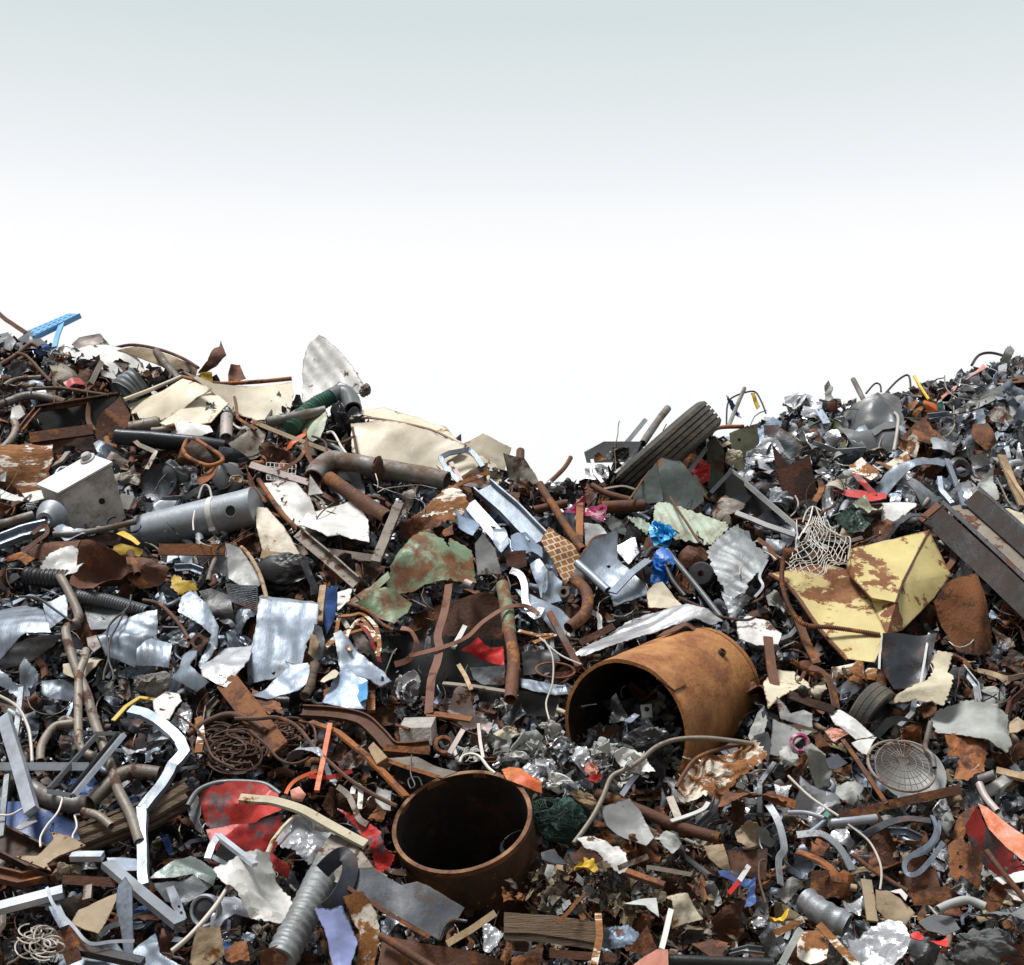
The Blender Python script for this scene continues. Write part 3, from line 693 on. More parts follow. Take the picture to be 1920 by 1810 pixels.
def frame_box():
    t=thing('welded_steelwork','dark rusty open steel frame with a welded corner plate',130,800,cat='frame',lm='rusty open frame')
    S('back_plate',None,'rustd','60,832 175,818 182,842 108,850 70,850',NF,.1,parent=t,cr=.02)
    S('inner_plate',None,'dark','70,768 220,745 190,800 60,818',NF,-.02,parent=t,cr=0)  # black sheet paints the shade inside the open frame
    B('top_beam',None,'rustd','66,768,.2 222,742,.2',angle(10,14,3),NF,parent=t)
    B('side_beam',None,'rust','38,808,.2 72,766,.2',chan(13,8,2.5),NF,parent=t)
    B('lower_beam',None,'rust','56,822,.24 174,806,.24',rect(21,8),NF,parent=t)
    S('corner_plate',None,'rust','184,786 226,735 246,771 240,802 184,843 178,810',(.3,-.9,.2),.28,parent=t,cr=.02,folds=[(50,.08,-.8)])
frame_box()
T('steel_pipe','grey rusty pipe curving in from the left edge above the open frame','pipegrey','-15,766 20,752 50,742 87,745 122,756',8,.2)
T('steel_pipe','thin rusty tube bent over the crest at far left','wirer','-10,690 30,666 57,645 75,652',4,.2)
W('steel_rod','rusty rod crossing the far left crest','wirer','28,664 50,668 80,700 96,716',3,.22,cat='rod')
T('pipe_bend','arched grey pipe bend below the far left crest','taupe','8,724 24,714 45,710 78,708',5,.16,cat='pipe')
B('steel_strip','dark wavy strip over the left crest by the blue shelf','rust','-5,585 12,600 30,612 48,624',8,NF,.12,k=4)
S('sheet_metal','grey angular plate under the blue shelf','dplast','28,640 55,622 90,640 106,655 60,660 20,656',NLU,.1,folds=[(20,0,-.8)])
S('sheet_metal','dark slate plate at the top left corner of the heap','dplast','-10,630 12,618 30,640 20,655 -10,655',NLU,.08)
S('plastic_tray','navy blue plastic piece below the blue shelf','blue','55,650 88,645 112,660 75,668',NF,.14,cat='tray')
K('crushed_can','grey crumpled tin among rods under the far left crest','galvd',92,688,22,16,.14)
S('sheet_metal','red rusted plate among rods left of the blank white panel','red','118,715 150,708 160,718 128,726',NU,.14)
B('steel_bar','tan bent bar left of the ribbed bucket','taupe','170,720 190,680',rect(10,5),NR,.22)
T('steel_tube','thin brown tube lying under the far left rods','wirer','60,730 110,728 160,735 205,742',3.5,.24)
T('steel_tube','forked grey tube beside the left foot of the open frame','taupe','5,842 24,820 30,800 26,790',7,.24)
S('sheet_metal','white torn corner left of the open frame','white','20,762 38,758 48,778 30,792 20,786',NF,.2)
# ---------------------------------------------------------------- mufflers and ladle
def muffler():
    t=thing('exhaust_muffler','round tan exhaust muffler with a bent tail pipe',290,800,cat='muffler',lm='round muffler')
    a,b=P(244,804,.24),P(300,794,.3); sc=mpp(a); mb=MB(); d=(b-a)
    tube_geo(mb,[a,a+d*.45,a+d*.46,a+d*.52,a+d*.53,a+d*.9,b],[13*sc,13*sc,15.5*sc,15.5*sc,14.5*sc,14.5*sc,12*sc],24,False); build('can',mb,'taupe',parent=t,sharp=30)
    T('tail_pipe',None,'taupe','285,808,.32 305,806,.34 328,799,.36',6.5,parent=t)
muffler()
T('exhaust_muffler','long dark flattened exhaust muffler below the round muffler','dsteel','220,820,.3 232,821,.3 300,826,.28 380,834,.24 420,840,.18',17,hollow=False,squash=.75,cat='muffler',lm='long dark muffler')
def ladle():
    t=thing('scoop','rusty orange-edged scoop with a dark hollow mouth',380,850,lm='rusty scoop')
    S('bowl',None,'rustd','346,842 358,822 412,853 412,866 388,873 352,858',NF,.30,parent=t,curl=.6)
    T('rim',None,'rusto','343,842,.36 350,826,.36 358,820,.36 400,845,.36 416,857,.36 414,867,.36 388,873,.36 352,857,.36 343,842,.36',4,parent=t)
ladle()
B('broken_casting','broken beige cast frame left of the rusty scoop','taupe','240,815,.32 262,835,.32 292,848,.32 275,880,.3',8,NF,.3,cat='frame')
S('sheet_metal','white bent cover plate under the folded cream panel','white','318,815 345,785 382,770 402,818 380,822 350,818',(-.1,-.7,.7),.3,cr=.04,folds=[(60,.1,-.6)])
K('foil_wad','shiny dark foil wad in the cream panel hollow','dsteel',393,775,14,24,.2,cat='foil')
T('steel_can','beige dented tin can standing under the folded cream panel','pinkish','425,782 424,822',12,.26,cat='can')
B('steel_bar','thin bent rusty bar hooked over the folded cream panel','rust','440,745,.34 446,785,.34 480,806,.34',rect(5,5),NF,.3)
S('sheet_metal','dark grey triangular sheet right of the long dark muffler','dsteel','410,835 440,842 470,862 445,868 405,862',NF,.22)
S('sheet_metal','grey brown folded sheet under the thin plank','taupe','428,838 480,800 500,812 486,850 455,862',(.1,-.8,.6),.2)
S('sheet_metal','rusty orange strap bent above the slate disc','rusto','368,905 392,878 408,872 402,890 380,915',NL,.26)
S('angle_bracket','grey bracket with bolt holes above the tank','galvd','357,888 368,886 373,908 360,910',NF,.3,cat='bracket',holes=((362,894,2),(367,903,2)),cr=0,res=8)
W('wire','pale bent wire hoop standing behind the grey tank','wirew','372,935 380,912 392,914 398,940',2.2,.3)
K('metal_fitting','pale brass pipe fitting above the tank end','tan',440,898,14,8,.3,rot=20,amp=.3,cat='fitting')
# ---------------------------------------------------------------- tall white panel and big cream sheet
def tall_panel():
    t=thing('bodywork_sheet','tall ragged white panel with a dark stripe standing on the crest',620,700,cat='panel',lm='tall striped panel')
    S('sheet',None,'white','565,760 565,682 574,647 580,640 596,626 606,630 640,662 665,692 690,732 684,742 671,744 656,728 640,721 605,738',(-.3,-.9,.32),.06,parent=t,cr=.03,wv=.05,rag=.012,res=22,corr=(35,24,1.3))
    S('stripe',None,'dsteel','646,719 662,693 671,700 657,721',(-.3,-.9,.32),.10,parent=t,cr=0,res=5)
    K('torn_corner',None,'taupe',684,732,8,10,.12,parent=t)
tall_panel()
T('corrugated_hose','dark green corrugated hose looping below the tall striped panel','hosegreen','544,806 555,792 580,768 605,752 622,744',14,.2,ribs=(7,2.2),k=4,hollow=False,cat='hose',lm='green hose')
T('hose_elbow','dark brown hose elbow at the end of the green hose','dplast','620,746 640,738 655,746 662,768',17,.2,cat='hose')
T('steel_pipe','rough dark pipe crossing in front of the green hose','pipegrey','500,793 542,785 580,776 610,771',10,.3,jit=.2)
K('plastic_sack','crumpled black sack behind the rods right of the green hose','black',645,800,28,48,.06,amp=.4,cat='sack')
S('sheet_metal','narrow pale shard beneath the green hose','gpale','560,800 608,768 615,785 600,822 578,828',NL,.24)
def cream_sheet():
    t=thing('bodywork_sheet','huge smooth cream sheet with a folded lip on the crest',780,820,cat='panel',lm='huge cream sheet')
    S('sheet',None,'cream','656,786 705,785 805,806 872,838 866,852 830,872 817,884 745,872 690,868 660,852',(0,-.86,.5),.2,parent=t,cr=.025,wv=.08,rag=.012,res=20)
    S('lip',None,'cream','656,785 668,773 720,767 785,780 835,803 873,837 805,804 705,785',NU,.12,parent=t,cr=.02)
    S('corner_flap',None,'cream','870,832 905,815 958,842 942,898 920,890 884,852',(.2,-.9,.4),.1,parent=t,cr=.03)
    S('under_sheet',None,'cream','815,868 870,840 930,865 945,900 905,925 845,905',(0,-.8,.6),.04,parent=t,cr=.03)
    T('hem',None,'tan','656,786,.2 705,785,.2 805,805,.2 872,838,.2',2.5,parent=t)
cream_sheet()
B('window_surround','bent grey metal frame loop lying on the huge cream sheet','galv','862,904 838,882 826,858 842,850 880,843 894,858 906,876',rect(9,6),NF,.28,jit=.8,cat='frame',lm='bent frame loop')
B('window_surround','pale beige frame piece under the bent frame loop','pinkish','846,868 868,908 920,915',rect(8,5),NF,.22,cat='frame')
T('steel_pipe','thick grey brown pipe with a bend below the huge cream sheet','pipegrey','588,897 600,877 625,864 655,868 705,878 780,890 838,903',19,.26,k=6,seg=22,lm='thick bent pipe')
K('rust_collar','flaky rusted collar clinging to the thick bent pipe','rust',706,875,9,20,.38,amp=.5,cat='collar')
T('steel_pipe','straight rusty pipe pointing down from the thick bent pipe','rust','616,897,.32 670,934,.34 728,972,.38',14,seg=18,lm='straight rusty pipe')
S('panel','peeling rust and white panel above the grey wooden post','peel','752,980 775,962 855,911 868,925 880,948 870,962 815,985 775,1002',(-.2,-.75,.62),.3,cr=.03,corr=(118,14,1.6),rag=.04,lm='peeling panel')
S('rusty_edge','ragged orange rust edge hanging from the peeling panel','rusto','750,980 872,952 870,964 800,992 752,1015',NF,.28,rag=.08,cat='edge')
B('flaking_bar','flaking rusty bar across the cream sheet corner','peel','852,914 880,900 918,886',rect(8,4),NF,.34,jit=2)
S('panel','wrinkled white sheet hanging over the scrap left of the rusty pipe','white','570,944 602,932 655,927 682,955 691,976 695,1036 640,1022 617,1028 590,1010 555,990',(0,-.8,.6),.28,cr=.10,wv=.08,res=18,lm='wrinkled white sheet')
S('panel','white sheet with rusty left edge behind the wrinkled white sheet','white','493,912 520,902 556,905 584,938 600,985 580,1002 552,985 520,945',(-.2,-.75,.6),.18,cr=.05)
T('rusty_edge_tube','rusty rolled edge of the white sheet above the cream ribbed panel','rusto','485,900 505,930 530,965 560,995',5,.24,cat='tube')
S('panel','cream ribbed panel with a splintered lower edge right of the tank','cream','478,948 500,950 530,985 562,1036 556,1046 492,1034 482,992',(-.1,-.8,.6),.2,cr=.02,corr=(30,7,.8),lm='cream ribbed panel')
B('splintered_board','splintered brown edge under the cream ribbed panel','woodl','490,1040 558,1050',rect(16,6),NF,.18,jit=2,cat='board')
S('sheet_metal','pointed white shard above the wrinkled white sheet','white','581,890 607,926 577,929',NF,.34,cr=.02)
B('steel_bar','pinkish flat bar above the white sheets','pinkish','470,872 580,906',rect(12,6),NF,.3)
B('thin_plank','thin light plank crossing below the tall striped panel','tan','472,790 540,818 620,848',rect(8,4),NF,.34,cat='plank',lm='thin plank')
S('sheet_metal','red orange torn plate under the thin plank','orange','523,852 545,826 562,810 572,812 548,842 530,852',NL,.26)
B('steel_strap','rusty strap hanging from the rough dark pipe','rust','571,806 574,836 580,858 590,878',9,NL,.36,k=4,cat='strap')
B('steel_strap','second rusty strap crossing below the thin plank','rust','520,885 560,862 575,835',7,NF,.34,k=4,cat='strap')
W('steel_rod','rusty upright rod on the left edge of the huge cream sheet','wirer','661,802 666,830 671,858',2.6,.34,cat='rod')
W('steel_rod','rusty rod running left from the upright rod','wirer','664,818 640,830 612,826',2.4,.36,cat='rod')
W('wire','white curved wire before the black sack','wirew','612,812 625,812 640,838 655,858',2.4,.36)
W('wire','brown thin rod crossing the rusty straps','wirer','585,818 610,830 612,862',2.2,.36)
def mesh_panel(name,label,m,q,nu,nv,r,lift,wob=0,diag=False,lm=None,cat=None):
    c=pp(q); mb=MB()
    def at(u,v):
        x=(c[0][0]*(1-u)+c[1][0]*u)*(1-v)+(c[3][0]*(1-u)+c[2][0]*u)*v
        y=(c[0][1]*(1-u)+c[1][1]*u)*(1-v)+(c[3][1]*(1-u)+c[2][1]*u)*v
        k=V((x*.03,y*.03,1.0)); x+=wob*noise.noise(k); y+=wob*noise.noise(k+V((9,4,2)))
        return P(x,y,lift+wob*.004*noise.noise(k+V((2,8,5))))
    sc=mpp(at(.5,.5))
    lines=[]
    if diag:
        n=nu+nv
        for i in range(-nv,nu+1):
            for s in (0,1):
                pts=[]
                for j in range(25):
                    v=j/24; u=(i+v*nv)/nu
                    if s: u=1-u
                    if -.001<=u<=1.001: pts.append(at(u,v)+ (V((0,-.004,.003)) if s else V((0,0,0))))
                if len(pts)>2: lines.append(pts)
    else:
        for i in range(nu+1): lines.append([at(i/nu,j/10) for j in range(11)])
        for j in range(nv+1): lines.append([at(i/10,j/nv)+V((0,-.003,0)) for i in range(11)])
    for l in lines: tube_geo(mb,l,r*sc,5,False)
    return build(name,mb,m,label,lm=lm,cat=cat,sharp=60)
mesh_panel('wire_mesh','square wire mesh between the pinkish bar and the cream panel','wirew','500,868 556,872 552,905 500,900',7,4,.9,.26,3,cat='mesh')
B('grey_post','dirty grey square post leaning right of the wrinkled white sheet','taupe','748,948,.42 725,1004,.42 703,1058,.4',rect(17,14),NF,.4,jit=1.2,cat='post',lm='grey square post')
B('angle_bar','grey brown angle bar running down from the white sheet','taupe','556,996,.34 610,1042,.34 668,1092,.3',angle(22,14,3),NF,.3,cat='bar',lm='grey angle bar')
B('wood_beam','flat grey beam under the wrinkled white sheet','taupe','615,1036 705,1048',rect(14,8),NF,.2,cat='beam')
K('wire_bundle','tangle of small white scraps at the head of the grey post','foil',745,948,9,14,.44,cat='scraps')
# ================================================================ middle crest and upper right
T('steel_pipe','grey pipe sticking up behind the truck tyre','pipegrey','1252,766,.0 1232,792,.0 1205,832,.05',7,.04)
B('flat_bar','flat grey bar leaning left of the truck tyre','galvd','1211,787,.0 1190,812,.0 1162,845,.05',rect(8,3),NF,.02)
def tv():
    t=thing('appliance_casing','dark grey plastic casing on the crest left of the tyre',1140,850,cat='casing',lm='dark casing')
    mb=MB(); f,b=prism(mb,pp('1095,848 1132,828 1203,828 1188,866 1100,868'),(-.2,-.97,.1),.0,V((.05,.2,.02))); build('shell',mb,'dplast',parent=t,sharp=20)
    S('broken_face',None,'black','1132,858 1150,838 1180,842 1178,864 1140,866',NF,.06,parent=t,**FOIL)
tv()
S('sheet_metal','small orange brown shard on the dark casing','rusto','1114,855 1122,848 1140,862 1118,866',NF,.1)
def green_sheet():
    t=thing('sheet_metal','large dark grey-green sheet folded to a peak before the tyre',1250,930,cat='sheet',lm='grey-green peaked sheet')
    S('left_face',None,'ggreen','1180,936 1195,912 1232,866 1243,940 1215,945',(-.55,-.8,.1),.34,parent=t,cr=.02,wv=.03,rag=.01)
    S('right_face',None,'ggreen','1232,866 1257,850 1318,922 1321,938 1302,953 1247,941 1240,920',(.2,-.85,.5),.36,parent=t,cr=.03,wv=.05,rag=.01)
    B('edge_flange',None,'rust','1180,938,.42 1205,900,.42 1232,866,.42 1256,850,.4',5,NL,parent=t)
green_sheet()
T('steel_pipe','short rusty pipe with open end under the peaked green sheet','rust','1128,952 1208,948',12,.26,seg=18,lm='short rusty pipe')
T('steel_pipe','jointed rusty pipe running down the middle of the heap','rust','1012,908,.34 1026,932,.34 1040,952,.34 1060,985,.34 1093,1032,.34',7.5,k=3,lm='jointed rusty pipe')
T('steel_pipe','brown pipe crossing under the jointed rusty pipe','rust','1000,957 1062,944',8,.26)
B('flat_bar','rusty orange flat bar standing by the magenta bag','rusto','1087,938 1086,1018',rect(13,4),NF,.3)
S('plastic_bag','crumpled magenta and white plastic bag under the short rusty pipe','magenta','1056,966 1080,942 1101,921 1096,947 1138,950 1131,982 1110,972 1085,962',NF,.3,**dict(FOIL,cr=.14),lm='magenta bag')
S('corrugated_sheet','pale green corrugated sheet below the peaked green sheet','gpale','1226,976 1227,946 1242,940 1300,958 1362,980 1366,990 1335,1022 1267,1012',(.05,-.82,.57),.2,cr=.0,wv=.02,corr=(20,17,3.2),rag=.02,res=34,lm='pale green corrugated sheet')
S('corrugated_sheet','small torn pale green corrugated piece left of the blue bag','gpale','1176,968 1200,970 1222,986 1212,1005 1196,990',NF,.16,corr=(20,10,2),rag=.08)
def blue_bag():
    t=thing('plastic_bag','bright blue plastic bag snagged on the corrugated sheet',1235,1010,cat='bag',lm='bright blue bag')
    K('upper_film',None,'bagblue',1238,998,33,30,.36,amp=.5,parent=t)
    K('lower_film',None,'bagdark',1243,1060,26,26,.27,amp=.5,parent=t)
blue_bag()
T('rubber_hose','black rubber hose looped over the lower blue bag','cable','1208,1048 1222,1030 1240,1030 1252,1046 1255,1062',5,.36,hollow=False,cat='hose')
T('rubber_hose','thin black hose curling below the blue bag','cable','1216,1060 1232,1046 1248,1062 1262,1090 1285,1118',4,.34,hollow=False,cat='hose')
T('steel_tube','dark straight tube running from the blue bag to the right','dplast','1250,1032 1300,1092 1352,1158',5,.38,lm='dark straight tube')
LA('machine_pulley','black round motor housing right of the blue bag','black',[(6,10),(20,9),(24,4),(24,-8)],P(1315,1078,.2),vdir(-.2,.3,.9),mpp(P(1315,1075)),30,cat='motor')
def tile_panel():
    t=S('tile_board','orange panel patterned like brick with white lines','tile','1030,985 1090,1032 1083,1062 1060,1098 1040,1060 1022,1032 1014,1014',(.3,-.8,.5),.32,cr=.02,wv=.05,rag=.015,uv=(32,2.5),lm='brick-pattern panel',cat='panel')
tile_panel()
def compartment():
    t=thing('steel_compartment','dark open steel compartment with inner dividers',1420,950,cat='compartment',lm='dark compartment')
    S('back',None,'dark','1338,928 1372,888 1500,985 1488,1015 1385,965',NF,.0,parent=t,cr=0)  # black sheet behind the rails paints the inner shade
    S('divider',None,'dsteel','1350,945 1388,925 1412,930 1380,962',NF,.1,parent=t,cr=0)
    S('divider',None,'dsteel','1415,975 1440,955 1478,978 1478,1003',NF,.1,parent=t,cr=0)
    B('top_rail',None,'greypaint','1370,882,.24 1498,992,.24',rect(9,8),NR,parent=t)
    B('lower_rail',None,'greypaint','1380,962,.26 1436,985,.26 1492,1004,.26',rect(9,8),NF,parent=t)
    B('side_rail',None,'dsteel','1330,928,.24 1371,884,.24',rect(8,12),NF,parent=t)
compartment()
def olive():
    t=thing('machine_bracket','olive green machine bracket with bolt holes right of the tyre',1380,850,cat='bracket',lm='olive bracket')
    S('front_plate',None,'olive','1326,830 1340,818 1358,847 1357,892 1327,940',NF,.16,parent=t,cr=.02)
    S('side_plate',None,'olive','1368,812 1420,794 1424,830 1411,868 1391,883 1358,866 1372,850',(.3,-.9,.3),.12,parent=t,cr=.03,holes=((1404,800,4),(1385,826,3)))
    S('lug_plate',None,'tan','1350,834 1365,826 1372,832 1356,838',NU,.24,parent=t,cr=0,holes=((1357,827,2.5),))
    T('hinge',None,'rusto','1330,820,.26 1345,803,.26 1395,800,.26',4,parent=t)
olive()
K('tin_pot','small beige dented pot caught in the olive bracket','cream',1377,857,14,14,.2,amp=.3,cat='pot')
S('plastic_bag','red and white plastic bag between the tyre and olive bracket','redp','1297,868 1318,855 1332,870 1328,905 1312,912 1298,890',NF,.14,**FOIL)
B('steel_strip','grey strip leaning from the peaked sheet to the olive bracket','galvd','1288,890,.3 1336,826,.26',rect(8,3),NF,.3)
S('sheet_metal','dark green wedge of sheet right of the peaked sheet','olive','1300,890 1332,920 1350,950 1328,940 1290,905',NR,.22)
W('steel_rod','grey rod standing up on the right crest','pipegrey','1396,728,.02 1380,765,.02 1366,800,.08',4,.05,cat='rod')
S('plastic_tag','bright yellow plastic tag hanging on crest wires','yelp','1408,738 1415,737 1425,762 1419,768',NF,.06,cat='tag')
W('wire','black looped wire on the right crest by the yellow tag','cable','1362,800,.0 1364,760,.0 1376,744,.0 1412,734,.0 1426,750,.0 1436,775,.05',1.7,.05)
S('plastic_strip','navy strip tangled in the crest wires','blue','1360,742 1378,758 1390,786 1378,778 1366,756',NF,.04,rag=.08,cat='strip')
T('pipe_stub','purple brown pipe stub on the crest right of the cream sheet','rust','976,846,.02 975,868,.05',8,.05,cat='pipe')
W('steel_rod','dark rusty rod pointing up at the crest dip','rust','1070,858,.02 1056,880,.02 1020,915,.1',4.5,.1,cat='rod')
K('crushed_bottle','crushed pale blue plastic bottles under the dark casing','foil',1120,888,22,26,.14,cat='bottles',lm='crushed bottles')
B('plastic_strip','white plastic strips among the crushed bottles','white','1110,862 1116,888 1130,905',rect(6,2),NF,.24,cat='strip')
K('plastic_sack','small black bag scrap at the dip of the crest','black',1063,918,14,16,.14,cat='bag')
K('foil_wad','pale foil heap beside the jointed rusty pipe','foil',1036,912,24,14,.12,cat='foil')
S('sheet_metal','dusty grey plate on the crest left of the dip','taupe','944,852 984,860 1004,890 1012,912 990,926 958,915',NF,.05)
B('steel_strip','tan bent strip at the foot of the crushed bottles','taupe','1128,918 1165,912 1190,918',8,NU,.24,k=4)
T('rubber_strip','dark rubber trim bent under the truck tyre','rust','1110,910 1140,926 1185,938',6,.3,hollow=False,cat='trim')
S('sheet_metal','white plate glimpsed between the tyre and the casing','white','1142,895 1165,872 1195,840 1180,870 1160,895',NF,.02)
B('galvanised_channel','long galvanised channel sloping down left of the brick panel','galv','905,912,.3 955,955,.3 1010,1012,.3',chan(40,16,3),(-.1,-.7,.7),.3,cat='channel',lm='long galvanised channel')
B('galvanised_channel','pale galvanised strip lying left of the long channel','galv','880,945,.24 930,1000,.24 962,1040,.24',rect(26,3),NLU,.22,cat='channel')
S('sheet_metal','grey hanging flap with a pale tip above the green rusted sheet','greypaint','890,1020 906,998 928,1028 941,1076 895,1080',NF,.36,cr=.03,lm='grey hanging flap')
S('sheet_metal','tilted slate sheet right of the peeling panel','bluesteel','850,962 885,955 905,980 888,1002 862,985',NRU,.26)
S('sheet_metal','bright curled sheet above the grey hanging flap','galv','925,990 945,985 955,1020 940,1030 925,1015',NU,.3)
# ---------------------------------------------------------------- right crest
K('shredded_foil','shredded silver foil heap on the right crest','foil',1505,765,46,34,.0,amp=.75,freq=2.6,cat='foil',lm='silver foil heap')
K('shredded_foil','loose pale shreds below the silver foil heap','foil',1520,820,30,40,.05,amp=.8,freq=2.8,cat='foil')
B('steel_strip','bright grey strap sloping off the silver foil heap','galv','1525,752 1550,795',rect(14,3),NF,.12)
S('rag','pale rag stuck on a post on the right crest','cloth','1543,766 1549,742 1546,722 1554,714 1560,726 1558,742 1568,768',NF,.02,**FOIL)
K('rag','brown rag under the pale crest rag','rust',1560,768,12,16,.04,amp=.6)
def shell():
    t=thing('car_bumper','large dark grey moulded plastic car part on the right crest',1630,790,lm='dark moulded car part')
    S('moulded_skin',None,'dplast','1567,790 1600,762 1650,748 1685,752 1700,800 1682,846 1632,834 1578,812',(-.1,-.75,.6),.14,parent=t,cr=.10,wv=.28,freq=.8,sharp=70,res=20)
    S('arch_frame',None,'greypaint','1566,788 1600,757 1660,737 1688,745 1698,795 1680,800 1662,752 1610,768 1575,792',NF,.14,parent=t,cr=.03)
    S('lower_lip',None,'dplast','1570,795 1610,812 1670,800 1700,790 1690,835 1660,852 1600,838',(0,-.8,.6),.2,parent=t,curl=.5,cr=.03)
    S('inner_blade',None,'dplast','1634,806 1660,792 1700,790 1690,800 1655,806 1640,816',NU,.26,parent=t,cr=0)
shell()
T('steel_tube','pale hooked tube standing before the dark moulded part','wirew','1677,774 1684,784 1682,810 1676,845',3,.3)
S('panel','long salmon pink panel on the upper right slope','salmon','1746,752 1768,735 1845,684 1850,690 1796,718 1785,738 1766,756',NLU,.1,lm='salmon panel',cr=.03)
S('plastic_box','red orange box end at the foot of the salmon panel','orange','1719,768 1733,750 1766,757 1757,778',NF,.14,cat='box',folds=[(60,0,-.7)])
S('plastic_scrap','bright green scrap on the red box end','hosegreen','1755,756 1767,752 1771,768 1760,773',NF,.2)
W('plastic_stick','yellow stick leaning on the right crest','yelp','1714,706,.08 1726,726,.08 1742,750,.1',3,.1,cat='stick')
S('crushed_box','crushed rusty orange metal box below the salmon panel','rusto','1702,812 1736,781 1777,801 1768,838 1738,842 1715,828',(.2,-.8,.5),.22,cr=.12,folds=[(20,.05,-.9)],cat='box',lm='crushed rusty box')
S('sheet_metal','dirty white plate left of the crushed rusty box','creamr','1680,836 1712,812 1729,823 1716,861 1695,850',NF,.2)
B('steel_bar','rusty bar lying across the crushed rusty box','rust','1690,825 1720,795 1740,782',rect(7,5),NF,.3)
S('steel_plate','dark brown pointed steel plate standing on the right slope','rustd','1447,832 1470,862 1497,895 1496,903 1470,890 1455,880',(-.4,-.9,.0),.30,cr=.0,wv=.02,rag=0,thick=3,cat='plate',lm='pointed dark plate')
S('steel_plate','dark brown bent steel plate behind the wire netting','rustd','1487,870 1518,852 1531,924 1490,968 1470,928 1455,880',(.2,-.95,.1),.24,cr=.0,wv=.03,rag=.01,thick=3,cat='plate')
S('sheet_metal','blue grey smooth sheet above the pointed dark plate','dsteel','1432,800 1458,797 1516,848 1486,872 1440,868',(-.2,-.85,.5),.14,cr=.04)
S('film','blue grey translucent wrinkled film left of the silver foil heap','bluesteel','1416,808 1440,790 1452,800 1428,870 1408,890',NR,.1,**FOIL)
S('sheet_metal','small cream bent sheet right of the dark steel plates','cream','1540,918 1592,887 1588,924 1557,918',(.3,-.7,.6),.24,folds=[(10,.15,-.7)])
S('panel','pinkish red flat panel below the small cream sheet','red','1560,920 1592,919 1662,927 1662,934 1630,938 1590,930',NU,.22,cr=.02,lm='pinkish red panel')
S('panel','dark red edge strip under the cream sheet','red','1592,884 1612,890 1642,922 1636,928 1610,905',NL,.26)
S('sheet_metal','blank white folded sheet right of the dark green tarp','white','1634,942 1678,930 1718,952 1717,961 1650,986 1655,955',NU,.26,cr=.04,folds=[(90,.1,-.5)],lm='blank folded sheet')
S('tarp','crumpled dark green tarp behind the yellow panel','dgreen','1560,978 1580,960 1600,940 1616,962 1641,972 1618,998 1588,1002',NF,.26,**FOIL,lm='dark green tarp')
S('tarp','torn pale green plastic on top of the dark green tarp','gpale','1598,948 1620,938 1655,955 1650,970 1620,962',NU,.3,**FOIL)
S('film','silvery black plastic film over the top of the yellow panel','dsteel','1640,985 1700,965 1745,985 1700,998 1660,1010 1640,1015',NU,.34,**FOIL)
S('sheet_metal','long pale grey sheet slanting across the right slope','galv','1632,912 1658,892 1710,877 1778,831 1772,866 1705,893 1658,921',(-.1,-.7,.7),.22,cr=.07,lm='long pale sheet')
S('sheet_metal','dirty white sheet under the crushed rusty box','creamr','1640,880 1665,866 1700,850 1712,868 1670,885',NU,.2)
S('sheet_metal','rust spotted white plate above the pinkish red panel','creamr','1592,872 1615,866 1650,890 1630,898 1600,890',NU,.22)
def rail():
    t=thing('steel_beam','dark heavy steel I-beam sloping down at the right edge',1840,1010,cat='beam',lm='heavy I-beam')
    B('lower_flange',None,'railsteel','1748,966,.38 1860,1070,.40 1975,1180,.42',rect(44,12),NL,parent=t,jit=.3)
    B('flange_edge',None,'dsteel','1770,944,.385 1880,1046,.405 1990,1150,.425',rect(7,16),NL,parent=t,jit=.2)
    B('web',None,'taupe','1798,950,.30 1900,1040,.32 1990,1125,.34',rect(40,8),NH,parent=t,jit=.4)
    B('upper_flange',None,'railsteel','1822,934,.42 1910,1010,.44 2000,1090,.46',rect(36,12),NL,parent=t,jit=.3)
    B('flange_edge',None,'dsteel','1838,918,.425 1925,994,.445 2010,1070,.465',rect(6,16),NL,parent=t,jit=.2)
    B('cut_end',None,'rust','1742,960,.383 1750,968,.387',rect(45,13),NL,parent=t,jit=.2)
rail()
S('plastic_bag','white grey bag hanging over the top of the I-beam','cloth','1826,920 1845,895 1866,870 1867,940 1851,955 1832,945',NF,.38,**CLOTH,lm='white grey bag')
B('wood_plank','split tan plank leaning at the right edge above the I-beam','woodl','1878,855 1896,900 1918,950',rect(15,5),NF,.34,cat='plank',jit=1.5,lm='split tan plank')
B('wood_plank','thin tan batten beside the split tan plank','woodl','1890,885 1925,940',rect(7,4),NF,.38,cat='batten')
S('sheet_metal','pale creased sheet under the right end of the beam','clothc','1862,945 1900,955 1940,990 1920,1015 1880,985',NU,.3,cr=.1)
S('sheet_metal','grey leaf-shaped plate above the I-beam end','galvd','1697,905 1715,892 1760,940 1757,952 1735,948 1708,925',NR,.28,curl=.5)
B('steel_strip','bent grey tube standing left of the white grey bag','galv','1775,862,.26 1790,900,.3 1808,950,.36',rect(9,5),NF,.3,k=4)
S('film','clear crumpled film beside the bent grey tube','foil','1775,930 1800,905 1828,895 1822,930 1795,955',NF,.3,**FOIL)
LA('coil','dark coil of wire under the crushed rusty box','cable',[(10,4),(17,6),(24,0),(17,-6)],P(1800,880,.2),vdir(.2,.3,.93),mpp(P(1800,880)),24,closed=True)
S('sheet_metal','rusty brown plate at the far right slope','rust','1828,792 1855,790 1868,830 1850,850 1820,820',NF,.2,cr=.06)
W('wire','purple grey cable arching over the right crest','cable','1822,685,.0 1836,666,.0 1860,662,.0 1890,672,.0 1906,692,.04',2.6,.02,cat='cable')
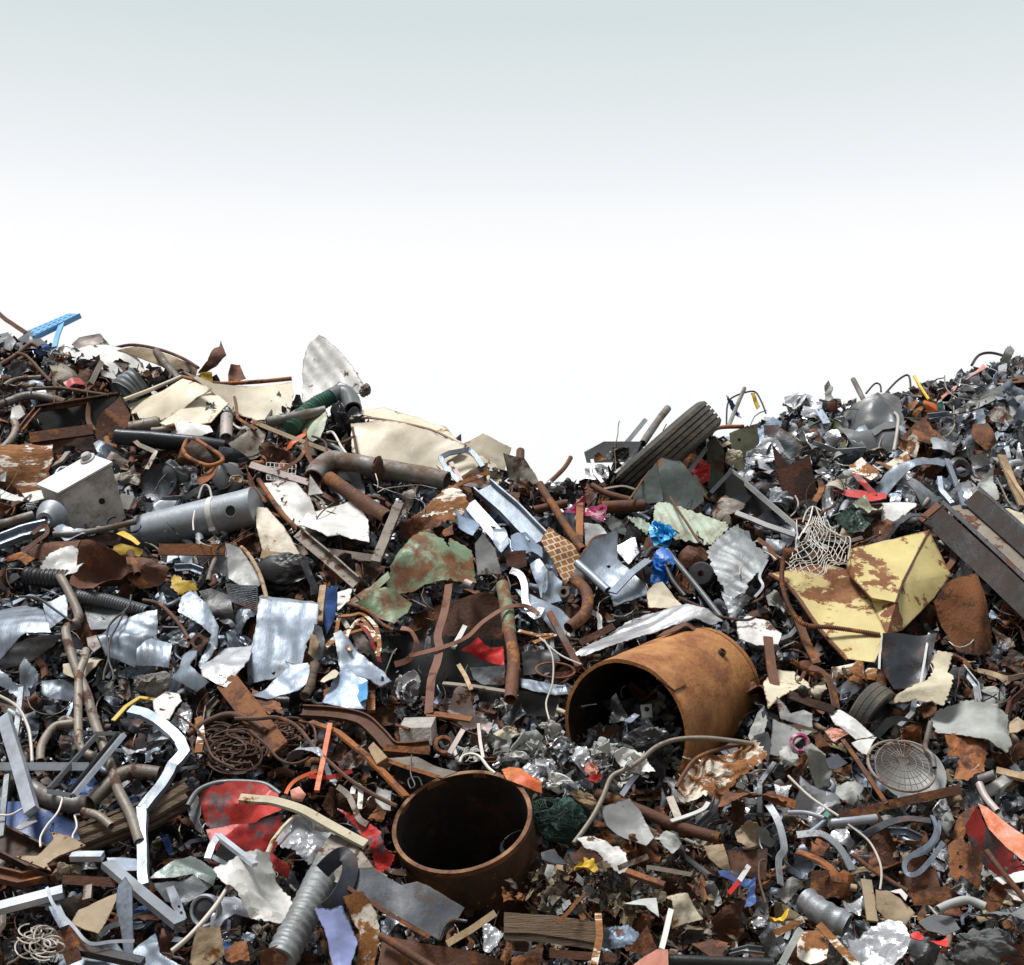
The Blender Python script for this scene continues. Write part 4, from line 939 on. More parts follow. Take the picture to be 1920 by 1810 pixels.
W('wire','thin cable hooked on the crest above the dark moulded part','cable','1624,738,.0 1640,720,.0 1650,722,.0 1652,735,.02',1.8,.0,cat='cable')
W('wire','long dark cable rising from the dark moulded part','cable','1660,738,.0 1685,712,.0 1704,705,.0 1708,740,.04',2,.0,cat='cable')
T('pipe_stub','dark angled bar end on the crest left of the dark moulded part','pipegrey','1600,712,.0 1614,740,.03 1630,772,.06',5,.0,cat='bar')
K('rag','white grey crumpled cloth on the right crest beside the yellow stick','foil',1700,752,24,20,.04,cat='cloth')
S('rag','pale twisted cloth at the top right corner of the heap','cloth','1866,705 1874,685 1880,660 1890,653 1898,664 1890,682 1900,706',NF,.04,cat='cloth',**FOIL)
K('plastic_bag','white bag beside the salmon panel on the right crest','foil',1820,722,30,20,.04,cat='bag')
B('steel_tube','dark blue grey tube pointing out of the right crest','dplast','1838,695 1855,715',rect(11,9),NF,.1,cat='tube')
# ================================================================ left middle
S('rusty_guard','curved rusty guard plate under the grey tank','rust','50,1028 80,1016 150,1011 141,1046 120,1056 85,1053 55,1041',(-.2,-.9,.4),.24,cr=.03,curl=.5,cat='guard',lm='rusty guard')
S('rusty_guard','dark hollow end of rusty sheet beside the yellow plates','rustd','148,1010 200,1000 235,1005 262,1018 240,1024 200,1022 150,1036',NF,.22,curl=.8,cat='guard')
S('plate','bright yellow plate lying just under the grey tank','yelp','217,1000 230,994 263,1016 258,1020 240,1012',NU,.32,cr=.02,lm='yellow plate')
S('plate','bright yellow plate behind the crushed rusty tube','yelp','213,1024 228,1019 270,1030 262,1044 240,1040 210,1041',NF,.26,cr=.02)
S('plate','torn yellow plate with dark bolts below the crushed rusty tube','yelp','318,1078 332,1076 345,1088 362,1090 372,1106 355,1110 340,1118 322,1104',NF,.26,rag=.08)
B('steel_bar','long flat rusty bar under the grey tank','rusto','298,1031 422,1031',rect(22,5),NF,.22,lm='long flat rusty bar')
def crushed_tube():
    t=thing('crushed_tube','heavily crumpled brown rusty tube below the yellow plates',230,1080,cat='tube',lm='crumpled rusty tube')
    S('left_lobe',None,'rust','141,1096 152,1062 166,1038 186,1035 240,1038 256,1058 250,1088 225,1092 186,1126 141,1114',(-.1,-.8,.6),.34,parent=t,cr=.16,wv=.1,freq=1.7,folds=[(80,.05,.9),(60,.25,-1.2)],res=22)
    S('right_lobe',None,'rust','236,1040 256,1034 270,1036 318,1070 306,1088 262,1102 240,1090',(.2,-.8,.5),.36,parent=t,cr=.14,freq=1.8,folds=[(95,.0,-1.1)],res=18)
    T('pinched_fold',None,'rust','244,1036,.4 252,1060,.4 258,1078,.4',7,parent=t)
crushed_tube()
S('sheet_metal','crumpled bright white sheet left of the crumpled rusty tube','white','72,1066 92,1046 114,1037 140,1040 163,1050 161,1067 146,1083 118,1076',NU,.34,cr=.12,rag=.03)
T('rubber_hose','ribbed black hose left of the crumpled rusty tube','black','48,1080 90,1084 130,1086',17,.22,ribs=(8,1.2),hollow=False,cat='hose')
B('galvanised_channel','grey folded gutter piece at the left edge below the cabinet','galv','-12,1020,.28 40,1000,.28 88,988,.28',chan(30,14,3),(-.1,-.8,.6),.28,cat='gutter',lm='grey gutter piece')
B('steel_strap','rusty folded strap right of the grey gutter piece','rust','40,1040 62,1020 88,1000 82,986 60,1002',9,NF,.32,k=4,cat='strap')
LA('machine_hub','grey cone shaped hub with a dark bore below the cabinet','tank',[(9,14),(16,14),(20,6),(26,0),(31,-14)],P(92,972,.26),vdir(-.2,-.3,.93),mpp(P(92,975)),32,cat='hub',lm='grey cone hub')
T('steel_pipe','grey pipe entering at the left edge above the gutter piece','pipegrey','-15,988 30,976 62,966',9,.22)
T('steel_pipe','thin grey pipe lying along the bottom of the tank','pipegrey','100,1002 150,1000 205,990 255,978',6,.34)
S('sheet_metal','curled bright metal lip in front of the cone hub','galv','100,995 118,985 138,993 170,997 160,1003 120,1008',NU,.34,cr=.05)
S('rusty_scrap','orange rusty folded scrap at the left edge under the gutter piece','rusto','5,1044 40,1034 64,1046 50,1062 38,1050 12,1052',NF,.3,cr=.1,cat='scrap')
S('rusty_scrap','orange scrap pieces at the left edge beside the rust streaked panel','rusto','-5,940 10,948 32,952 25,968 -5,962',NF,.26,**FOIL,cat='scrap')
def bracket_scrap(): pass
def downpipe():
    T('downpipe','long bent taupe drainpipe zigzagging down the left slope','taupe','112,1080,.38 128,1108,.38 146,1148,.38 144,1166,.4 124,1180,.4 130,1214,.4 146,1262,.4 163,1302,.4 176,1350,.42 196,1404,.42 210,1444,.42 222,1482,.44 246,1530,.44 262,1580,.44',9,.4,k=4,seg=18,lm='long bent drainpipe')
    T('downpipe','second taupe pipe ending in a hook beside the long drainpipe','taupe','161,1220,.42 158,1238,.44 149,1262,.44 147,1310,.44 147,1370,.42 150,1398,.4 164,1414,.38 186,1420,.36',8,.4,k=4,seg=18,lm='hooked pipe')
downpipe()
T('flexible_pipe','dark ribbed flexible pipe with open end below the crumpled tube','dplast','146,1118 200,1126 244,1138 276,1148',12,.3,ribs=(6,.9),lm='ribbed flexible pipe')
S('galvanised_sheet','curved ribbed galvanised duct sheet at the left edge','galv','-15,1132 44,1121 80,1140 96,1186 50,1192 -15,1222',(-.1,-.6,.8),.34,cr=.03,wv=.05,corr=(95,26,1.3),curl=.5,cat='sheet',lm='curved duct sheet')
S('galvanised_sheet','flat galvanised piece right of the curved duct sheet','galv','80,1126 127,1113 126,1157 93,1185 84,1150',(.2,-.7,.7),.32,cr=.04,cat='sheet')
S('galvanised_sheet','shaded underside of the curved duct at the left edge','galvd','-15,1222 75,1191 118,1190 100,1212 60,1240 -15,1262',(-.1,-.95,-.2),.26,cr=.03,corr=(95,22,1.2),cat='sheet')  # duller grey puts the underside's shade into the colour
S('galvanised_sheet','creased galvanised sheet in the middle of the left slope','galv','164,1178 200,1172 298,1156 296,1184 270,1208 246,1228 196,1222 184,1200',(-.05,-.6,.8),.34,cr=.08,corr=(70,20,1.5),folds=[(-80,.1,-.9)],cat='sheet',lm='creased galvanised sheet')
S('galvanised_sheet','dull sheet peeping out above the creased galvanised sheet','galvd','156,1140 224,1140 243,1166 205,1176 170,1178',NU,.22,cat='sheet')
S('galvanised_sheet','ribbed curved galvanised offcut right of the creased sheet','galv','257,1220 282,1188 323,1206 317,1252 290,1246 255,1246',(.1,-.8,.6),.36,cr=.02,corr=(12,12,1),curl=.6,cat='sheet')
S('galvanised_sheet','twisted galvanised strip curling around the rusty flange','galv','337,1152 342,1121 356,1105 390,1134 411,1176 405,1206 370,1248 366,1240 396,1190 376,1172',(-.3,-.7,.6),.34,cr=.05,corr=(40,9,.8),cat='sheet',lm='twisted galvanised strip')
S('galvanised_sheet','broad pale sheet with a dirty streak left of the seamed panel','foil','374,1246 400,1222 420,1200 476,1197 461,1266 428,1296 402,1284 380,1273',(-.05,-.6,.8),.3,cr=.07,cat='sheet',lm='broad pale sheet')
S('galvanised_sheet','galvanised sheet with a raised lip below the rusty flange','galv','331,1216 345,1205 357,1210 362,1250 390,1278 366,1296 332,1280',(-.5,-.7,.5),.32,cr=.05,curl=.5,cat='sheet')
S('galvanised_sheet','blue grey galvanised scraps under the curved duct','galv','0,1268 30,1275 58,1250 80,1276 70,1308 40,1290 0,1284',NLU,.3,**dict(FOIL,cr=.14),cat='sheet')
S('galvanised_sheet','folded galvanised box end left of the long drainpipe','galv','76,1276 120,1274 140,1288 138,1316 100,1312 80,1304',NF,.28,cr=.06,folds=[(10,.1,-.8)],cat='sheet')
S('panel','tan edged cream panel behind the hooked pipe','clothc','118,1242 160,1228 196,1234 182,1252 150,1270 118,1262',NU,.28,cr=.05)
S('metal_case','small grey hinged case right of the long drainpipe','pinkish','162,1196 180,1190 190,1212 176,1224 165,1212',(.2,-.8,.5),.4,cr=0,thick=5,cat='case')
def flange():
    o=S('pipe_flange','square rusty flange with a round hole among grey sheets','rust','352,1202 372,1186 392,1200 374,1222',(-.1,-.9,.3),.34,cr=0,rag=0,holes=((372,1203,9),),thick=4,cat='flange',lm='rusty flange')
flange()
S('panel','grey dirty leaf-shaped panel with rusty edge under the tank end','greypaint','422,1020 450,1028 474,1062 491,1100 470,1110 428,1082',(.1,-.8,.5),.3,cr=.05,lm='grey leaf panel')
T('rusty_edge_tube','rusty tube edging the grey leaf panel','tan','452,1026,.38 470,1045,.38 488,1080,.38 500,1122,.36',4,.38,cat='tube')
mesh_panel('radiator','dark finned radiator below the grey leaf panel','dsteel','424,1096 482,1100 486,1146 434,1128',2,12,1.6,.24,2,cat='radiator')
T('steel_tube','pair of beige tubes bent under the tank','taupe','404,1048 396,1068 390,1090',5,.28)
S('plastic_fender','dark curved fender right of the yellow bolt plate','black','372,1106 395,1098 430,1114 440,1160 430,1196 405,1170',(.1,-.9,.3),.2,cr=.04,curl=.5,cat='fender')
T('steel_tube','rusty thin pipe snaking from the ribbed flexible pipe','wirer','268,1126 296,1132 318,1150 340,1176 354,1200',4,.34)
W('cable','thin black cable draped down over the creased galvanised sheet','cable','246,1116 240,1140 212,1164 201,1186 204,1230 196,1260 194,1276',2.2,.46)
W('cable','second black cable loop beside the draped cable','cable','236,1142 222,1170 207,1200 204,1236 212,1262 212,1276',2,.46)
W('cable','dark cable arching over the curved duct sheet','cable','36,1119 70,1122 105,1145 134,1166',2.4,.46)
K('concrete_lump','pale broken concrete lump under the ribbed offcut','concrete',276,1280,32,26,.3,rot=20,amp=.32,sharp=30,cat='concrete',lm='concrete lump')
B('yellow_strip','yellow orange painted strip beside the bent white duct','yelp','212,1352 236,1326 262,1308 292,1313',rect(9,3),NU,.36,cat='strip')
def duct():
    t=thing('metal_duct','silver white square duct bent and kinked down the left side',270,1500,cat='duct',lm='bent white duct')
    B('upper_length',None,'galv','244,1332,.42 272,1338,.44 308,1362,.46 338,1392,.46 346,1412,.46 326,1436,.44',rect(20,12),NH,parent=t,k=1,jit=3.2)
    B('middle_length',None,'galv','326,1434,.44 318,1452,.44 298,1480,.44 268,1518,.44',rect(20,13),NH,parent=t,jit=2.6)
    B('lower_length',None,'galv','267,1514,.44 266,1560,.44 268,1610,.42 272,1662,.4',rect(18,13),NF,parent=t,jit=2.6)
duct()
S('sheet_metal','clean white broken plate above the bent white duct','white','286,1312 310,1298 336,1300 341,1312 318,1352 300,1346 288,1330',NU,.42,cr=.04)
S('foil_sheet','crinkled silver foil under the white broken plate','foil','318,1352 340,1320 350,1316 362,1340 352,1380 336,1366',NF,.36,**FOIL,cat='foil')
S('crushed_can','crumpled grey white tin below the bent white duct','foil','226,1392 262,1386 300,1380 330,1392 318,1410 270,1408 240,1412',NU,.3,**FOIL)
def fold_box(): pass
# seamed panel
def lid():
    t=thing('seamed_sheet','large grey seamed metal panel with a bent rim left of the blue plank',535,1200,cat='panel',lm='seamed grey panel')
    S('face',None,'galv','485,1117 515,1122 580,1131 598,1134 597,1172 578,1205 568,1250 512,1273 466,1284 464,1256 478,1180',(-.05,-.88,.45),.34,parent=t,cr=.03,wv=.04,corr=(2,38,1.3),rag=.01,res=22)
    S('rim',None,'galv','484,1116 490,1110 516,1120 584,1126 602,1136 597,1140 578,1138 514,1129',NU,.40,parent=t,cr=.02)
lid()
S('sheet_metal','grey sheet folded under the seamed panel','galv','470,1300 500,1286 545,1256 578,1254 590,1270 560,1290 520,1296 500,1304',NU,.34,cr=.06)
S('plastic_tray','clear grey plastic tray right of the seamed panel','galvd','590,1170 604,1176 609,1200 604,1236 590,1242 584,1210',(.3,-.9,.2),.38,cr=.02,cat='tray')
S('tan_scrap','tan slab stuck in the clear plastic tray','woodl','583,1190 592,1180 597,1205 590,1234 578,1226',NR,.42,cr=.04,cat='scrap')
def plank():
    t=thing('painted_plank','blue painted wooden plank end above the seamed panel',615,1140,cat='plank',lm='blue plank')
    S('blue_face',None,'blue','611,1104 631,1098 633,1120 628,1158 612,1192 606,1160',(.2,-.95,.2),.36,parent=t,cr=.02,thick=5)
    B('wood_side',None,'woodl','606,1100,.34 602,1130,.34 599,1168,.34',rect(12,8),NF,parent=t)
plank()
S('sheet_metal','white pointed board behind the blue plank','white','632,1112 662,1096 655,1128 640,1140 632,1146',NU,.3,cr=.02)
S('sheet_metal','dark blue grey strip with pale stripe left of the blue plank','dsteel','562,1054 574,1048 588,1082 600,1108 592,1116 578,1092',NF,.32,cr=.02)
K('black_sack','dark collapsed plastic sack above the seamed panel','black',545,1085,50,36,.08,amp=.35,cat='sack')
# green rusted sheet
def green():
    t=thing('bodywork_sheet','large crumpled green sheet blotched with rust in the centre',820,1060,cat='panel',lm='crumpled green sheet')
    S('main',None,'green','740,1056 776,1017 812,995 832,1012 842,1030 843,997 883,1015 891,1071 856,1086 780,1096 730,1098 722,1078',(-.05,-.72,.68),.38,parent=t,cr=.10,wv=.09,freq=1.8,res=24,rag=.025)
    S('torn_strip',None,'green','648,1132 690,1100 728,1072 732,1084 700,1116 668,1140',(-.3,-.7,.6),.36,parent=t,cr=.05)
    S('lower_fold',None,'green','706,1102 740,1100 774,1118 764,1146 738,1182 716,1168 690,1140 664,1132 688,1122',(.1,-.85,.5),.36,parent=t,cr=.06,folds=[(10,.15,-.8),(-60,.2,.6)])
    T('torn_edge',None,'rust','650,1132,.42 690,1146,.42 716,1170,.42 738,1182,.42',3.5,parent=t)
green()
S('steel_plate','big brown rusty back plate in the dark hollow','rust','762,1156 830,1130 910,1110 944,1126 942,1204 850,1200 750,1180',(0,-.97,.1),.04,cr=.04,cat='plate')
S('steel_plate','black sheet painting the shade deep under the hollow','dark','690,1190 800,1190 960,1200 960,1300 800,1310 690,1290',(0,-.97,.1),-.05,cr=.05,cat='plate')  # black sheet set behind, the hollow's shade is in its colour
B('steel_band','broad rusty band hanging down under the green sheet','rustband','842,1096,.36 834,1145,.4 821,1190,.42 824,1214,.42 820,1240,.42 809,1275,.42 804,1338,.42',15,(-.2,-.95,.2),.4,k=4,cat='band',lm='broad hanging band')
B('steel_band','long narrow rusty band arching over the dark hollow','rustband','768,1230,.4 830,1214,.46 874,1196,.46 905,1167,.46 940,1144,.46 966,1136,.44 990,1138,.42 1010,1152,.4',9,(-.2,-.8,.5),.44,k=5,cat='band',lm='arched narrow band')
B('steel_band','curled end of rusty band in the dark hollow','rustband','752,1178 770,1184 781,1204 776,1226 760,1240 740,1246',11,(.6,-.6,.3),.36,k=5,cat='band')
S('cloth','bright red plastic sheet scrap in the dark hollow','redp','862,1222 880,1212 896,1195 908,1208 921,1214 944,1210 946,1250 925,1244 902,1236 880,1224',NF,.3,cr=.09,cat='plastic',lm='bright red scrap')
B('plastic_strip','white plastic stick beside the bright red scrap','white','872,1174 849,1216',rect(9,3),NF,.42,cat='stick')
def rusttube():
    T('steel_post','two-tone rusty green post standing at the right of the hollow','green','942,1098 950,1140 955,1190',13,.34,cat='post',lm='rusty green post')
    T('steel_post','rusty tube foot continuing below the rusty green post','rust','955,1186 963,1240 957,1312',12,.36,cat='post')
rusttube()
T('steel_tube','small open pipe end below the crumpled green sheet','pinkish','886,1098 872,1092',7,.4)
S('sheet_metal','dark grey plate below the bright red scrap','galvd','880,1252 948,1248 946,1284 905,1284 888,1274',NF,.26)
B('flat_bar','weathered flat bar lying across the bottom of the hollow','taupe','830,1282 890,1288 952,1298',rect(11,4),NU,.36,lm='weathered flat bar')
B('wood_splinter','pale splintered stick below the bright red scrap','woodl','860,1246 874,1270 884,1294',rect(8,3),NF,.4,jit=1.2,cat='stick')
K('rag','small white knotted rag hanging in the hollow','foil',800,1212,6,18,.34,amp=.4)
S('tripod_cloth','pinkish white ragged cloth right of the hanging band','pinkish','850,1302 860,1288 878,1296 892,1340 925,1358 917,1378 898,1362 872,1368 838,1334 846,1322',NF,.38,**CLOTH,cat='cloth',lm='pinkish ragged cloth')
B('pole','pale pole slanting under the pinkish cloth','pinkish','868,1370 842,1414',rect(9,6),NF,.38)
B('pole','thin pale pole right under the pinkish cloth','pinkish','897,1358 900,1390 906,1422',rect(6,4),NF,.38)
def skeleton():
    t=thing('metal_skeleton','rusty cream skeleton of torn strips below the green sheet',670,1200,cat='skeleton',lm='cream strip skeleton')
    for i,s in enumerate(('612,1212 630,1195 655,1182 668,1166 682,1160','640,1156 660,1154 680,1152 704,1176 712,1206 706,1226','655,1182 648,1206 658,1222','680,1162 700,1186 712,1210 708,1232','630,1192 636,1160','664,1170 690,1176 706,1204','612,1214 650,1190 690,1178')):
        B('torn_strip',None,'peel' if i%2 else 'creamr',s,rect(7,3),NH,.38,k=3,jit=1.5,parent=t)
skeleton()
S('sheet_metal','beige tray sheet inside the cream strip skeleton','taupe','656,1186 672,1180 695,1206 702,1220 690,1230 668,1214',NF,.3,cr=.03)
S('sheet_metal','dark red strip across the cream strip skeleton','red','676,1166 692,1180 704,1206 716,1244 708,1240 694,1204',NR,.36)
S('sheet_metal','grey crumpled sheet above the blue grey drum sheet','galv','626,1212 640,1208 672,1228 721,1247 734,1274 714,1290 690,1276 668,1266 640,1258',NU,.36,cr=.1)
S('sheet_metal','pale blue grey sheet with wavy torn edges','bluesteel','604,1318 624,1258 648,1246 668,1266 690,1276 688,1336 655,1334 625,1328',(-.05,-.85,.5),.36,cr=.07,wv=.1,lm='pale blue sheet')
S('sheet_metal','blue flap curling off the pale blue sheet','sky_blue','658,1292 688,1276 690,1312 676,1318',NL,.4,cr=.05,sharp=40)
K('foil_wad','shiny crumpled silver duct piece right of the pale blue sheet','silver',762,1290,24,32,.3,rot=10,amp=.5,cat='foil',lm='silver duct wad')
K('foil_wad','dark glossy bag between the pale blue sheet and the silver wad','dsteel',716,1300,26,34,.22,amp=.45,cat='bag')
B('rusted_post','scabby white rusty post right of the pale blue sheet','peel','698,1278 696,1335',rect(14,8),NF,.3,cat='post')
S('sheet_metal','cream board offcut below the cream strip skeleton','cream','600,1276 628,1254 636,1262 630,1270 608,1278',NU,.4,cr=.02)
T('wood_branch','brown broken branch standing beside the pale blue sheet','wood','590,1246 584,1280 572,1305',9,.4,hollow=False,jit=.3,cat='branch')
# ================================================================ centre
def centre_galv():
    S('sheet_metal','big dirty grey sheet with a rusty upper edge in the centre','galv','1082,1056 1110,1020 1156,1005 1158,1045 1212,1098 1216,1112 1176,1141 1148,1158 1140,1108',(.05,-.75,.62),.3,cr=.06,lm='dirty grey sheet',holes=((1142,1057,3.5),))
    B('rusty_edge','rusty curled edge on top of the dirty grey sheet','rust','1082,1058,.36 1098,1032,.36 1118,1008,.36 1156,1003,.34',7,NF,.36,k=4,cat='edge')
    B('galvanised_strip','pale strap crossing the right corner of the dirty grey sheet','galv','1148,1112,.42 1180,1078,.42 1216,1050,.42',rect(17,3),NU,.42,cat='strap')
    T('steel_pipe','grey tube lying along the left of the dirty grey sheet','galv','1082,1056 1112,1082 1140,1108',8,.38)
    S('sheet_metal','white square plate above the dirty grey sheet','foil','1154,1018 1190,1011 1198,1040 1178,1062 1164,1040',(.1,-.7,.7),.34,cr=.05)
    S('sheet_metal','mottled grey sheet left of the white square plate','greypaint','1094,985 1120,978 1140,1000 1115,1010 1098,1016',NU,.3,cr=.06)
    S('plastic_sack','dark grey crumpled sack right of the magenta bag','clothd','1134,968 1150,965 1175,990 1172,1008 1148,1000',NF,.24,**CLOTH)
    S('panel','cream flaking sheet with rusty left edge behind the silver foil','cream','1212,1112 1226,1098 1242,1092 1262,1112 1284,1138 1215,1143',(.05,-.8,.6),.32,cr=.05)
centre_galv()
S('corrugated_sheet','weathered grey corrugated sheet hanging right of the blue bag','galvc','1327,1026 1350,1000 1386,977 1412,1008 1441,1046 1430,1064 1392,1118 1373,1146 1357,1100 1342,1075',(.1,-.78,.6),.3,cr=.05,wv=.08,corr=(52,26,1.7,.8),rag=.03,res=28,lm='weathered corrugated sheet')
S('sheet_metal','torn grey tail below the weathered corrugated sheet','galvd','1352,1100 1372,1120 1392,1112 1412,1120 1385,1150 1370,1172 1362,1140',NF,.28,**dict(FOIL,cr=.12))
B('steel_strip','curved pale trim on the right of the corrugated sheet','foil','1438,1050 1424,1080 1430,1100 1415,1120',rect(5,3),NF,.36,k=4,cat='trim')
S('foil_sheet','long wrinkled silver foil blanket draped behind the big barrel','silver','1076,1228 1104,1206 1130,1186 1172,1148 1212,1131 1272,1135 1316,1152 1357,1168 1336,1178 1302,1172 1242,1192 1186,1206 1130,1226 1098,1238',(0,-.7,.7),.34,cr=.13,wv=.08,freq=3.2,aniso=(22,.22),rag=.012,res=38,sharp=30,lm='silver foil blanket',cat='foil')
S('flat_bar','flat rusty tab lying on the silver foil blanket','rust','1230,1196 1262,1174 1288,1157 1306,1167 1299,1180 1284,1178 1250,1194',NU,.46,cr=.02,folds=[(0,.3,-.8)],cat='bar')
S('sheet_metal','white ribbed offcut right of the silver foil blanket','white','1380,1168 1403,1157 1440,1172 1466,1191 1460,1202 1420,1200 1386,1198',NU,.34,cr=.05,corr=(15,14,1))
T('steel_cable','rusty cable end lying on the pale green corrugated sheet','wirer','1256,932,.32 1272,958,.34 1286,978,.36 1300,1000,.36 1312,1018,.36',2.6,.36,cat='cable',hollow=False)
T('steel_cable','rusty cable running right from the silver foil blanket','wirer','1272,1120 1310,1137 1350,1156 1396,1163 1415,1158',2.6,.4,cat='cable',hollow=False)
T('pipe_bend','thick rusty bent pipe left of the silver foil blanket','rust','1078,1088,.3 1096,1104,.32 1102,1126,.34 1096,1152,.36 1066,1178,.36',11,.34,k=6,seg=18,cat='pipe',lm='rusty pipe bend')
def pipeflange():
    t=thing('pipe_flange','small oval rusty pipe flange above the rusty pipe bend',1057,1110,cat='flange')
    c=P(1057,1110,.36); sc=mpp(c); mb=MB(); lathe_geo(mb,[(6,-2),(6,2),(11,2),(11,-2)],c,vdir(-.2,.25,.94),24,closed=True)
    mb.v=[V(q) for q in mb.v]; mb.v=[c+(q-c)*sc for q in mb.v]; build('ring',mb,'taupe',parent=t)
    T('pipe',None,'rust','1057,1110,.34 1064,1106,.26',7,parent=t)
pipeflange()
B('galvanised_strip','bright bent strip hooking down left of the rusty pipe bend','foil','958,1070,.36 975,1078,.36 984,1100,.36 986,1132,.38 1004,1156,.38 1016,1140,.38',rect(13,3),(-.2,-.9,.4),.36,k=4,cat='strip',lm='bright hooked strip')
S('sheet_metal','grey folded channel sheet under the bright hooked strip','galv','966,1118 1010,1130 1076,1152 1056,1174 1022,1162 986,1142',NU,.3,cr=.05,folds=[(-70,.05,-.8)])
S('sheet_metal','slate folded casing left of the brick panel','bluesteel','955,1010 986,996 1020,1022 1018,1046 1000,1034 978,1040 960,1030',NRU,.36,cr=.06)
S('steel_plate','dark brown square plate left of the slate casing','rustd','948,1034 986,1032 988,1062 970,1068 950,1060',NF,.38,cr=.02,cat='plate')
S('sheet_metal','pointed dull sheets hanging below the slate casing','galv','996,1060 1012,1048 1028,1070 1026,1106 1014,1122 1004,1090',NL,.34,cr=.06)
S('sheet_metal','second pointed dull sheet beside the rusty pipe flange','galv','1022,1076 1036,1070 1048,1096 1050,1130 1024,1132 1018,1110',NR,.3,cr=.06)
B('rusty_pole','dark rusty pole leaning from the rusty pipe bend to the barrel','rustd','1030,1150,.4 1058,1200,.4 1086,1252,.38',rect(12,9),NF,.4,cat='pole')
LA('steel_ring','thin rusty ring lying left of the big barrel','rust',[(33,-1.2),(37,-1.2),(37,1.2),(33,1.2)],P(1041,1257,.36),vdir(.05,.97,.26),mpp(P(1041,1257)),44,closed=True,cat='ring')
S('sheet_metal','dark slate plate behind the thin rusty ring','dplast','978,1222 1040,1216 1050,1240 1030,1262 982,1264',NF,.2)
S('galvanised_sheet','long flat galvanised piece left of the big barrel','galv','975,1276 1060,1286 1066,1300 1010,1296 978,1290',NU,.28,cat='sheet')
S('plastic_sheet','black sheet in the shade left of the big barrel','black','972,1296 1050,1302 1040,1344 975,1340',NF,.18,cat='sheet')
B('pale_splinter','pale splintered strip above the dark slate plate','creamr','972,1184 1008,1192 1042,1190 1000,1206',rect(10,3),NU,.36,jit=1.5,cat='splinter')
W('wire','thin white wire hanging before the thin rusty ring','wirew','1020,1200 1036,1232 1036,1280 1024,1318 1030,1350',1.8,.46)
W('wire','pale straight wire running to the rim of the big barrel','wirew','1012,1196 1050,1228 1090,1246',1.6,.44)
B('steel_bar','brown flat bar under the silver foil blanket','rust','1086,1206 1120,1190 1150,1174',rect(13,5),NF,.28)
# ================================================================ right middle
def yellow():
    t=thing('bodywork_sheet','large yellow steel panel patched with brown rust, folded in half',1610,1110,cat='panel',lm='yellow panel')
    q=dict(A=(1443,1076,.30),B=(1500,1062,.28),C=(1560,1060,.28),D=(1592,1070,.32),E=(1634,1128,.42),F=(1662,1191,.46),G=(1640,1242,.40),H=(1590,1236,.36),I=(1540,1182,.34),J=(1484,1104,.31),
        K=(1590,1030,.50),L=(1742,994,.40),M=(1693,1091,.56),N=(1680,1131,.58),O=(1634,1122,.58),Q=(1608,1094,.55),R=(1783,1076,.22),S=(1752,1121,.26),T=(1692,1182,.38),U=(1588,1072,.44))
    v3={k:P(*w) for k,w in q.items()}
    mb=MB(); facets(mb,v3,['ABJ','BCJ','CIJ','CDI','DEI','EFI','FHI','FGH']); build('lower_face',mb,'yellow',parent=t,sharp=25)
    mb=MB(); facets(mb,v3,['KLQ','LMQ','MOQ','MNO','KQU']); build('top_flap',mb,'yellow',parent=t,sharp=25)
    mb=MB(); facets(mb,v3,['LRM','RSM','STM','TNM','TFN','NFE','NEO']); build('turned_face',mb,'yellow',parent=t,sharp=25)
    mb=MB(); facets(mb,v3,['QUD','QDE','QEO']); build('flap_side',mb,'rust',parent=t,sharp=25)
    T('rolled_rim',None,'rust','1442,1077,.34 1484,1106,.34 1540,1184,.34 1590,1238,.34',4,parent=t)
    T('fold_line',None,'rust','1742,995,.405 1718,1042,.48 1693,1091,.565 1680,1131,.585',2.2,k=1,parent=t)
yellow()
S('bodywork_sheet','orange rusty curved panel right of the yellow panel','rusto','1747,1131 1768,1097 1800,1082 1836,1070 1851,1106 1862,1160 1871,1220 1846,1231 1797,1221 1780,1197 1758,1160',(.15,-.9,.35),.32,cr=.02,wv=.05,folds=[(-8,.22,-.7)],rag=.012,cat='panel',lm='orange rusty panel')
def netting():
    t=thing('wire_netting','tangled off-white chain-link netting hung over the yellow panel',1540,1030,cat='netting',lm='chain-link netting')
    mb=MB(); nu,nv=9,8
    def at(u,v):
        L=(1505-22*v+8*math.sin(v*5),978+88*v); Rr=(1545+50*min(1,v*1.6)-6*v,968+30*v+60*v)
        x=L[0]*(1-u)+Rr[0]*u; y=L[1]*(1-u)+Rr[1]*u+16*math.sin(u*3.1)*v
        k=V((x*.035,y*.035,3)); return P(x+15*noise.noise(k),y+15*noise.noise(k+V((4,8,1))),.56+.06*noise.noise(k+V((1,2,9))))
    sc=mpp(P(1540,1030))
    for i in range(-nv,nu+1):
        for s in (0,1):
            q=[]
            for j in range(31):
                v=j/30; u=(i+v*nv)/nu
                if s: u=1-u
                if -.001<=u<=1.001: q.append(at(u,v)+(V((0,-.005,.004)) if s else V((0,0,0))))
            if len(q)>3: tube_geo(mb,q,.85*sc,5,False)
    build('mesh',mb,'wirew',parent=t,sharp=0)
    for s in ('1505,980 1512,960 1524,950 1540,958','1530,952 1545,985 1575,1005 1594,1010 1590,1050','1524,950 1518,975 1506,1000','1497,1012 1510,990 1526,980'):
        W('edge_wire',None,'wirew',s,1.5,.58,parent=t)
netting()
T('steel_cable','thick twisted rusty cable looping across the yellow panel','rust','1468,1048,.5 1466,1090,.5 1474,1124,.5 1488,1152,.48 1510,1172,.46 1560,1177,.46 1610,1184,.46 1650,1191,.46',4.4,.46,hollow=False,ribs=(4,.7),cat='cable',lm='thick rusty cable')
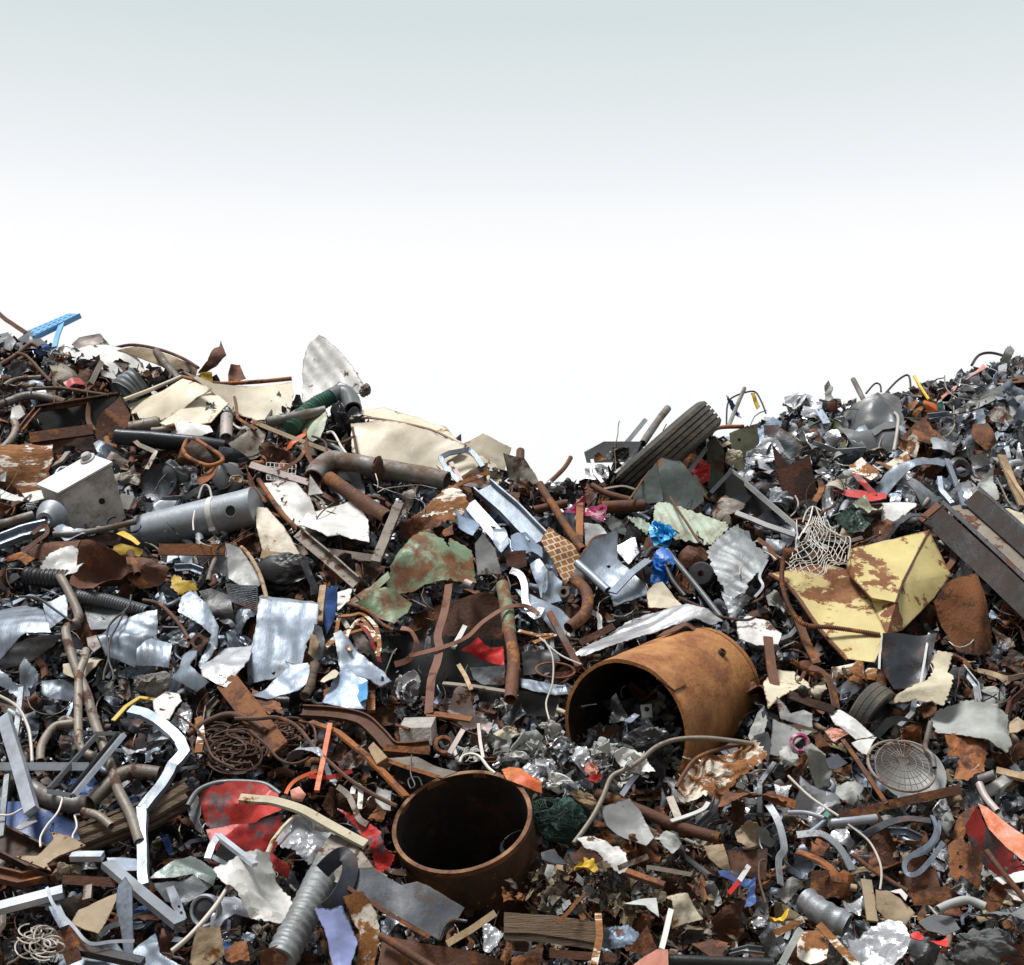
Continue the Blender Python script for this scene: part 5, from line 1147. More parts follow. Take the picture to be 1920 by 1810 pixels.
def blackpanel():
    t=thing('vinyl_sheet','creased black vinyl panel with a white stripe under the yellow panel',1700,1240,cat='panel',lm='black vinyl panel')
    S('vinyl',None,'dsteel','1652,1194 1700,1190 1758,1186 1745,1240 1731,1286 1678,1290 1655,1262',(0,-.88,.45),.42,parent=t,cr=.06,wv=.05,freq=1.6,sharp=60)
    B('white_stripe',None,'white','1742,1188,.47 1734,1235,.47 1726,1284,.47',rect(4,2),NF,parent=t)
    B('white_stripe',None,'white','1655,1192,.47 1650,1225,.47 1648,1255,.46',rect(4,2),NF,parent=t)
blackpanel()
S('cloth','rumpled cream cloth wrapping the black vinyl panel','clothc','1752,1218 1772,1203 1798,1208 1792,1235 1785,1252 1772,1300 1760,1336 1735,1326 1708,1316 1672,1306 1690,1294 1732,1284 1744,1262 1758,1240',(.1,-.85,.5),.46,**CLOTH,lm='cream cloth')
S('cloth','pale grey heavy cloth lying at the right edge','cloth','1752,1338 1772,1316 1822,1300 1862,1312 1898,1333 1888,1408 1875,1424 1840,1400 1790,1386 1752,1372',(0,-.92,.40),.36,**dict(CLOTH,cr=.13,freq=1.9,wv=.1),lm='pale grey cloth')
S('sheet_metal','tan cream sheet left of the small tyre','clothc','1455,1246 1490,1244 1518,1275 1521,1291 1478,1308 1440,1332 1430,1290',NU,.3,cr=.04,lm='tan cream sheet')
def lever():
    t=thing('steel_lever','brown rusty lever with a black knob below the yellow panel',1520,1310,cat='lever',lm='rusty lever')
    B('arm',None,'rustd','1478,1302,.38 1520,1318,.38 1565,1332,.36',rect(15,8),NF,parent=t)
    K('knob',None,'black',1505,1296,11,11,.44,amp=.1,parent=t)
lever()
B('steel_strap','broad rusty strap bending down right of the rusty lever','rust','1518,1252 1545,1262 1560,1290 1568,1328',rect(20,3),NR,.34,k=4,cat='strap')
B('steel_post','rusty post standing below the left tip of the yellow panel','rust','1494,1160 1512,1205 1532,1246',rect(15,8),NF,.24,cat='post')
B('steel_post','rusty brown post right behind the big barrel','rust','1440,1196 1446,1250 1456,1306',rect(17,6),NF,.34,cat='post')
K('flaky_mass','flaking brown and cream mass above the small tyre','peel',1610,1262,46,26,.24,amp=.55,freq=2.2,cat='scrap',lm='flaking brown mass')
S('sheet_metal','grey stepped sheet at the right of the big barrel','greypaint','1442,1418 1450,1346 1480,1356 1524,1372 1492,1396 1458,1420',(.1,-.75,.6),.4,cr=.03,lm='grey stepped sheet')
S('sheet_metal','upper grey torn sheet above the grey stepped sheet','greypaint','1456,1306 1470,1318 1482,1338 1508,1330 1524,1338 1523,1366 1462,1348',NF,.42,cr=.05)
S('sheet_metal','white folded siding piece left of the small tyre','white','1552,1332 1575,1328 1640,1376 1605,1385 1566,1360',(-.2,-.7,.7),.36,cr=.05,corr=(50,12,1))
S('plastic_scrap','coral red plastic scrap under the white siding piece','salmon','1548,1370 1562,1362 1590,1376 1562,1392',NF,.42,**FOIL)
S('sheet_metal','white flat shard behind the coral red scrap','white','1596,1396 1630,1380 1644,1384 1625,1414 1610,1404',NU,.34)
S('wheel_arch','black curved plastic arch under the small tyre','black','1590,1384 1640,1372 1662,1346 1690,1342 1718,1356 1690,1352 1668,1364 1650,1384 1600,1392',NF,.3,cr=.02,cat='arch')
LA('vent_ring','mauve plastic ring with a dark grille','magenta',[(10,0),(14,4),(19,0),(14,-4)],P(1500,1394,.42),vdir(0,.3,.95),mpp(P(1500,1394)),28,closed=True,cat='ring')
S('cloth','white torn fabric below the mauve plastic ring','cloth','1462,1400 1480,1394 1496,1412 1496,1430 1480,1440 1460,1424',NF,.38,**FOIL)
S('cloth','pale plastic sack under the mauve ring','cloth','1504,1406 1520,1394 1546,1414 1562,1442 1556,1470 1536,1478 1522,1450',NF,.38,**CLOTH,lm='pale plastic sack')
S('sheet_metal','small dark square plate on the pale plastic sack','dsteel','1546,1424 1570,1414 1590,1430 1568,1442 1554,1440',NU,.46,cr=0)
S('sheet_metal','brown corner plate left of the small tyre','rust','1655,1245 1662,1286 1650,1300 1640,1270',NR,.3)
B('rusty_rod','rusty flat rod slanting past the fan guard','rust','1580,1388,.46 1610,1430,.5 1662,1508,.46',rect(8,5),NF,.46,cat='rod')
def fan():
    t=thing('fan_guard','dusty wire fan guard lying on a grey bowl',1690,1440,cat='fan guard',lm='wire fan guard')
    c=P(1690,1436,.38); sc=mpp(c); ax=vdir(.06,.80,.60)
    LA('bowl',None,'greypaint',[(0,-34),(30,-30),(55,-16),(66,-2),(68,-2)],P(1708,1444,.34),vdir(.1,.68,.7),sc,40,parent=t)
    mb=MB(); x=(RT-ax*RT.dot(ax)).normalized(); y=ax.cross(x)
    g=lambda a,r: c+(x*math.cos(a)+y*math.sin(a))*(r*62*sc)+ax*(14*sc*(1-r*r))
    for i in range(30):
        a=2*math.pi*i/30; tube_geo(mb,[g(a,r) for r in (.16,.4,.65,.85,1)],.8*sc,4,False)
    for r in (.16,.4,.62,.82): tube_geo(mb,[g(2*math.pi*i/40,r) for i in range(41)],.8*sc,4,False)
    build('wires',mb,'taupe',parent=t,sharp=0)
    mb=MB(); tube_geo(mb,[g(2*math.pi*i/48,1) for i in range(49)],3*sc,8,False); build('rim',mb,'taupe',parent=t)
    T('stem',None,'pipegrey','1745,1355,.44 1738,1385,.44 1735,1404,.44 1748,1418,.44 1752,1440,.42',5,parent=t)
fan()
S('sheet_metal','orange rusty wavy sheet right of the fan guard','rusto','1770,1396 1800,1390 1840,1378 1852,1400 1846,1436 1818,1450 1790,1442 1800,1420 1776,1416',NU,.34,**dict(FOIL,cr=.14),lm='orange wavy sheet')
S('crushed_can','crushed amber and white can above the fan guard','rusto','1688,1368 1706,1360 1724,1366 1728,1392 1708,1402 1690,1392',NF,.38,**FOIL)
T('steel_pipe','grey pipe with open end pointing out right of the fan guard','pipegrey','1836,1462,.34 1866,1452,.42',9,.38)
T('steel_pipe','mauve grey tube hanging below the open grey pipe','pinkish','1836,1470 1848,1495 1870,1522',7,.34)
S('plastic_box','white box with grey side at the right edge','white','1845,1476 1885,1450 1902,1464 1880,1484 1848,1500',NF,.3,folds=[(-60,.1,-.8)],cat='box')
B('wood_plank','tan wooden plank end at the right edge below the grey cloth','woodl','1868,1446 1935,1462',rect(24,6),NU,.34,cat='plank')
B('steel_bar','long rusty bar dotted with white lichen across the lower right','rust','1572,1532,.44 1680,1506,.44 1800,1480,.44',rect(17,8),NF,.44,lm='long lichen bar')
def orangebox():
    t=thing('trough_wall','orange red painted steel trough side at the right edge',1880,1570,cat='trough',lm='orange trough')
    S('outer_side',None,'orange','1834,1508 1852,1515 1890,1545 1940,1580 1940,1632 1890,1592 1852,1552',(-.3,-.6,.75),.42,parent=t,cr=.01,wv=.02)
    S('inner_side',None,'red','1832,1510 1850,1552 1930,1628 1880,1650 1826,1610 1810,1548',(.3,-.95,.0),.28,parent=t,cr=.02)
orangebox()
S('rusty_plate','ridged orange rusty plate with bolt holes below the orange trough','rusto','1777,1586 1790,1575 1816,1584 1851,1592 1846,1630 1838,1670 1824,1660 1810,1652 1800,1644 1792,1658 1777,1643',(-.05,-.92,.35),.48,cr=.02,folds=[(-12,.0,-.9)],rag=.02,holes=((1795,1602,3),(1800,1628,4),(1826,1606,2.5)),cat='plate',lm='ridged orange plate')
S('rusty_plate','brown twisted plate above the ridged orange plate','rust','1785,1572 1798,1528 1826,1510 1828,1535 1806,1570 1812,1590',NL,.4,cr=.1,cat='plate')
T('steel_rod','rusty rod leaning out from the ridged orange plate','rust','1850,1596,.5 1880,1636,.5 1930,1696,.46',5.5,.5,cat='rod')
# ================================================================ lower left
def winframe():
    t=thing('window_bars','bright bluish aluminium frame of crossed square bars at the left edge',60,1440,cat='frame',lm='bright aluminium frame')
    B('upright_bar',None,'alu','8,1346,.52 34,1430,.52 60,1522,.52',rect(23,14),(-.3,-.8,.5),parent=t,jit=.1)
    B('cross_bar',None,'alu','-15,1438,.48 168,1438,.48',rect(15,12),NF,parent=t,jit=.1)
winframe()
def louvre():
    t=thing('window_track','grey two-rail window track leaning right of the aluminium frame',160,1440,cat='track',lm='window track')
    B('front_rail',None,'alu','138,1492,.54 232,1378,.54',rect(11,9),NL,parent=t,jit=.1)
    B('groove',None,'black','130,1486,.53 222,1376,.53',rect(4,9),NL,parent=t,jit=.1)  # black bar paints the shade of the groove
    B('rear_rail',None,'dplast','92,1480,.5 180,1380,.5',rect(9,8),NL,parent=t,jit=.1)
    B('end_rail',None,'dplast','90,1484,.5 134,1492,.52',rect(9,8),NF,parent=t,jit=.1)
    B('end_rail',None,'dplast','178,1376,.5 226,1376,.52',rect(7,8),NF,parent=t,jit=.1)
louvre()
T('pipe_bend','taupe tube arching left of the hooked pipe','taupe','76,1428 77,1402 90,1376 108,1360 142,1356',8,.42,k=6,seg=16,cat='pipe',lm='arched tube')
W('cable','cream cable arcing down at the left edge','wirew','-5,1303 32,1325 52,1362 58,1395 60,1428',3,.5,lm='cream cable arc')
T('steel_pipe','fat dark pipe below the aluminium frame','pipegrey','54,1476 90,1496 130,1506 165,1508',17,.36,hollow=False,lm='fat dark pipe')
T('pipe_bend','fat brown pipe bend right of the window track','taupe','168,1504,.38 200,1476,.38 222,1456,.38 252,1447,.38 298,1452,.36',14,.38,k=6,seg=18,cat='pipe',lm='fat brown pipe bend')
T('steel_pipe','short grey pipe lying on the timber','taupe','154,1522 184,1530 209,1550',8,.46)
def log():
    t=thing('railway_sleeper','split dark weathered timber beam in the lower left',250,1535,cat='timber',lm='dark timber beam')
    for i,(dy,w,l) in enumerate(((0,22,.36),(18,18,.34),(-15,10,.33),(34,12,.28))):
        mb=MB(); p=pathpts(f'148,{1566+dy} 220,{1538+dy} 290,{1512+dy} 350,{1478+dy}',l); sweep_geo(mb,smooth_path(p,6),[(-w/2,-8),(w/2,-8),(w/2-2,6),(2,9),(-w/2+1,7)],mpp(p[0]),NF,jit=2.5,seed=i*3); build('split_board',mb,'wood',parent=t,sharp=20)
log()
S('plastic_piece','deep blue painted panel in the lower left','blue','-10,1498 40,1505 80,1520 150,1538 150,1575 110,1606 60,1604 -10,1560',(-.1,-.7,.65),.28,cr=.03,lm='deep blue panel')
W('wire','thin white wire drooping over the deep blue panel','wirew','120,1484 110,1520 88,1548 76,1570 76,1588',2,.5)
W('wire','white wire lying at the left edge on the deep blue panel','wirew','-5,1528 20,1528 46,1514',2,.5)
W('wire','white wire hanging in loops on the timber end','wirew','140,1530 144,1550 136,1568 140,1580',2,.5)
B('steel_bar','slim grey upright bar behind the aluminium frame','galvd','40,1290 34,1350 28,1400',rect(10,6),NF,.4)
B('steel_bar','slim grey bar below the aluminium frame at the left edge','galvd','14,1450 8,1510 2,1570',rect(10,6),NF,.44)
S('grey_flap','pale flap under the end of the aluminium frame','greypaint','28,1552 64,1530 70,1540 40,1556',NU,.48,cr=.02,cat='sheet')
def star():
    S('cast_bracket','tan cast steel bracket with four bolted arms','tan','27,1606 70,1604 100,1574 96,1560 130,1568 160,1583 141,1592 112,1604 88,1620 96,1633 60,1620',(-.1,-.72,.68),.5,cr=.02,wv=.03,rag=.008,thick=5,holes=((38,1608,2.5),(101,1564,2),(152,1584,2.5),(86,1628,2.5),(60,1618,2)),cat='bracket',lm='tan cast bracket')
star()
B('steel_channel','rusty brown channel beam under the tan cast bracket','rustd','-20,1566,.34 50,1600,.36 112,1632,.38',chan(52,26,4),(-.2,-.6,.75),.36,cat='channel',lm='brown channel beam')
B('steel_channel','second brown channel beam at the lower left edge','rust','-20,1636,.34 40,1650,.36 108,1636,.38',chan(26,16,4),(-.1,-.6,.75),.4,cat='channel')
K('muddy_lump','muddy rusty lump right of the tan cast bracket','litterdirt',126,1632,20,18,.42,amp=.4,cat='lump')
B('rusty_bar','muddy rusty bar end below the tan cast bracket','rust','118,1650 160,1652 218,1655',rect(17,8),NF,.42,jit=1.5,cat='bar')
B('rusty_bar','short rusty stub hanging under the muddy bar','taupe','166,1658 164,1688',rect(16,8),NF,.4,jit=1,cat='bar')
def albar(lab,s,w,h,n=NF,lm=None):
    B('aluminium_bar',lab,'alu',s,rect(w,h),n,.5,jit=.1,cat='bar',lm=lm)
albar('bluish aluminium box bar at the left edge near the bottom','-20,1708,.5 118,1672,.5',26,14,NU,lm='bluish box bar')
albar('short aluminium box bar right of the tan cast bracket','134,1606,.48 193,1606,.5',18,12,NU)
albar('long blue grey aluminium bar slanting down the lower left','200,1620,.46 270,1680,.48 336,1734,.48',24,12,NR,lm='long blue grey bar')
S('aluminium_sheet','grey flat sheet at the top of the long blue grey bar','galv','200,1608 256,1610 262,1632 230,1632 205,1628',NU,.4,cr=0,cat='sheet')
S('slotted_bracket','grey slotted metal bracket standing in the lower left','galv','222,1660 234,1644 248,1664 250,1795 232,1790 226,1740 216,1700',(-.4,-.85,.3),.52,cr=0,wv=.02,rag=0,corr=(78,5,.5),cat='bracket',lm='slotted bracket')
S('fibre_board','tan brown triangular board right of the curved trim','tan','132,1732 147,1707 190,1688 226,1672 208,1712 185,1753',NU,.56,cr=.01,rag=.008,lm='triangular board',cat='board')
S('fibre_board','dark brown board under the curved trim','rust','100,1748 130,1735 161,1768 130,1782 102,1792',NF,.4,cr=.02,cat='board')
B('trim_strip','white edged curved trim snaking along the bottom left','alu','88,1664,.6 98,1692,.6 118,1716,.6 140,1740,.6 158,1762,.6 176,1770,.58 210,1766,.56 252,1764,.56',6,NF,.58,k=5,cat='trim',lm='curved trim')
B('galvanised_channel','bent grey bracket left of the curved trim','galv','64,1692 98,1692 108,1712 122,1738',rect(20,5),NU,.46,cat='bracket')
def tangle(name,label,m,px,py,rx,ry,n,r,lift,lm=None,cat=None,seed=1,span=.9):
    rd=random.Random(seed); mb=MB(); sc=mpp(P(px,py))
    for i in range(n):
        a=rd.uniform(0,6.28); q=[]
        cx,cy=rd.uniform(-.5,.5)*rx,rd.uniform(-.5,.5)*ry; rr=rd.uniform(.25,.75)*span; ph=rd.uniform(2,5.5); e=rd.uniform(.4,1)
        for j in range(14):
            b=a+ph*j/13; q.append(P(px+cx+rx*rr*math.cos(b),py+cy+ry*rr*e*math.sin(b),lift+.05*math.sin(b*1.3+i)))
        tube_geo(mb,q,r*sc,5,False)
    return build(name,mb,m,label,lm=lm,cat=cat,sharp=0)
tangle('wire_tangle','tangle of thin white wires in the bottom left corner','wirew',78,1765,46,42,26,1.5,.5,lm='white wire tangle',cat='wire')
def fender():
    t=thing('car_part','dark grey-green crumpled car part below the duct foot',350,1640,cat='car part',lm='dark crumpled car part')
    S('upper',None,'ggreen','287,1656 322,1620 350,1594 372,1604 412,1636 400,1662 362,1640 335,1652',(-.2,-.7,.6),.42,parent=t,cr=.06,folds=[(60,.1,-.8)])
    S('lower',None,'galvd','288,1660 340,1652 362,1642 400,1664 352,1690 310,1690',(0,-.8,.5),.38,parent=t,cr=.05)
fender()
def alframe():
    t=thing('window_corner','bluish aluminium window corner before the red drum',430,1600,cat='window frame',lm='aluminium window corner')
    B('upright',None,'alu','389,1612,.66 398,1586,.66 410,1566,.66',rect(13,8),NF,parent=t,jit=.1)
    B('top_rail',None,'alu','408,1567,.66 478,1622,.66',rect(13,8),NRU,parent=t,jit=.1)
    B('bottom_rail',None,'alu','398,1606,.52 450,1634,.52',rect(8,6),NF,parent=t,jit=.1)
    S('opening',None,'dark','402,1604 414,1580 470,1624 448,1632',NF,.42,parent=t,cr=0)  # black sheet paints the shade within the window corner
alframe()
S('plastic_sheet','crumpled bright white sheet in the lower left','white','404,1660 440,1640 472,1612 505,1602 516,1634 561,1672 552,1700 542,1724 518,1733 470,1722 442,1690 420,1680',(0,-.65,.76),.5,**dict(FOIL,cr=.16),cat='sheet',lm='crumpled bright white sheet')
def headlight():
    t=thing('headlight','round dark headlight in a chrome shell at the bottom left',385,1712,lm='round headlight')
    c=P(384,1708,.46); sc=mpp(c); ax=vdir(-.25,.2,.94)
    LA('lens',None,'lens',[(0,5),(14,3),(23,-2)],c,ax,sc,32,parent=t)
    LA('chrome_ring',None,'alu',[(23,-4),(24,3),(28,5),(31,0),(30,-12)],c,ax,sc,40,parent=t)
    S('chrome_shell',None,'alu','405,1680 440,1672 475,1690 468,1724 440,1716 420,1730 404,1750 392,1744',(.1,-.7,.6),.42,parent=t,cr=.08,curl=.6)
headlight()
T('cream_strut','cream coated strut slanting across the round headlight','wirew','428,1662,.6 400,1705,.6 356,1755,.58 322,1784,.56',4.5,.58,hollow=False,jit=.2,cat='strut')
S('crushed_box','upright yellow rusty metal box at the bottom edge','tan','355,1805 362,1770 372,1738 410,1738 420,1790 392,1812 370,1818',(0,-.95,.2),.52,cr=.05,folds=[(10,0,-.6)],cat='box',lm='yellow rusty box')
S('rusty_scrap','orange yellow scrap right of the yellow rusty box','rusto','418,1776 440,1768 462,1776 470,1800 440,1800 424,1792',NU,.42,**FOIL,cat='scrap')
B('steel_bar','black steel bar along the bottom left edge','dsteel','146,1780 205,1792 268,1806',rect(20,14),NU,.5)
B('steel_bar','rusty square bar end on the bottom left edge','rust','122,1800 150,1788',rect(22,16),NF,.5)
S('sheet_metal','grey perforated vent plate right of the slotted bracket','alu','312,1664 326,1660 340,1690 350,1722 340,1730 322,1700',NR,.46,cr=0,holes=((336,1700,3),(340,1712,3)))
S('sheet_metal','dull silver sheet at the bottom edge left of the yellow rusty box','galv','250,1790 292,1752 300,1786 340,1800 330,1815 260,1815',NU,.42,cr=.07)
S('sheet_metal','wide grey sheet at the very bottom left','galv','100,1806 150,1778 215,1772 250,1800 250,1822 100,1822',NU,.4,cr=.04)
LA('bucket','black plastic bucket in shadow right of the timber','black',[(26,-30),(32,0),(34,3),(36,0)],P(305,1580,.16),vdir(.1,.55,.83),mpp(P(305,1580)),32)
# rusty plates and cables, centre left
B('rusty_plate','wide orange brown plate slanting down left of the red bars','rusto','424,1276,.34 470,1335,.36 522,1406,.38',rect(42,5),(-.2,-.85,.4),.36,cat='plate',lm='wide orange plate')
S('rusty_plate','torn orange plates right of the wide orange plate','rusto','470,1296 500,1302 526,1320 530,1336 512,1330 505,1346 490,1330',NU,.36,rag=.06,cat='plate')
T('cable_bundle','dark rusty cable bundle curving under the wide orange plate','wirer','352,1378 390,1352 430,1340 470,1352 500,1372',6,.4,hollow=False,jit=.3,cat='cable')
W('cable','long brown cable looping from the orange plate to the upright barrel','wirer','440,1348 480,1348 520,1346 556,1362 588,1400 612,1424 656,1462 700,1490 744,1512',4,.5,lm='long brown cable')
W('cable','thin brown cable across the silver ribbon','wirer','468,1370 500,1398 524,1424 552,1432 582,1418 592,1385 585,1360 560,1352',2.6,.5)
W('cable','rusty wire arc under the long drainpipe','wirer','300,1330 340,1345 380,1380 400,1420 440,1440',2.4,.44)
tangle('wire_tangle','mass of brown rusty wire between the duct and the orange plate','wirer',425,1400,75,55,46,2.2,.32,lm='brown wire mass',cat='wire',seed=5)
tangle('wire_tangle','brown wire tangle above the red drum','wirer',520,1370,60,40,30,2,.3,cat='wire',seed=9)
B('scabby_strip','white flaking strip in the brown wire mass','peel','372,1346 378,1380 372,1412',rect(14,4),NF,.4,jit=1.5,cat='strip')
S('foil_sheet','bright silver ribbon of foil in the wires','alu','528,1421 550,1403 566,1400 586,1407 604,1420 632,1443 628,1453 600,1430 570,1424 548,1424',NU,.46,**dict(FOIL,cr=.2),cat='foil',lm='silver ribbon')
B('red_bar','orange red painted bar standing left of the rusty tray','orange','619,1358,.5 608,1415,.5 594,1484,.5',rect(9,6),NF,.5,cat='bar',lm='orange red bar')
B('red_bar','red bar running right from the foot of the orange red bar','red','580,1456 620,1458 660,1446',rect(8,5),NF,.44,cat='bar')
B('red_bar','bent orange bar left of the orange red bar','orange','536,1490 544,1474 560,1460 594,1446',rect(7,5),NF,.44,k=4,cat='bar')
B('rusty_bar','long orange rusty bar slanting to the upright barrel','rusto','582,1354,.44 632,1372,.46 690,1420,.46 762,1494,.44',rect(15,5),NRU,.45,cat='bar',lm='long orange rusty bar')
B('steel_channel','dark rusty curved channel sweeping to the small wooden block','rust','566,1334,.38 630,1338,.4 680,1350,.42 712,1378,.44 742,1404,.44 806,1400,.44',chan(26,10,3),(-.1,-.7,.7),.42,k=4,cat='channel',lm='curved rusty channel')
def woodbox():
    t=thing('wood_block','square grey weathered block beside the curved rusty channel',778,1380,cat='block',lm='grey block')
    mb=MB(); prism(mb,pp('748,1366 808,1364 810,1398 752,1400'),(.0,-.97,.1),.46,V((.02,.14,.05))); build('block',mb,'concrete',parent=t,sharp=20)
    T('rod_end',None,'rust','742,1360,.5 768,1368,.52',3.5,parent=t)
woodbox()
B('steel_angle','rusty orange base plate under the grey block','rusto','720,1402 806,1410',rect(12,6),NF,.48,cat='plate')
def tanwood():
    mb=MB(); prism(mb,pp('690,1402 700,1391 726,1420 706,1433'),(-.2,-.8,.5),.52,V((.03,.1,-.05))); build('wood_offcut',mb,'woodl','small clean tan wooden offcut left of the rusty tray',cat='offcut',sharp=20)
tanwood()
def tray():
    t=thing('steel_tray','tan grey tray with rusty rim behind the upright barrel',790,1435,cat='tray',lm='rusty tray')
    S('plate',None,'taupe','722,1422 767,1419 817,1431 858,1447 830,1460 797,1448 760,1440',NU,.46,parent=t,cr=.02,rag=.01)
    B('rim',None,'rusto','722,1424,.48 765,1440,.48 797,1449,.48 830,1460,.48',rect(7,3),NF,parent=t)
    S('underside',None,'dark','730,1432 800,1452 840,1462 780,1480 742,1460',NF,.3,parent=t,cr=0)  # black sheet paints the shade under the tray
tray()
B('steel_strip','second orange strip bending over the pinkish cloth foot','rusto','800,1340 850,1344 884,1350',rect(18,4),NU,.4,jit=1.5)
LA('pipe_elbow','orange rusty elbow ring right of the grey block','rusto',[(12,5),(18,5),(20,0),(18,-5),(12,-5)],P(832,1398,.38),vdir(.2,.6,.77),mpp(P(832,1398)),24,closed=True,cat='elbow')
B('white_strap','looped white plastic strap left of the upright barrel','white','661,1490 664,1478 672,1474 676,1486 674,1518',rect(10,3),NF,.46,k=4,cat='strap')
S('sheet_metal','white narrow folded plate left of the upright barrel','white','708,1476 732,1486 733,1521 714,1520 704,1500',NR,.42,cr=.04)
W('cable','white cable hoop behind the upright barrel','wirew','862,1430 868,1418 884,1414 900,1420 916,1440 928,1450',3,.5)
W('wire','loose wire curl on the rusty tray','cable','772,1416 770,1450 778,1472 770,1478 766,1462 784,1458 792,1474',1.6,.6)
B('rusty_stick','brown curved stick above the crumpled red plastic','taupe','634,1476 652,1490 664,1512 674,1536 690,1546',rect(11,6),NF,.46,k=4,jit=1,cat='stick')
def reddrum():
    t=thing('oil_drum','crushed red oil drum with a scuffed grey rim in the lower left',440,1540,cat='drum',lm='crushed red drum')
    S('lid_upper',None,'red','372,1500 392,1480 430,1472 498,1474 524,1496 531,1530 480,1540 400,1556 380,1530',(-.05,-.78,.6),.34,parent=t,cr=.08,wv=.06,res=20)
    S('lid_lower',None,'red','388,1560 440,1552 531,1540 528,1575 500,1604 470,1632 430,1610 402,1598',(-.05,-.8,.6),.32,parent=t,cr=.10,wv=.06)
    T('rim',None,'dplast','352,1512,.4 370,1484,.4 400,1470,.4 430,1466,.4 470,1467,.4 500,1472,.4 526,1490,.4',5,parent=t)
    S('side',None,'dplast','350,1512 368,1488 378,1540 390,1570 362,1552',NL,.32,parent=t,cr=.05)
    S('torn_fold',None,'red','470,1608 510,1600 545,1626 540,1650 515,1632',NF,.34,parent=t,cr=.08)
reddrum()
B('trim_strip','long curved cream trim lying over the red drum','clothc','450,1497,.56 482,1500,.56 514,1503,.56 568,1520,.56 622,1550,.56 686,1584,.54',rect(17,8),(-.1,-.6,.8),.56,k=4,jit=.8,cat='trim',lm='long cream trim')
S('plastic_sheet','crumpled dirty white film under the long cream trim','foil','508,1572 530,1540 554,1525 592,1536 626,1560 606,1600 584,1624 556,1596 530,1590',NF,.44,**dict(FOIL,cr=.2),cat='film',lm='dirty white film')
B('dirty_strip','dirty cream strip bent over the red drum edge','clothc','500,1604 512,1576 530,1552 552,1530',rect(10,4),NL,.5,jit=1,cat='strip')
S('plastic_sheet','crumpled red plastic left of the upright barrel','red','632,1515 655,1524 690,1542 716,1566 722,1592 741,1607 728,1626 704,1630 694,1590 664,1544',(-.1,-.8,.5),.42,**dict(FOIL,cr=.14),cat='plastic',lm='crumpled red plastic')
S('red_cup','red plastic cup piece below the brown wire tangle','salmon','544,1482 560,1474 574,1490 566,1504 548,1502',NF,.42,cr=.05,curl=.6,cat='cup')
S('metal_housing','grey brown tapered metal duct hood under the cream trim','taupe','582,1626 600,1592 622,1564 668,1582 702,1628 660,1634 632,1654 604,1646',(-.2,-.7,.65),.46,cr=.04,cat='hood',lm='tapered duct hood')
S('steel_guard','dark blue steel shaped guard left below the upright barrel','guard','658,1640 672,1626 696,1624 752,1658 782,1652 800,1660 871,1703 851,1735 826,1766 740,1716 655,1664',(-.05,-.78,.6),.56,cr=.01,wv=.03,rag=.006,lm='dark steel guard',cat='guard')
B('steel_bar','rusty rod edging the dark steel guard','rust','652,1664,.6 730,1714,.6 806,1758,.58',rect(7,6),NF,.6)
B('steel_loop','purple dark steel loop standing over the grey bellows','guard','604,1634,.58 622,1616,.62 642,1604,.64 656,1618,.64 652,1650,.62 632,1688,.6 610,1708,.58',rect(32,4),(.5,-.8,.2),.6,k=5,jit=.4,cat='loop',lm='dark steel loop')
T('duct_bellows','grey ribbed metal bellows duct going down to the bottom edge','galvc','612,1630,.36 588,1678,.42 560,1734,.44 526,1800,.44',29,.44,ribs=(19,1.7),k=4,seg=28,hollow=False,cat='duct',lm='grey bellows')
S('sheet_metal','periwinkle blue creased sheet at the bottom edge','peri','590,1704 622,1708 640,1697 654,1730 667,1764 655,1815 624,1815 612,1752',(-.1,-.9,.4),.60,cr=.03,folds=[(8,.0,-.8)],rag=.015,lm='periwinkle sheet')
S('steel_disc','rusty half disc with white flakes beside the periwinkle sheet','creamr','642,1682 680,1672 706,1708 714,1752 702,1815 668,1815 674,1750 655,1712',(.2,-.92,.3),.54,cr=.05,rag=.02,cat='disc',lm='rusty half disc')
T('steel_pipe','straight rusty pipe sloping to the bottom edge right of the half disc','rust','714,1754,.54 765,1786,.54 815,1818,.52',8,.54,lm='sloping rusty pipe')
S('steel_trough','rusty brown trough along the bottom edge under the barrel','rust','716,1752 792,1770 888,1782 945,1800 945,1822 705,1822 712,1790',(0,-.92,.3),.44,cr=.03,cat='trough')
B('wood_plank','thin tan wooden slat in front of the upright barrel foot','woodl','838,1770,.56 882,1744,.58 928,1712,.58',rect(13,4),NF,.58,jit=1,cat='slat')
W('cable','black wheel arch wire left of the tan slat','dsteel','822,1764 832,1738 850,1726 876,1728',3.5,.54)
S('plastic_sheet','dirty white film scrap at the bottom right of the tan slat','foil','905,1738 928,1740 945,1760 930,1785 906,1770',NU,.5,**FOIL,cat='film')
S('sheet_metal','torn rusty sheets at the bottom centre edge','rusto','958,1796 990,1786 1020,1764 1014,1815 960,1818',NF,.52,rag=.04)
S('rusty_scrap','brown collapsed casting at the bottom left of the bellows','rust','486,1786 520,1772 545,1790 530,1815 488,1815',NF,.5,cr=.1,cat='scrap')
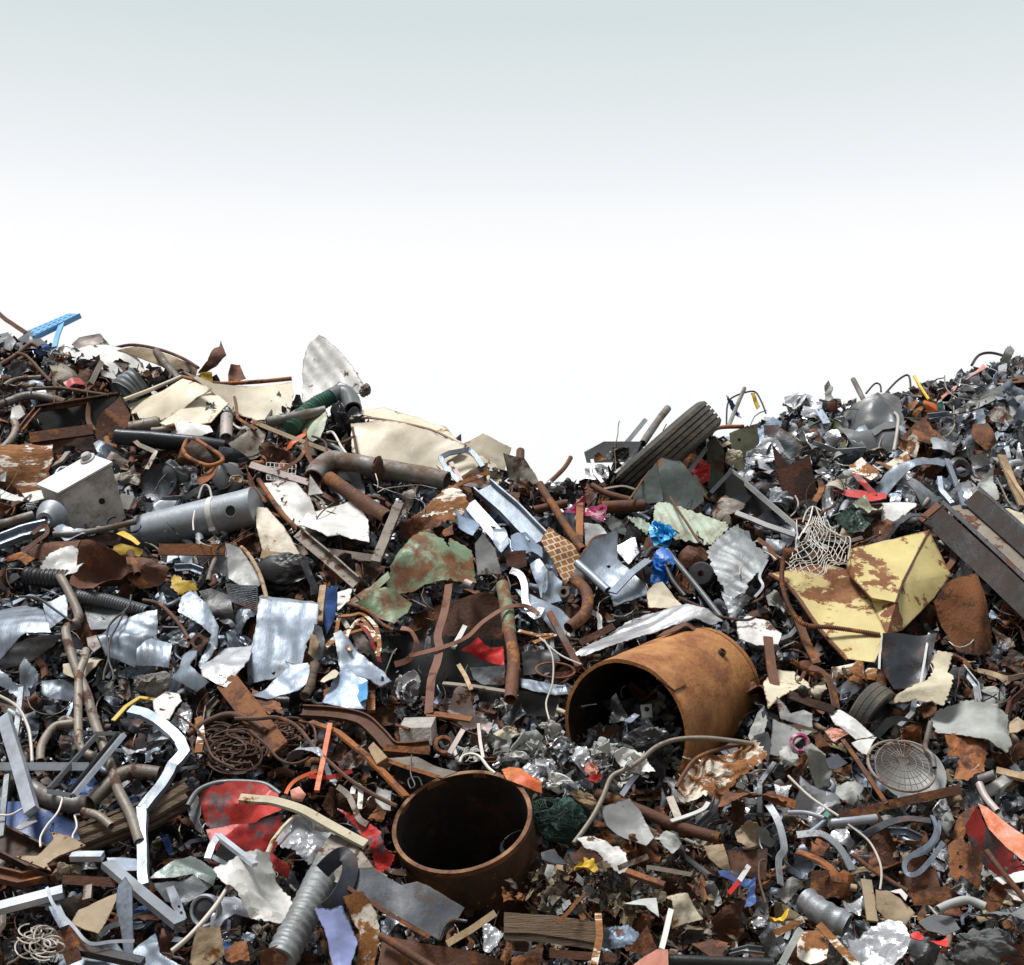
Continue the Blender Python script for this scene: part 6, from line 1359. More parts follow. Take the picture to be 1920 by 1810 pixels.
# ================================================================ lower centre and right
def greennet():
    t=thing('netting_bundle','dark green bundled netting right of the upright barrel',1050,1540,cat='netting',lm='dark green netting')
    K('core',None,'netgreen',1050,1540,54,38,.24,rot=12,amp=.25,parent=t)
    rd=random.Random(4); mb=MB(); c=P(1050,1540,.24); sc=mpp(c)
    for i in range(230):
        a=V((rd.gauss(0,1),rd.gauss(0,1),rd.gauss(0,1))).normalized(); b=a.orthogonal().normalized(); d=a.cross(b); q=[]; a0=rd.uniform(0,6.28); ln=rd.uniform(.5,2); off=rd.uniform(-.5,.5)
        for j in range(8):
            g=a0+ln*j/7; w_=(b*math.cos(g)+d*math.sin(g)+a*off).normalized()*rd.uniform(.98,1.08)
            q.append(c+(RT*(w_.x*58-w_.y*8)+UPV*(w_.y*40-w_.x*10)-FW*w_.z*34)*sc)
        tube_geo(mb,q,.8*sc,4,False)
    build('strands',mb,'netgreen',parent=t,sharp=0)
greennet()
S('bucket_piece','broken orange red bucket rim behind the upright barrel','orange','940,1440 955,1432 976,1436 992,1452 1016,1466 1016,1487 986,1478 950,1464',(0,-.8,.5),.46,cr=.03,folds=[(70,0,-.8)],cat='bucket',lm='orange bucket piece')
T('steel_rod','long brown rod arching up before the big barrel','taupe','1076,1582,.5 1110,1534,.54 1130,1496,.56 1146,1458,.58 1170,1444,.6 1198,1428,.62 1232,1400,.64 1274,1386,.66 1336,1385,.66 1412,1395,.62',4.6,.6,hollow=False,k=5,cat='rod',lm='long arching rod')
T('steel_pipe','long rusty pipe in the lower right of the dark green netting','rust','1118,1488 1205,1522 1272,1550 1348,1572',11,.44,seg=18,lm='long rusty pipe')
S('sheet_metal','pale grey green flat sheet right of the dark green netting','greypaint','1125,1518 1180,1500 1202,1522 1226,1572 1211,1588 1160,1566 1135,1548',(.05,-.75,.65),.46,cr=.03,lm='pale flat sheet')
K('rusty_mass','rusty fibrous mass under the pale flat sheet','rusto',1184,1582,22,26,.34,amp=.5,freq=2.4,cat='scrap')
S('plastic_bag','white plastic bag sheet below the dark green netting','white','1080,1586 1110,1571 1146,1576 1161,1569 1173,1592 1178,1618 1160,1621 1122,1603 1096,1600',NU,.5,**dict(FOIL,cr=.12),lm='white bag sheet')
S('rusty_scrap','dark brown plate stuck in the white bag sheet','rustd','1068,1612 1090,1587 1118,1600 1132,1613 1116,1620',NF,.54,cat='plate',cr=.02)
S('sheet_metal','dark wedge with a white edge right of the barrel foot','dsteel','1014,1600 1040,1592 1064,1622 1040,1620 1016,1612',NU,.46,cr=.02)
S('plastic_scrap','striped white plastic piece at the foot of the upright barrel','white','1020,1640 1026,1620 1040,1622 1036,1640 1026,1648',NF,.46,cr=.02)
def basket():
    S('crushed_cabinet','crushed white and rust laminated block below the big barrel','creamr','1266,1478 1284,1446 1306,1420 1360,1405 1412,1393 1437,1430 1420,1446 1388,1460 1352,1492 1310,1500 1276,1508',(0,-.75,.65),.5,**dict(FOIL,cr=.22,freq=3.2,res=30),cat='block',lm='white laminated block')
    T('rusty_edge_tube','rusty bent rim on the white laminated block','rust','1268,1478,.58 1286,1446,.58 1310,1420,.58 1360,1402,.58 1414,1392,.58',4,.58,cat='rim')
basket()
S('sheet_metal','rusty translucent sheet right of the white laminated block','rusto','1346,1512 1366,1482 1386,1461 1436,1474 1482,1492 1456,1510 1410,1504 1380,1520',NU,.48,**dict(FOIL,cr=.12),lm='rusty translucent sheet')
K('plastic_bag','white dirty plastic wad in the mouth of the big barrel','cloth',1136,1404,40,24,.46,rot=20,amp=.42,freq=1.9,cat='bag',lm='white plastic wad')
K('plastic_bag','white crumpled bag right of the white plastic wad','white',1184,1432,42,26,.54,amp=.45,freq=2.1,cat='bag')
K('plastic_bag','pink and white printed bag below the white plastic wad','salmon',1112,1446,16,20,.54,amp=.6,freq=2.4,cat='bag')
K('plastic_bag','pale grey film left of the white plastic wad','foil',1092,1418,22,26,.5,amp=.65,freq=2.3,cat='bag')
S('plastic_scrap','bright red scrap beside the pink printed bag','redp','1100,1462 1112,1452 1132,1452 1118,1468',NF,.6,cr=.05)
def motor():
    t=thing('machine_part','grey machine part with a bored plate inside the big barrel',1215,1350,cat='machine part',lm='bored machine part')
    S('bored_plate',None,'greypaint','1200,1322 1222,1320 1224,1345 1204,1346',NF,.50,parent=t,cr=0,holes=((1213,1330,4.5),),rag=0,thick=4)
    K('block',None,'dsteel',1195,1370,34,30,.42,amp=.3,parent=t)
    S('fin',None,'galv','1166,1352 1190,1338 1200,1342 1182,1356',NU,.52,parent=t,cr=.03)
    S('skin',None,'black','1140,1330 1164,1306 1170,1340 1150,1362',NL,.48,parent=t,**FOIL)
motor()
K('dark_scrap','black greasy scrap filling the big barrel','black',1240,1420,60,44,.36,amp=.5,freq=2.2,cat='scrap')
K('dark_scrap','dark heap deep inside the big barrel','dsteel',1180,1330,40,30,.18,amp=.5,freq=2.2,cat='scrap')
S('plastic_piece','grey flat plastic piece right of the arching rod end','dplast','1412,1380 1440,1372 1446,1390 1440,1430 1424,1410',NF,.42,cr=.02)
# white-film field left of the barrel mouth
for i,(x,y,rx,ry,m,l) in enumerate(((985,1395,26,18,'cloth','pale grey paper heap left of the big barrel mouth'),(1010,1440,34,20,'foil','long dirty white film between the orange bucket piece and big barrel'),(1050,1392,26,18,'foil','grey foil scrap at the left lip of the big barrel'),(970,1418,22,14,'white','white paper scrap above the orange bucket piece'),(1040,1468,28,14,'white','white slab scrap above the dark green netting'),(1075,1480,20,16,'galvd','dull tin scrap right above the dark green netting'),(1098,1498,24,9,'woodl','tan splintered chip above the pale flat sheet'),(1030,1362,18,14,'concrete','pale stone left of the big barrel'),(950,1376,26,16,'clothc','beige crumpled paper right of the pinkish cloth'))):
    K('film_wad',l,m,x,y,rx,ry,.42,rot=20-i*9,amp=.55,freq=2.2,cat='wad')
B('pale_strip','light metal strip pointing down over the big barrel rubble','alu','1165,1492,.5 1180,1470,.5 1196,1450,.5',rect(10,3),NF,.5,cat='strip')
B('wood_splinter','grey short slat right of the pale flat sheet','taupe','1256,1495 1266,1520 1272,1535',rect(14,5),NF,.46,cat='slat')
B('pale_strip','bent white strip below the white laminated block','white','1258,1540 1290,1530 1318,1518 1328,1505',rect(9,3),NU,.5,k=4,cat='strip')
S('sheet_metal','grey folded cloth-like sheet under the long rusty pipe','cloth','1226,1572 1250,1566 1278,1576 1262,1594 1245,1586',NU,.46,**CLOTH)
S('fibre_board','tan crumbling board right of the long rusty pipe end','tan','1320,1586 1356,1582 1372,1635 1350,1629 1330,1610',NF,.46,cr=.04,cat='board',lm='tan crumbling board')
S('steel_plate','plain dark brown plate right of the tan crumbling board','rustd','1364,1594 1440,1590 1436,1652 1372,1637',(0,-.9,.4),.40,cr=.02,cat='plate',lm='plain brown plate')
S('cloth','crumpled brown cloth mass above the plain brown plate','tan','1380,1560 1400,1540 1420,1545 1420,1585 1400,1592 1384,1580',NF,.5,**FOIL)
S('cloth','blue edged grey cloth at the left of the plain brown plate','blue','1344,1642 1370,1638 1416,1646 1418,1690 1396,1694 1404,1660 1350,1656',NU,.5,**CLOTH)
B('plastic_stick','white and red tipped stick standing before the blue edged cloth','white','1404,1624,.58 1386,1652,.58',rect(9,4),NF,.58,cat='stick')
B('plastic_stick','red stick below the white tipped stick','redp','1386,1652,.57 1366,1676,.55',rect(8,4),NF,.56,cat='stick')
B('rusty_bar','orange varnished rusty bar in the dirt mound','rusto','1174,1634,.5 1210,1648,.5 1246,1660,.5',rect(15,8),NU,.5,jit=1.5,cat='bar',lm='orange varnished bar')
B('grey_stick','long grey stick above the orange varnished bar','taupe','1160,1628 1200,1612 1214,1606',rect(10,6),NF,.52,jit=1,cat='stick')
B('grey_stick','flat grey splinter right of the orange varnished bar','taupe','1212,1626 1250,1632 1296,1640',rect(8,5),NF,.52,jit=1,cat='stick')
S('yellow_scrap','golden yellow crumpled scrap left in the dirt mound','yelp','1076,1622 1090,1614 1112,1618 1122,1628 1096,1634 1078,1632',NU,.52,**FOIL,cat='scrap')
S('sheet_metal','pale grey flat sheet drooping out of the dirt mound','cloth','1168,1696 1200,1684 1231,1680 1236,1722 1211,1702',NU,.5,cr=.04)
S('sheet_metal','beige folded sheet on the dirt mound','clothc','1244,1688 1290,1675 1322,1716 1290,1728 1262,1738 1258,1696',(.1,-.8,.6),.54,cr=.06,folds=[(0,.15,-.6)],lm='beige folded sheet')
def sign():
    t=thing('sign_stick','salmon red plate on a white stick at the bottom edge',1240,1790,cat='plate',lm='salmon plate on stick')
    B('stick',None,'white','1258,1706,.62 1250,1740,.62 1240,1780,.62',rect(10,5),NF,parent=t)
    S('plate',None,'salmon','1180,1815 1205,1796 1232,1780 1253,1780 1253,1816',(0,-.9,.35),.6,parent=t,cr=.02)
sign()
S('steel_plate','orange brown triangular rusty plate left of the white stick','rusto','1177,1782 1195,1760 1213,1735 1234,1782 1211,1794',(0,-.9,.3),.54,cr=.03,rag=.02,cat='plate')
B('flaking_bar','flaking rust and cream bar standing at the bottom centre','peel','1122,1714,.56 1124,1755,.56 1114,1810,.54',rect(13,7),NF,.55,jit=1.6,cat='bar')
B('steel_strip','curled orange rusty strip left of the dirt mound','rusto','1044,1730,.56 1066,1710,.58 1082,1690,.58 1102,1676,.56',rect(7,3),NF,.57,k=4,cat='strip')
def darkwood():
    t=thing('timber','dark wet timber beam at the bottom centre',1020,1755,lm='dark wet timber')
    for dy,w,l in ((0,20,.44),(18,18,.42),(34,14,.38)):
        mb=MB(); p=pathpts(f'945,{1722+dy} 1020,{1726+dy} 1120,{1740+dy}',l); sweep_geo(mb,smooth_path(p,6),rect(w,12),mpp(p[0]),NF,jit=2,seed=dy); build('split_board',mb,'wood',parent=t,sharp=20)
darkwood()
B('steel_bar','rusty bar with holes under the dark wet timber','rust','1030,1788 1090,1792 1156,1797',rect(15,6),NF,.5)
S('steel_plate','rust tipped dirt covered plate in the lower right of the beige sheet','rusto','1296,1770 1330,1762 1365,1772 1352,1790 1336,1796',NU,.48,cr=.06,cat='plate')
T('steel_pipe','black shiny pipe along the bottom edge','black','1250,1800 1340,1804 1450,1808',11,.5,hollow=False)
S('foil_sheet','blue grey glass-like foil pieces deep under the dirt mound','bluesteel','1108,1756 1140,1738 1180,1735 1200,1752 1186,1770 1150,1780 1122,1776',NF,.3,**dict(FOIL,cr=.25),cat='foil')
W('wire','rusty wire hook right of the plain brown plate','wirer','1436,1612 1424,1618 1424,1650 1432,1680 1436,1694',2.2,.52)
# right lower field of straps
B('galvanised_strip','pale twisted strap running down below the rusty translucent sheet','galvd','1440,1508,.5 1455,1532,.5 1465,1560,.5 1470,1592,.5 1460,1612,.5 1464,1660,.48',rect(13,3),(-.2,-.9,.3),.5,k=4,twist=50,cat='strap',lm='pale twisted strap')
B('galvanised_strip','curved galvanised strap left of the thin cream wire arc','galvd','1494,1566,.5 1538,1564,.52 1568,1584,.52 1584,1605,.52 1598,1632,.5',rect(15,3),(.2,-.7,.7),.5,k=5,cat='strap',lm='curved galvanised strap')
B('aluminium_strip','thin bright strap looping in a hook on the lower right','galv','1748,1530,.56 1756,1556,.58 1742,1584,.58 1700,1612,.58 1700,1638,.58 1722,1636,.58 1750,1606,.56 1768,1580,.54',rect(9,2.5),(.3,-.8,.4),.56,k=5,cat='strap',lm='hooked bright strap')
B('aluminium_strip','second bright strap beside the hooked bright strap','galv','1762,1540,.52 1758,1570,.54 1738,1596,.54 1712,1606,.54',rect(7,2.5),(.4,-.8,.4),.54,k=5,cat='strap')
B('steel_strip','dark steel band sweeping under the long lichen bar','dsteel','1616,1570 1660,1546 1700,1536 1745,1540',rect(18,3),NU,.42,k=4,cat='band')
B('rusty_band','orange brown band curving over the lower right','rusto','1494,1598,.46 1534,1612,.48 1560,1632,.48 1570,1655,.46',rect(22,4),NRU,.47,k=4,cat='band',lm='orange brown band')
S('steel_plate','pinkish rusty spade-shaped plate under the orange brown band','rust','1522,1632 1556,1632 1546,1656 1546,1676 1551,1682 1515,1686 1520,1660',NF,.52,cr=.01,rag=.01,cat='plate',lm='spade-shaped plate')
W('wire','thin cream wire arc on the lower right','wirew','1590,1546,.6 1628,1576,.6 1648,1612,.6 1653,1640,.58 1650,1668,.56',2.2,.6,lm='thin cream wire arc')
W('wire','long thin pale rod crossing above the silver tubes','wirew','1478,1455,.54 1520,1495,.56 1572,1530,.56',2.4,.55)
T('aluminium_tube','silver tube lying below the long lichen bar','alu','1552,1544,.5 1600,1540,.52 1642,1535,.5',9,.5,lm='silver tube')
T('aluminium_tube','thin silver tube left of the fatter silver tube','alu','1476,1524 1510,1524 1545,1534',4.5,.5)
T('aluminium_tube','grey tube leaning down from the thin silver tube','galv','1546,1540 1526,1556 1508,1566',5,.48)
S('plastic_scrap','turquoise plastic scrap beside the thin silver tube','hosegreen','1542,1526 1552,1520 1560,1526 1552,1534',NU,.56,cr=.1)
T('steel_rod','brown rod slanting under the thin cream wire arc','rust','1598,1602 1640,1634 1702,1672',4.5,.48,cat='rod')
S('sheet_metal','tan earth coloured sheet below the thin cream wire arc','tan','1640,1672 1666,1667 1690,1682 1716,1712 1693,1741 1660,1723 1640,1706',(.05,-.75,.65),.54,cr=.05,lm='earth coloured sheet')
B('tan_strip','upright folded tan strip left of the earth coloured sheet','tan','1624,1650 1630,1690 1636,1728',rect(20,4),NF,.5,jit=1,cat='strip')
S('sheet_metal','small white curled lip right of the earth coloured sheet','white','1668,1670 1690,1666 1702,1680 1698,1690 1686,1676',NU,.56,cr=.02)
T('plastic_can','grimy clear plastic can on its side in the lower right','galvd','1512,1690,.46 1545,1712,.5 1588,1736,.5',24,.48,k=3,ribs=(26,1.4),seg=22,jit=.1,cat='can',lm='grimy can')
S('steel_plate','dark orange rusty sheet right of the earth coloured sheet','rusto','1706,1674 1745,1664 1781,1661 1786,1690 1740,1698 1712,1698',NF,.46,cr=.04,cat='plate',lm='dark orange sheet')
T('steel_tube','grey bent tube below the ridged orange plate','greypaint','1758,1706 1785,1694 1815,1688 1848,1700',8,.5,k=5)
S('sheet_metal','white broken frame pieces at the right edge below the orange trough','white','1862,1650 1900,1634 1935,1632 1935,1648 1898,1652 1880,1664',NU,.44,cr=.03)
S('sheet_metal','pale lilac sheet at the right edge under the rusty rod','pinkish','1882,1664 1930,1660 1930,1696 1900,1692',NU,.42,cr=.05)
S('rubber_mat','dark grey rubber sheet right of the grey bent tube','clothd','1816,1704 1880,1690 1930,1696 1930,1732 1870,1738 1820,1726',NU,.42,**CLOTH,cat='mat')
S('sheet_metal','round dark shovel-shaped plate below the grey bent tube','dplast','1722,1726 1752,1712 1785,1720 1800,1744 1770,1756 1738,1744',NU,.42,cr=.03)
S('plastic_scrap','bright red shard at the bottom right','redp','1706,1752 1722,1748 1734,1756 1730,1762 1710,1760',NU,.52,cr=.05)
S('plastic_scrap','second bright red shard beside the first one','redp','1740,1764 1758,1764 1779,1756 1776,1776 1756,1772',NU,.52,cr=.05)
S('foil_sheet','large crumpled silver sheet at the bottom right','foil','1588,1770 1620,1752 1662,1750 1690,1758 1706,1784 1690,1806 1650,1800 1610,1812 1590,1800',NU,.5,**dict(FOIL,cr=.2),cat='foil',lm='crumpled silver sheet')
K('cloth_lump','dark grey soaked cloth lump at the bottom right corner','clothd',1835,1770,62,36,.42,rot=-8,amp=.4,freq=1.5,cat='cloth',lm='dark soaked cloth')
B('pale_stick','thick light grey stick at the bottom of the lower right','cloth','1464,1812,.56 1482,1776,.58 1500,1744,.56',rect(12,9),NF,.57,jit=1,cat='stick',lm='thick pale stick')
S('sheet_metal','white muddy plate right of the thick pale stick','creamr','1494,1748 1530,1746 1558,1753 1550,1798 1520,1800 1495,1790',NU,.46,cr=.06)
B('flaking_bar','flaking rusty white bar sloping to the bottom edge','peel','1536,1734,.54 1572,1774,.54 1612,1815,.52',rect(14,7),NF,.54,jit=1.5,cat='bar')
S('yellow_scrap','yellow brown paper-like scrap at the bottom right of the can','yelp','1440,1724 1460,1712 1480,1712 1474,1728 1452,1738',NU,.46,**FOIL,cat='scrap')
B('flaking_bar','orange white flaking strip left of the thick pale stick','peel','1452,1752 1480,1738 1506,1724',rect(12,5),NF,.5,jit=1.5,cat='bar')
S('sheet_metal','white wrinkled shred below the pale plastic sack','foil','1450,1478 1470,1464 1484,1476 1476,1500 1456,1498',NU,.44,**FOIL)
B('rusty_bar','orange bent rusty pipe left below the pale plastic sack','rusto','1436,1492 1462,1500 1492,1510',rect(16,9),NF,.44,cat='bar')
K('foil_wad','bright foil wad hanging under the long lichen bar','foil',1768,1515,14,18,.5,amp=.7,cat='foil')
K('foil_wad','dark blue crumpled films at the right edge beside the white box','dsteel',1900,1505,30,26,.28,amp=.6,cat='foil')
# ================================================================ the loose scrap between the pieces above
from bpy_extras.object_utils import world_to_camera_view as w2c
bpy.context.view_layer.update()
dg=bpy.context.evaluated_depsgraph_get()
LM=[]
def photo_px(p):
    d=p-CAM; z=d.dot(FW); return 960+F*d.dot(RT)/z, 905-F*d.dot(UPV)/z
for o,l in THINGS:
    if not l: continue
    if o.type=='MESH':
        ps=[photo_px(o.matrix_world@v.co) for v in list(o.data.vertices)[::7]]
    else:
        ps=[photo_px(c.matrix_world@v.co) for c in o.children if c.type=='MESH' for v in list(c.data.vertices)[::7]]
    LM.append((sum(p[0] for p in ps)/len(ps),sum(p[1] for p in ps)/len(ps),l))
ZONES=[(120,740,200,'rust4 galv2 taupe3 dsteel2 rusto1 galvd2'),(480,900,200,'rust4 taupe2 white1 dsteel3 galvd2 rusto1'),(900,1000,190,'galv4 rust3 taupe2 bluesteel1 dsteel1'),
(1220,960,170,'dsteel3 rust3 galv2 taupe1 black1'),(1620,830,240,'foil3 galv4 cloth2 rust2 galvd2 olive1 taupe1'),(1850,760,140,'foil4 galvd3 rust2 galv4 cloth3'),
(250,1180,260,'galv5 rust2 dsteel3 taupe1 galvd3'),(820,1220,190,'rustd3 black3 rust3 galvd2 dsteel2'),(1400,1120,150,'galv3 dsteel3 black3 rust1'),(1380,1240,110,'black3 dsteel3 galvd1'),
(1680,1160,230,'rust4 rustd3 tan1 dsteel3 black2'),(160,1560,260,'dsteel4 galvd3 taupe2 rust3 blue1 black2'),(540,1420,190,'rust5 wirer2 dsteel3 rusto2 black2'),
(1090,1440,170,'white3 foil4 cloth3 rust2 dsteel2 clothc1'),(1600,1480,230,'rust3 galv4 cloth3 tan3 rusto2 dsteel1 foil3 galvd2'),(1180,1660,170,'litterdirt4 tan3 rusto2 taupe3 rust2'),
(1000,1770,230,'rustd3 wood2 dsteel2 rust2 black2'),(1600,1720,260,'rust2 galvd3 tan3 rusto2 cloth3 dsteel1 litterdirt2 foil3 galv2'),(500,1720,220,'dsteel3 galv3 rust3 taupe2 rustd2')]
ZONES=[(a,b,r,[m for t in z.split() for m in [t[:-1]]*int(t[-1])]) for a,b,r,z in ZONES]
rd=random.Random(11)
def palette(x,y):
    w_=[math.exp(-((x-a)**2+(y-b)**2)/(2*(r*.6)**2))+1e-9 for a,b,r,_ in ZONES]
    return rd.choice(rd.choices(ZONES,w_)[0][3])
WORDS={'pipegrey':'grey brown','rust':'rusty brown','rusto':'orange rusty','rustd':'dark rusty','galv':'galvanised grey','galvd':'dull grey','taupe':'grey brown','dsteel':'dark steel','white':'white','foil':'silver','cloth':'pale grey','clothc':'cream','tan':'tan','black':'black','blue':'blue','bluesteel':'blue grey','olive':'olive green','litterdirt':'muddy','wood':'brown wooden','wirer':'brown','wirew':'off-white','cable':'black'}
used=set(); 
for o,l in THINGS: used.add(o['label'])
def where(x,y,k):
    d=sorted(LM,key=lambda q:(q[0]-x)**2+(q[1]-y)**2)[k]; dx,dy=x-d[0],y-d[1]
    if abs(dx)>2.2*abs(dy): r='right of' if dx>0 else 'left of'
    elif abs(dy)>2.2*abs(dx): r='below' if dy>0 else 'above'
    else: r=('lower ' if dy>0 else 'upper ')+('right of' if dx>0 else 'left of')
    return f'{r} the {d[2]}'
def autolabel(size,m,noun,x,y):
    for k in range(8):
        for adj in ('','small ','bent ','little bent ','short '):
            l=f'{adj if adj else size}{WORDS.get(m,m)} {noun} {where(x,y,k)}'
            if l not in used and 4<=len(l.split())<=16: used.add(l); return l
    return None
# bare spots: where a ray through the picture meets the terrain
sc_=bpy.context.scene
bare=[]
for y in range(600,1830,9):
    for x in range(-30,1960,9):
        hit,loc,nn,idx,ob,_=sc_.ray_cast(dg,CAM,ray(x,y))
        if ((x-870)/140)**2+((y-1555)/105)**2<1: continue
        if hit and ob.name.startswith('terrain'): bare.append((x,y))
def blocked(x,y): return y<crest_px(x)-4
rd.shuffle(bare)
taken=[]
def free(x,y,r):
    for (a,b,q) in taken:
        if (a-x)**2+(b-y)**2<((r+q)*.55)**2: return False
    return True
nsheet=nstrip=npipe=nrod=nwad=0
for (x,y) in bare:
    if not(0<x<1920 and y<1800): continue
    sz=rd.choice((13,16,18,22,26,32,40)); 
    if not free(x,y,sz): continue
    m=palette(x,y); t=rd.random(); up=NH
    n=(V((rd.uniform(-.8,.8),-rd.uniform(.4,1),rd.uniform(-.2,1)))).normalized()
    lf=rd.uniform(-.12,.05)
    if t<.50 and nsheet<285:
        if m in ('wirer',): m='rust'
        a0=rd.uniform(0,6.28); kk=rd.choice((4,4,5,6,7)); el=rd.uniform(.4,1); ro=rd.uniform(0,3.14)
        pts=[]
        for i in range(kk):
            a=a0+6.28*i/kk+rd.uniform(-.3,.3); r=sz*rd.uniform(.75,1.25); u,v=r*math.cos(a),r*el*math.sin(a)
            pts.append((x+u*math.cos(ro)-v*math.sin(ro),y+u*math.sin(ro)+v*math.cos(ro)))
        l=autolabel('large ' if sz>25 else '',m,rd.choice(('sheet scrap','metal offcut','torn sheet','plate scrap') if m not in('cloth','clothc','litterdirt') else ('rag scrap','torn scrap')),x,y)
        if not l: continue
        S('scrap_piece',l,m,pts,n,lf,cr=rd.choice((.03,.06,.12,.2)),wv=rd.uniform(.03,.18),freq=rd.uniform(1,2.5),res=9,rag=.05,curl=rd.choice((0,0,.5,1.0)),folds=[(rd.uniform(0,360),rd.uniform(-.1,.2),rd.uniform(-1.2,1.2))] if rd.random()<.5 else (),seed=x*.37+y*.11,cat='scrap',group='loose scrap pieces on the heap'); nsheet+=1
    elif t<.72 and nstrip<200:
        a=rd.uniform(0,6.28); L_=sz*rd.uniform(1.2,2.2); b=a+rd.uniform(-.9,.9); c=b+rd.uniform(-1.2,1.2)
        q=[(x,y)]
        for g in (a,b,c): q.append((q[-1][0]+math.cos(g)*L_*.6,q[-1][1]+math.sin(g)*L_*.4))
        l=autolabel('long ' if sz>25 else '',m,rd.choice(('strip','bent strap','metal band')),x,y)
        if not l: continue
        B('scrap_strip',l,m,' '.join(f'{u:.0f},{v:.0f},{lf+rd.uniform(0,.1):.2f}' for u,v in q),rect(rd.uniform(4,11),1.6),n,lf,k=rd.choice((1,4)),twist=rd.uniform(-80,80),jit=.8,cat='strip',group='loose strips on the heap'); nstrip+=1
    elif t<.82 and npipe<110:
        a=rd.uniform(-.5,3.6); L_=sz*rd.uniform(1.4,2.6); r=rd.choice((3.5,4,5,6,8))
        l=autolabel('short ',m,rd.choice(('pipe piece','tube piece')),x,y)
        if not l: continue
        T('scrap_pipe',l,m,f'{x-math.cos(a)*L_/2:.0f},{y-math.sin(a)*L_/2:.0f},{lf:.2f} {x:.0f},{y+rd.uniform(-4,4):.0f},{lf+.03:.2f} {x+math.cos(a)*L_/2:.0f},{y+math.sin(a)*L_/2:.0f},{lf+rd.uniform(0,.15):.2f}',r,lf,k=4,seg=12,cat='pipe',group='loose pipe pieces on the heap'); npipe+=1
    elif t<.93 and nrod<140:
        a=rd.uniform(0,6.28); q=[(x,y)]
        for g in range(4):
            a+=rd.uniform(-.7,.7); q.append((q[-1][0]+math.cos(a)*sz*.8,q[-1][1]+math.sin(a)*sz*.6))
        mm=rd.choice(('wirer','wirer','cable','wirew','rust','taupe'))
        l=autolabel('thin ',mm,rd.choice(('rod','wire','cable piece')),x,y)
        if not l: continue
        W('scrap_rod',l,mm,' '.join(f'{u:.0f},{v:.0f},{lf+.08+rd.uniform(0,.12):.2f}' for u,v in q),rd.uniform(1.2,3),lf,k=4,cat='rod',group='loose rods and wires on the heap'); nrod+=1
    elif nwad<110:
        l=autolabel('crumpled ',m,'lump',x,y)
        if not l: continue
        K('scrap_lump',l,m,x,y,sz*rd.uniform(.6,1),sz*rd.uniform(.5,.9),lf,rot=rd.uniform(0,180),amp=rd.uniform(.4,.7),freq=rd.uniform(1.5,2.5),sub=3,cat='lump',group='crumpled lumps on the heap'); nwad+=1
    taken.append((x,y,sz))
# second layer: crumpled sheets, straps and curls lying on top of the small stuff
ncs=nst=ncu=0; taken2=[]
rd.shuffle(bare)
for (x,y) in bare:
    if not(0<x<1920 and y<1800): continue
    right=x>1000 and y>1250
    sz=rd.choice((18,22,26,30,36,44))*(1 if right else .85)
    if any((a_-x)**2+(b_-y)**2<((sz+q)*(.52 if right else .62))**2 for a_,b_,q in taken2): continue
    m=palette(x,y); t=rd.random(); lf=rd.uniform(-.04,.12)
    n=(V((rd.uniform(-.6,.6),-rd.uniform(.35,.9),rd.uniform(.1,1)))).normalized()
    if t<.55 and ncs<285:
        if m=='wirer': m='rust'
        if m in('dsteel','black','rustd') and rd.random()<.5: m=rd.choice(('galvd','rust','taupe'))
        l=autolabel('',m,rd.choice(('crumpled sheet','crushed sheet','folded sheet')),x,y)
        if not l: continue
        kk=rd.choice((4,5,6)); a0=rd.uniform(0,6.28); el=rd.uniform(.45,1); ro=rd.uniform(0,3.14); pts=[]
        for i in range(kk):
            a=a0+6.28*i/kk+rd.uniform(-.35,.35); r=sz*rd.uniform(.65,1.25); u,v=r*math.cos(a),r*el*math.sin(a); pts.append((x+u*math.cos(ro)-v*math.sin(ro),y+u*math.sin(ro)+v*math.cos(ro)))
        S('crumpled_sheet',l,m,pts,n,lf,cr=rd.uniform(.14,.34),wv=rd.uniform(.1,.25),freq=rd.uniform(1.2,2.6),res=12,rag=.02,folds=[(rd.uniform(0,360),rd.uniform(-.2,.2),rd.uniform(-1.6,1.6)) for _ in range(rd.choice((0,1,2)))],sharp=14,seed=x*.31+y*.17,cat='sheet',group='crumpled sheets on the heap'); ncs+=1
    elif t<.85 and nst<210:
        if m in('cloth','clothc','litterdirt','foil'): m=rd.choice(('galv','rust','rusto','galvd'))
        l=autolabel('',m,rd.choice(('twisted strap','curled strap','bent ribbon')),x,y)
        if not l: continue
        a=rd.uniform(0,6.28); q=[(x,y)]
        for g in range(rd.choice((3,4,5))):
            a+=rd.uniform(-.9,.9); q.append((q[-1][0]+math.cos(a)*sz*.85,q[-1][1]+math.sin(a)*sz*.6))
        B('twisted_strap',l,m,' '.join(f'{u:.0f},{v:.0f},{lf+rd.uniform(0,.12):.2f}' for u,v in q),rect(rd.uniform(6,13),1.5),n,lf,k=4,twist=rd.uniform(-160,160),jit=1,cat='strap',group='twisted straps on the heap'); nst+=1
    elif ncu<90:
        if m in('cloth','clothc','litterdirt','black','wirer'): m=rd.choice(('taupe','rust','pipegrey','galv'))
        l=autolabel('',m,rd.choice(('bent pipe','elbow pipe')),x,y)
        if not l: continue
        a=rd.uniform(0,6.28); b=a+rd.choice((-1,1))*rd.uniform(.4,1.5)
        q=((x-math.cos(a)*sz,y-math.sin(a)*sz*.7),(x,y),(x+math.cos(b)*sz,y+math.sin(b)*sz*.7))
        T('bent_pipe',l,m,' '.join(f'{u:.0f},{v:.0f},{lf+rd.uniform(0,.1):.2f}' for u,v in q),rd.uniform(3.5,8),lf,k=4,seg=14,jit=.15,cat='pipe',group='bent pipes on the heap'); ncu+=1
    else: continue
    taken2.append((x,y,sz))
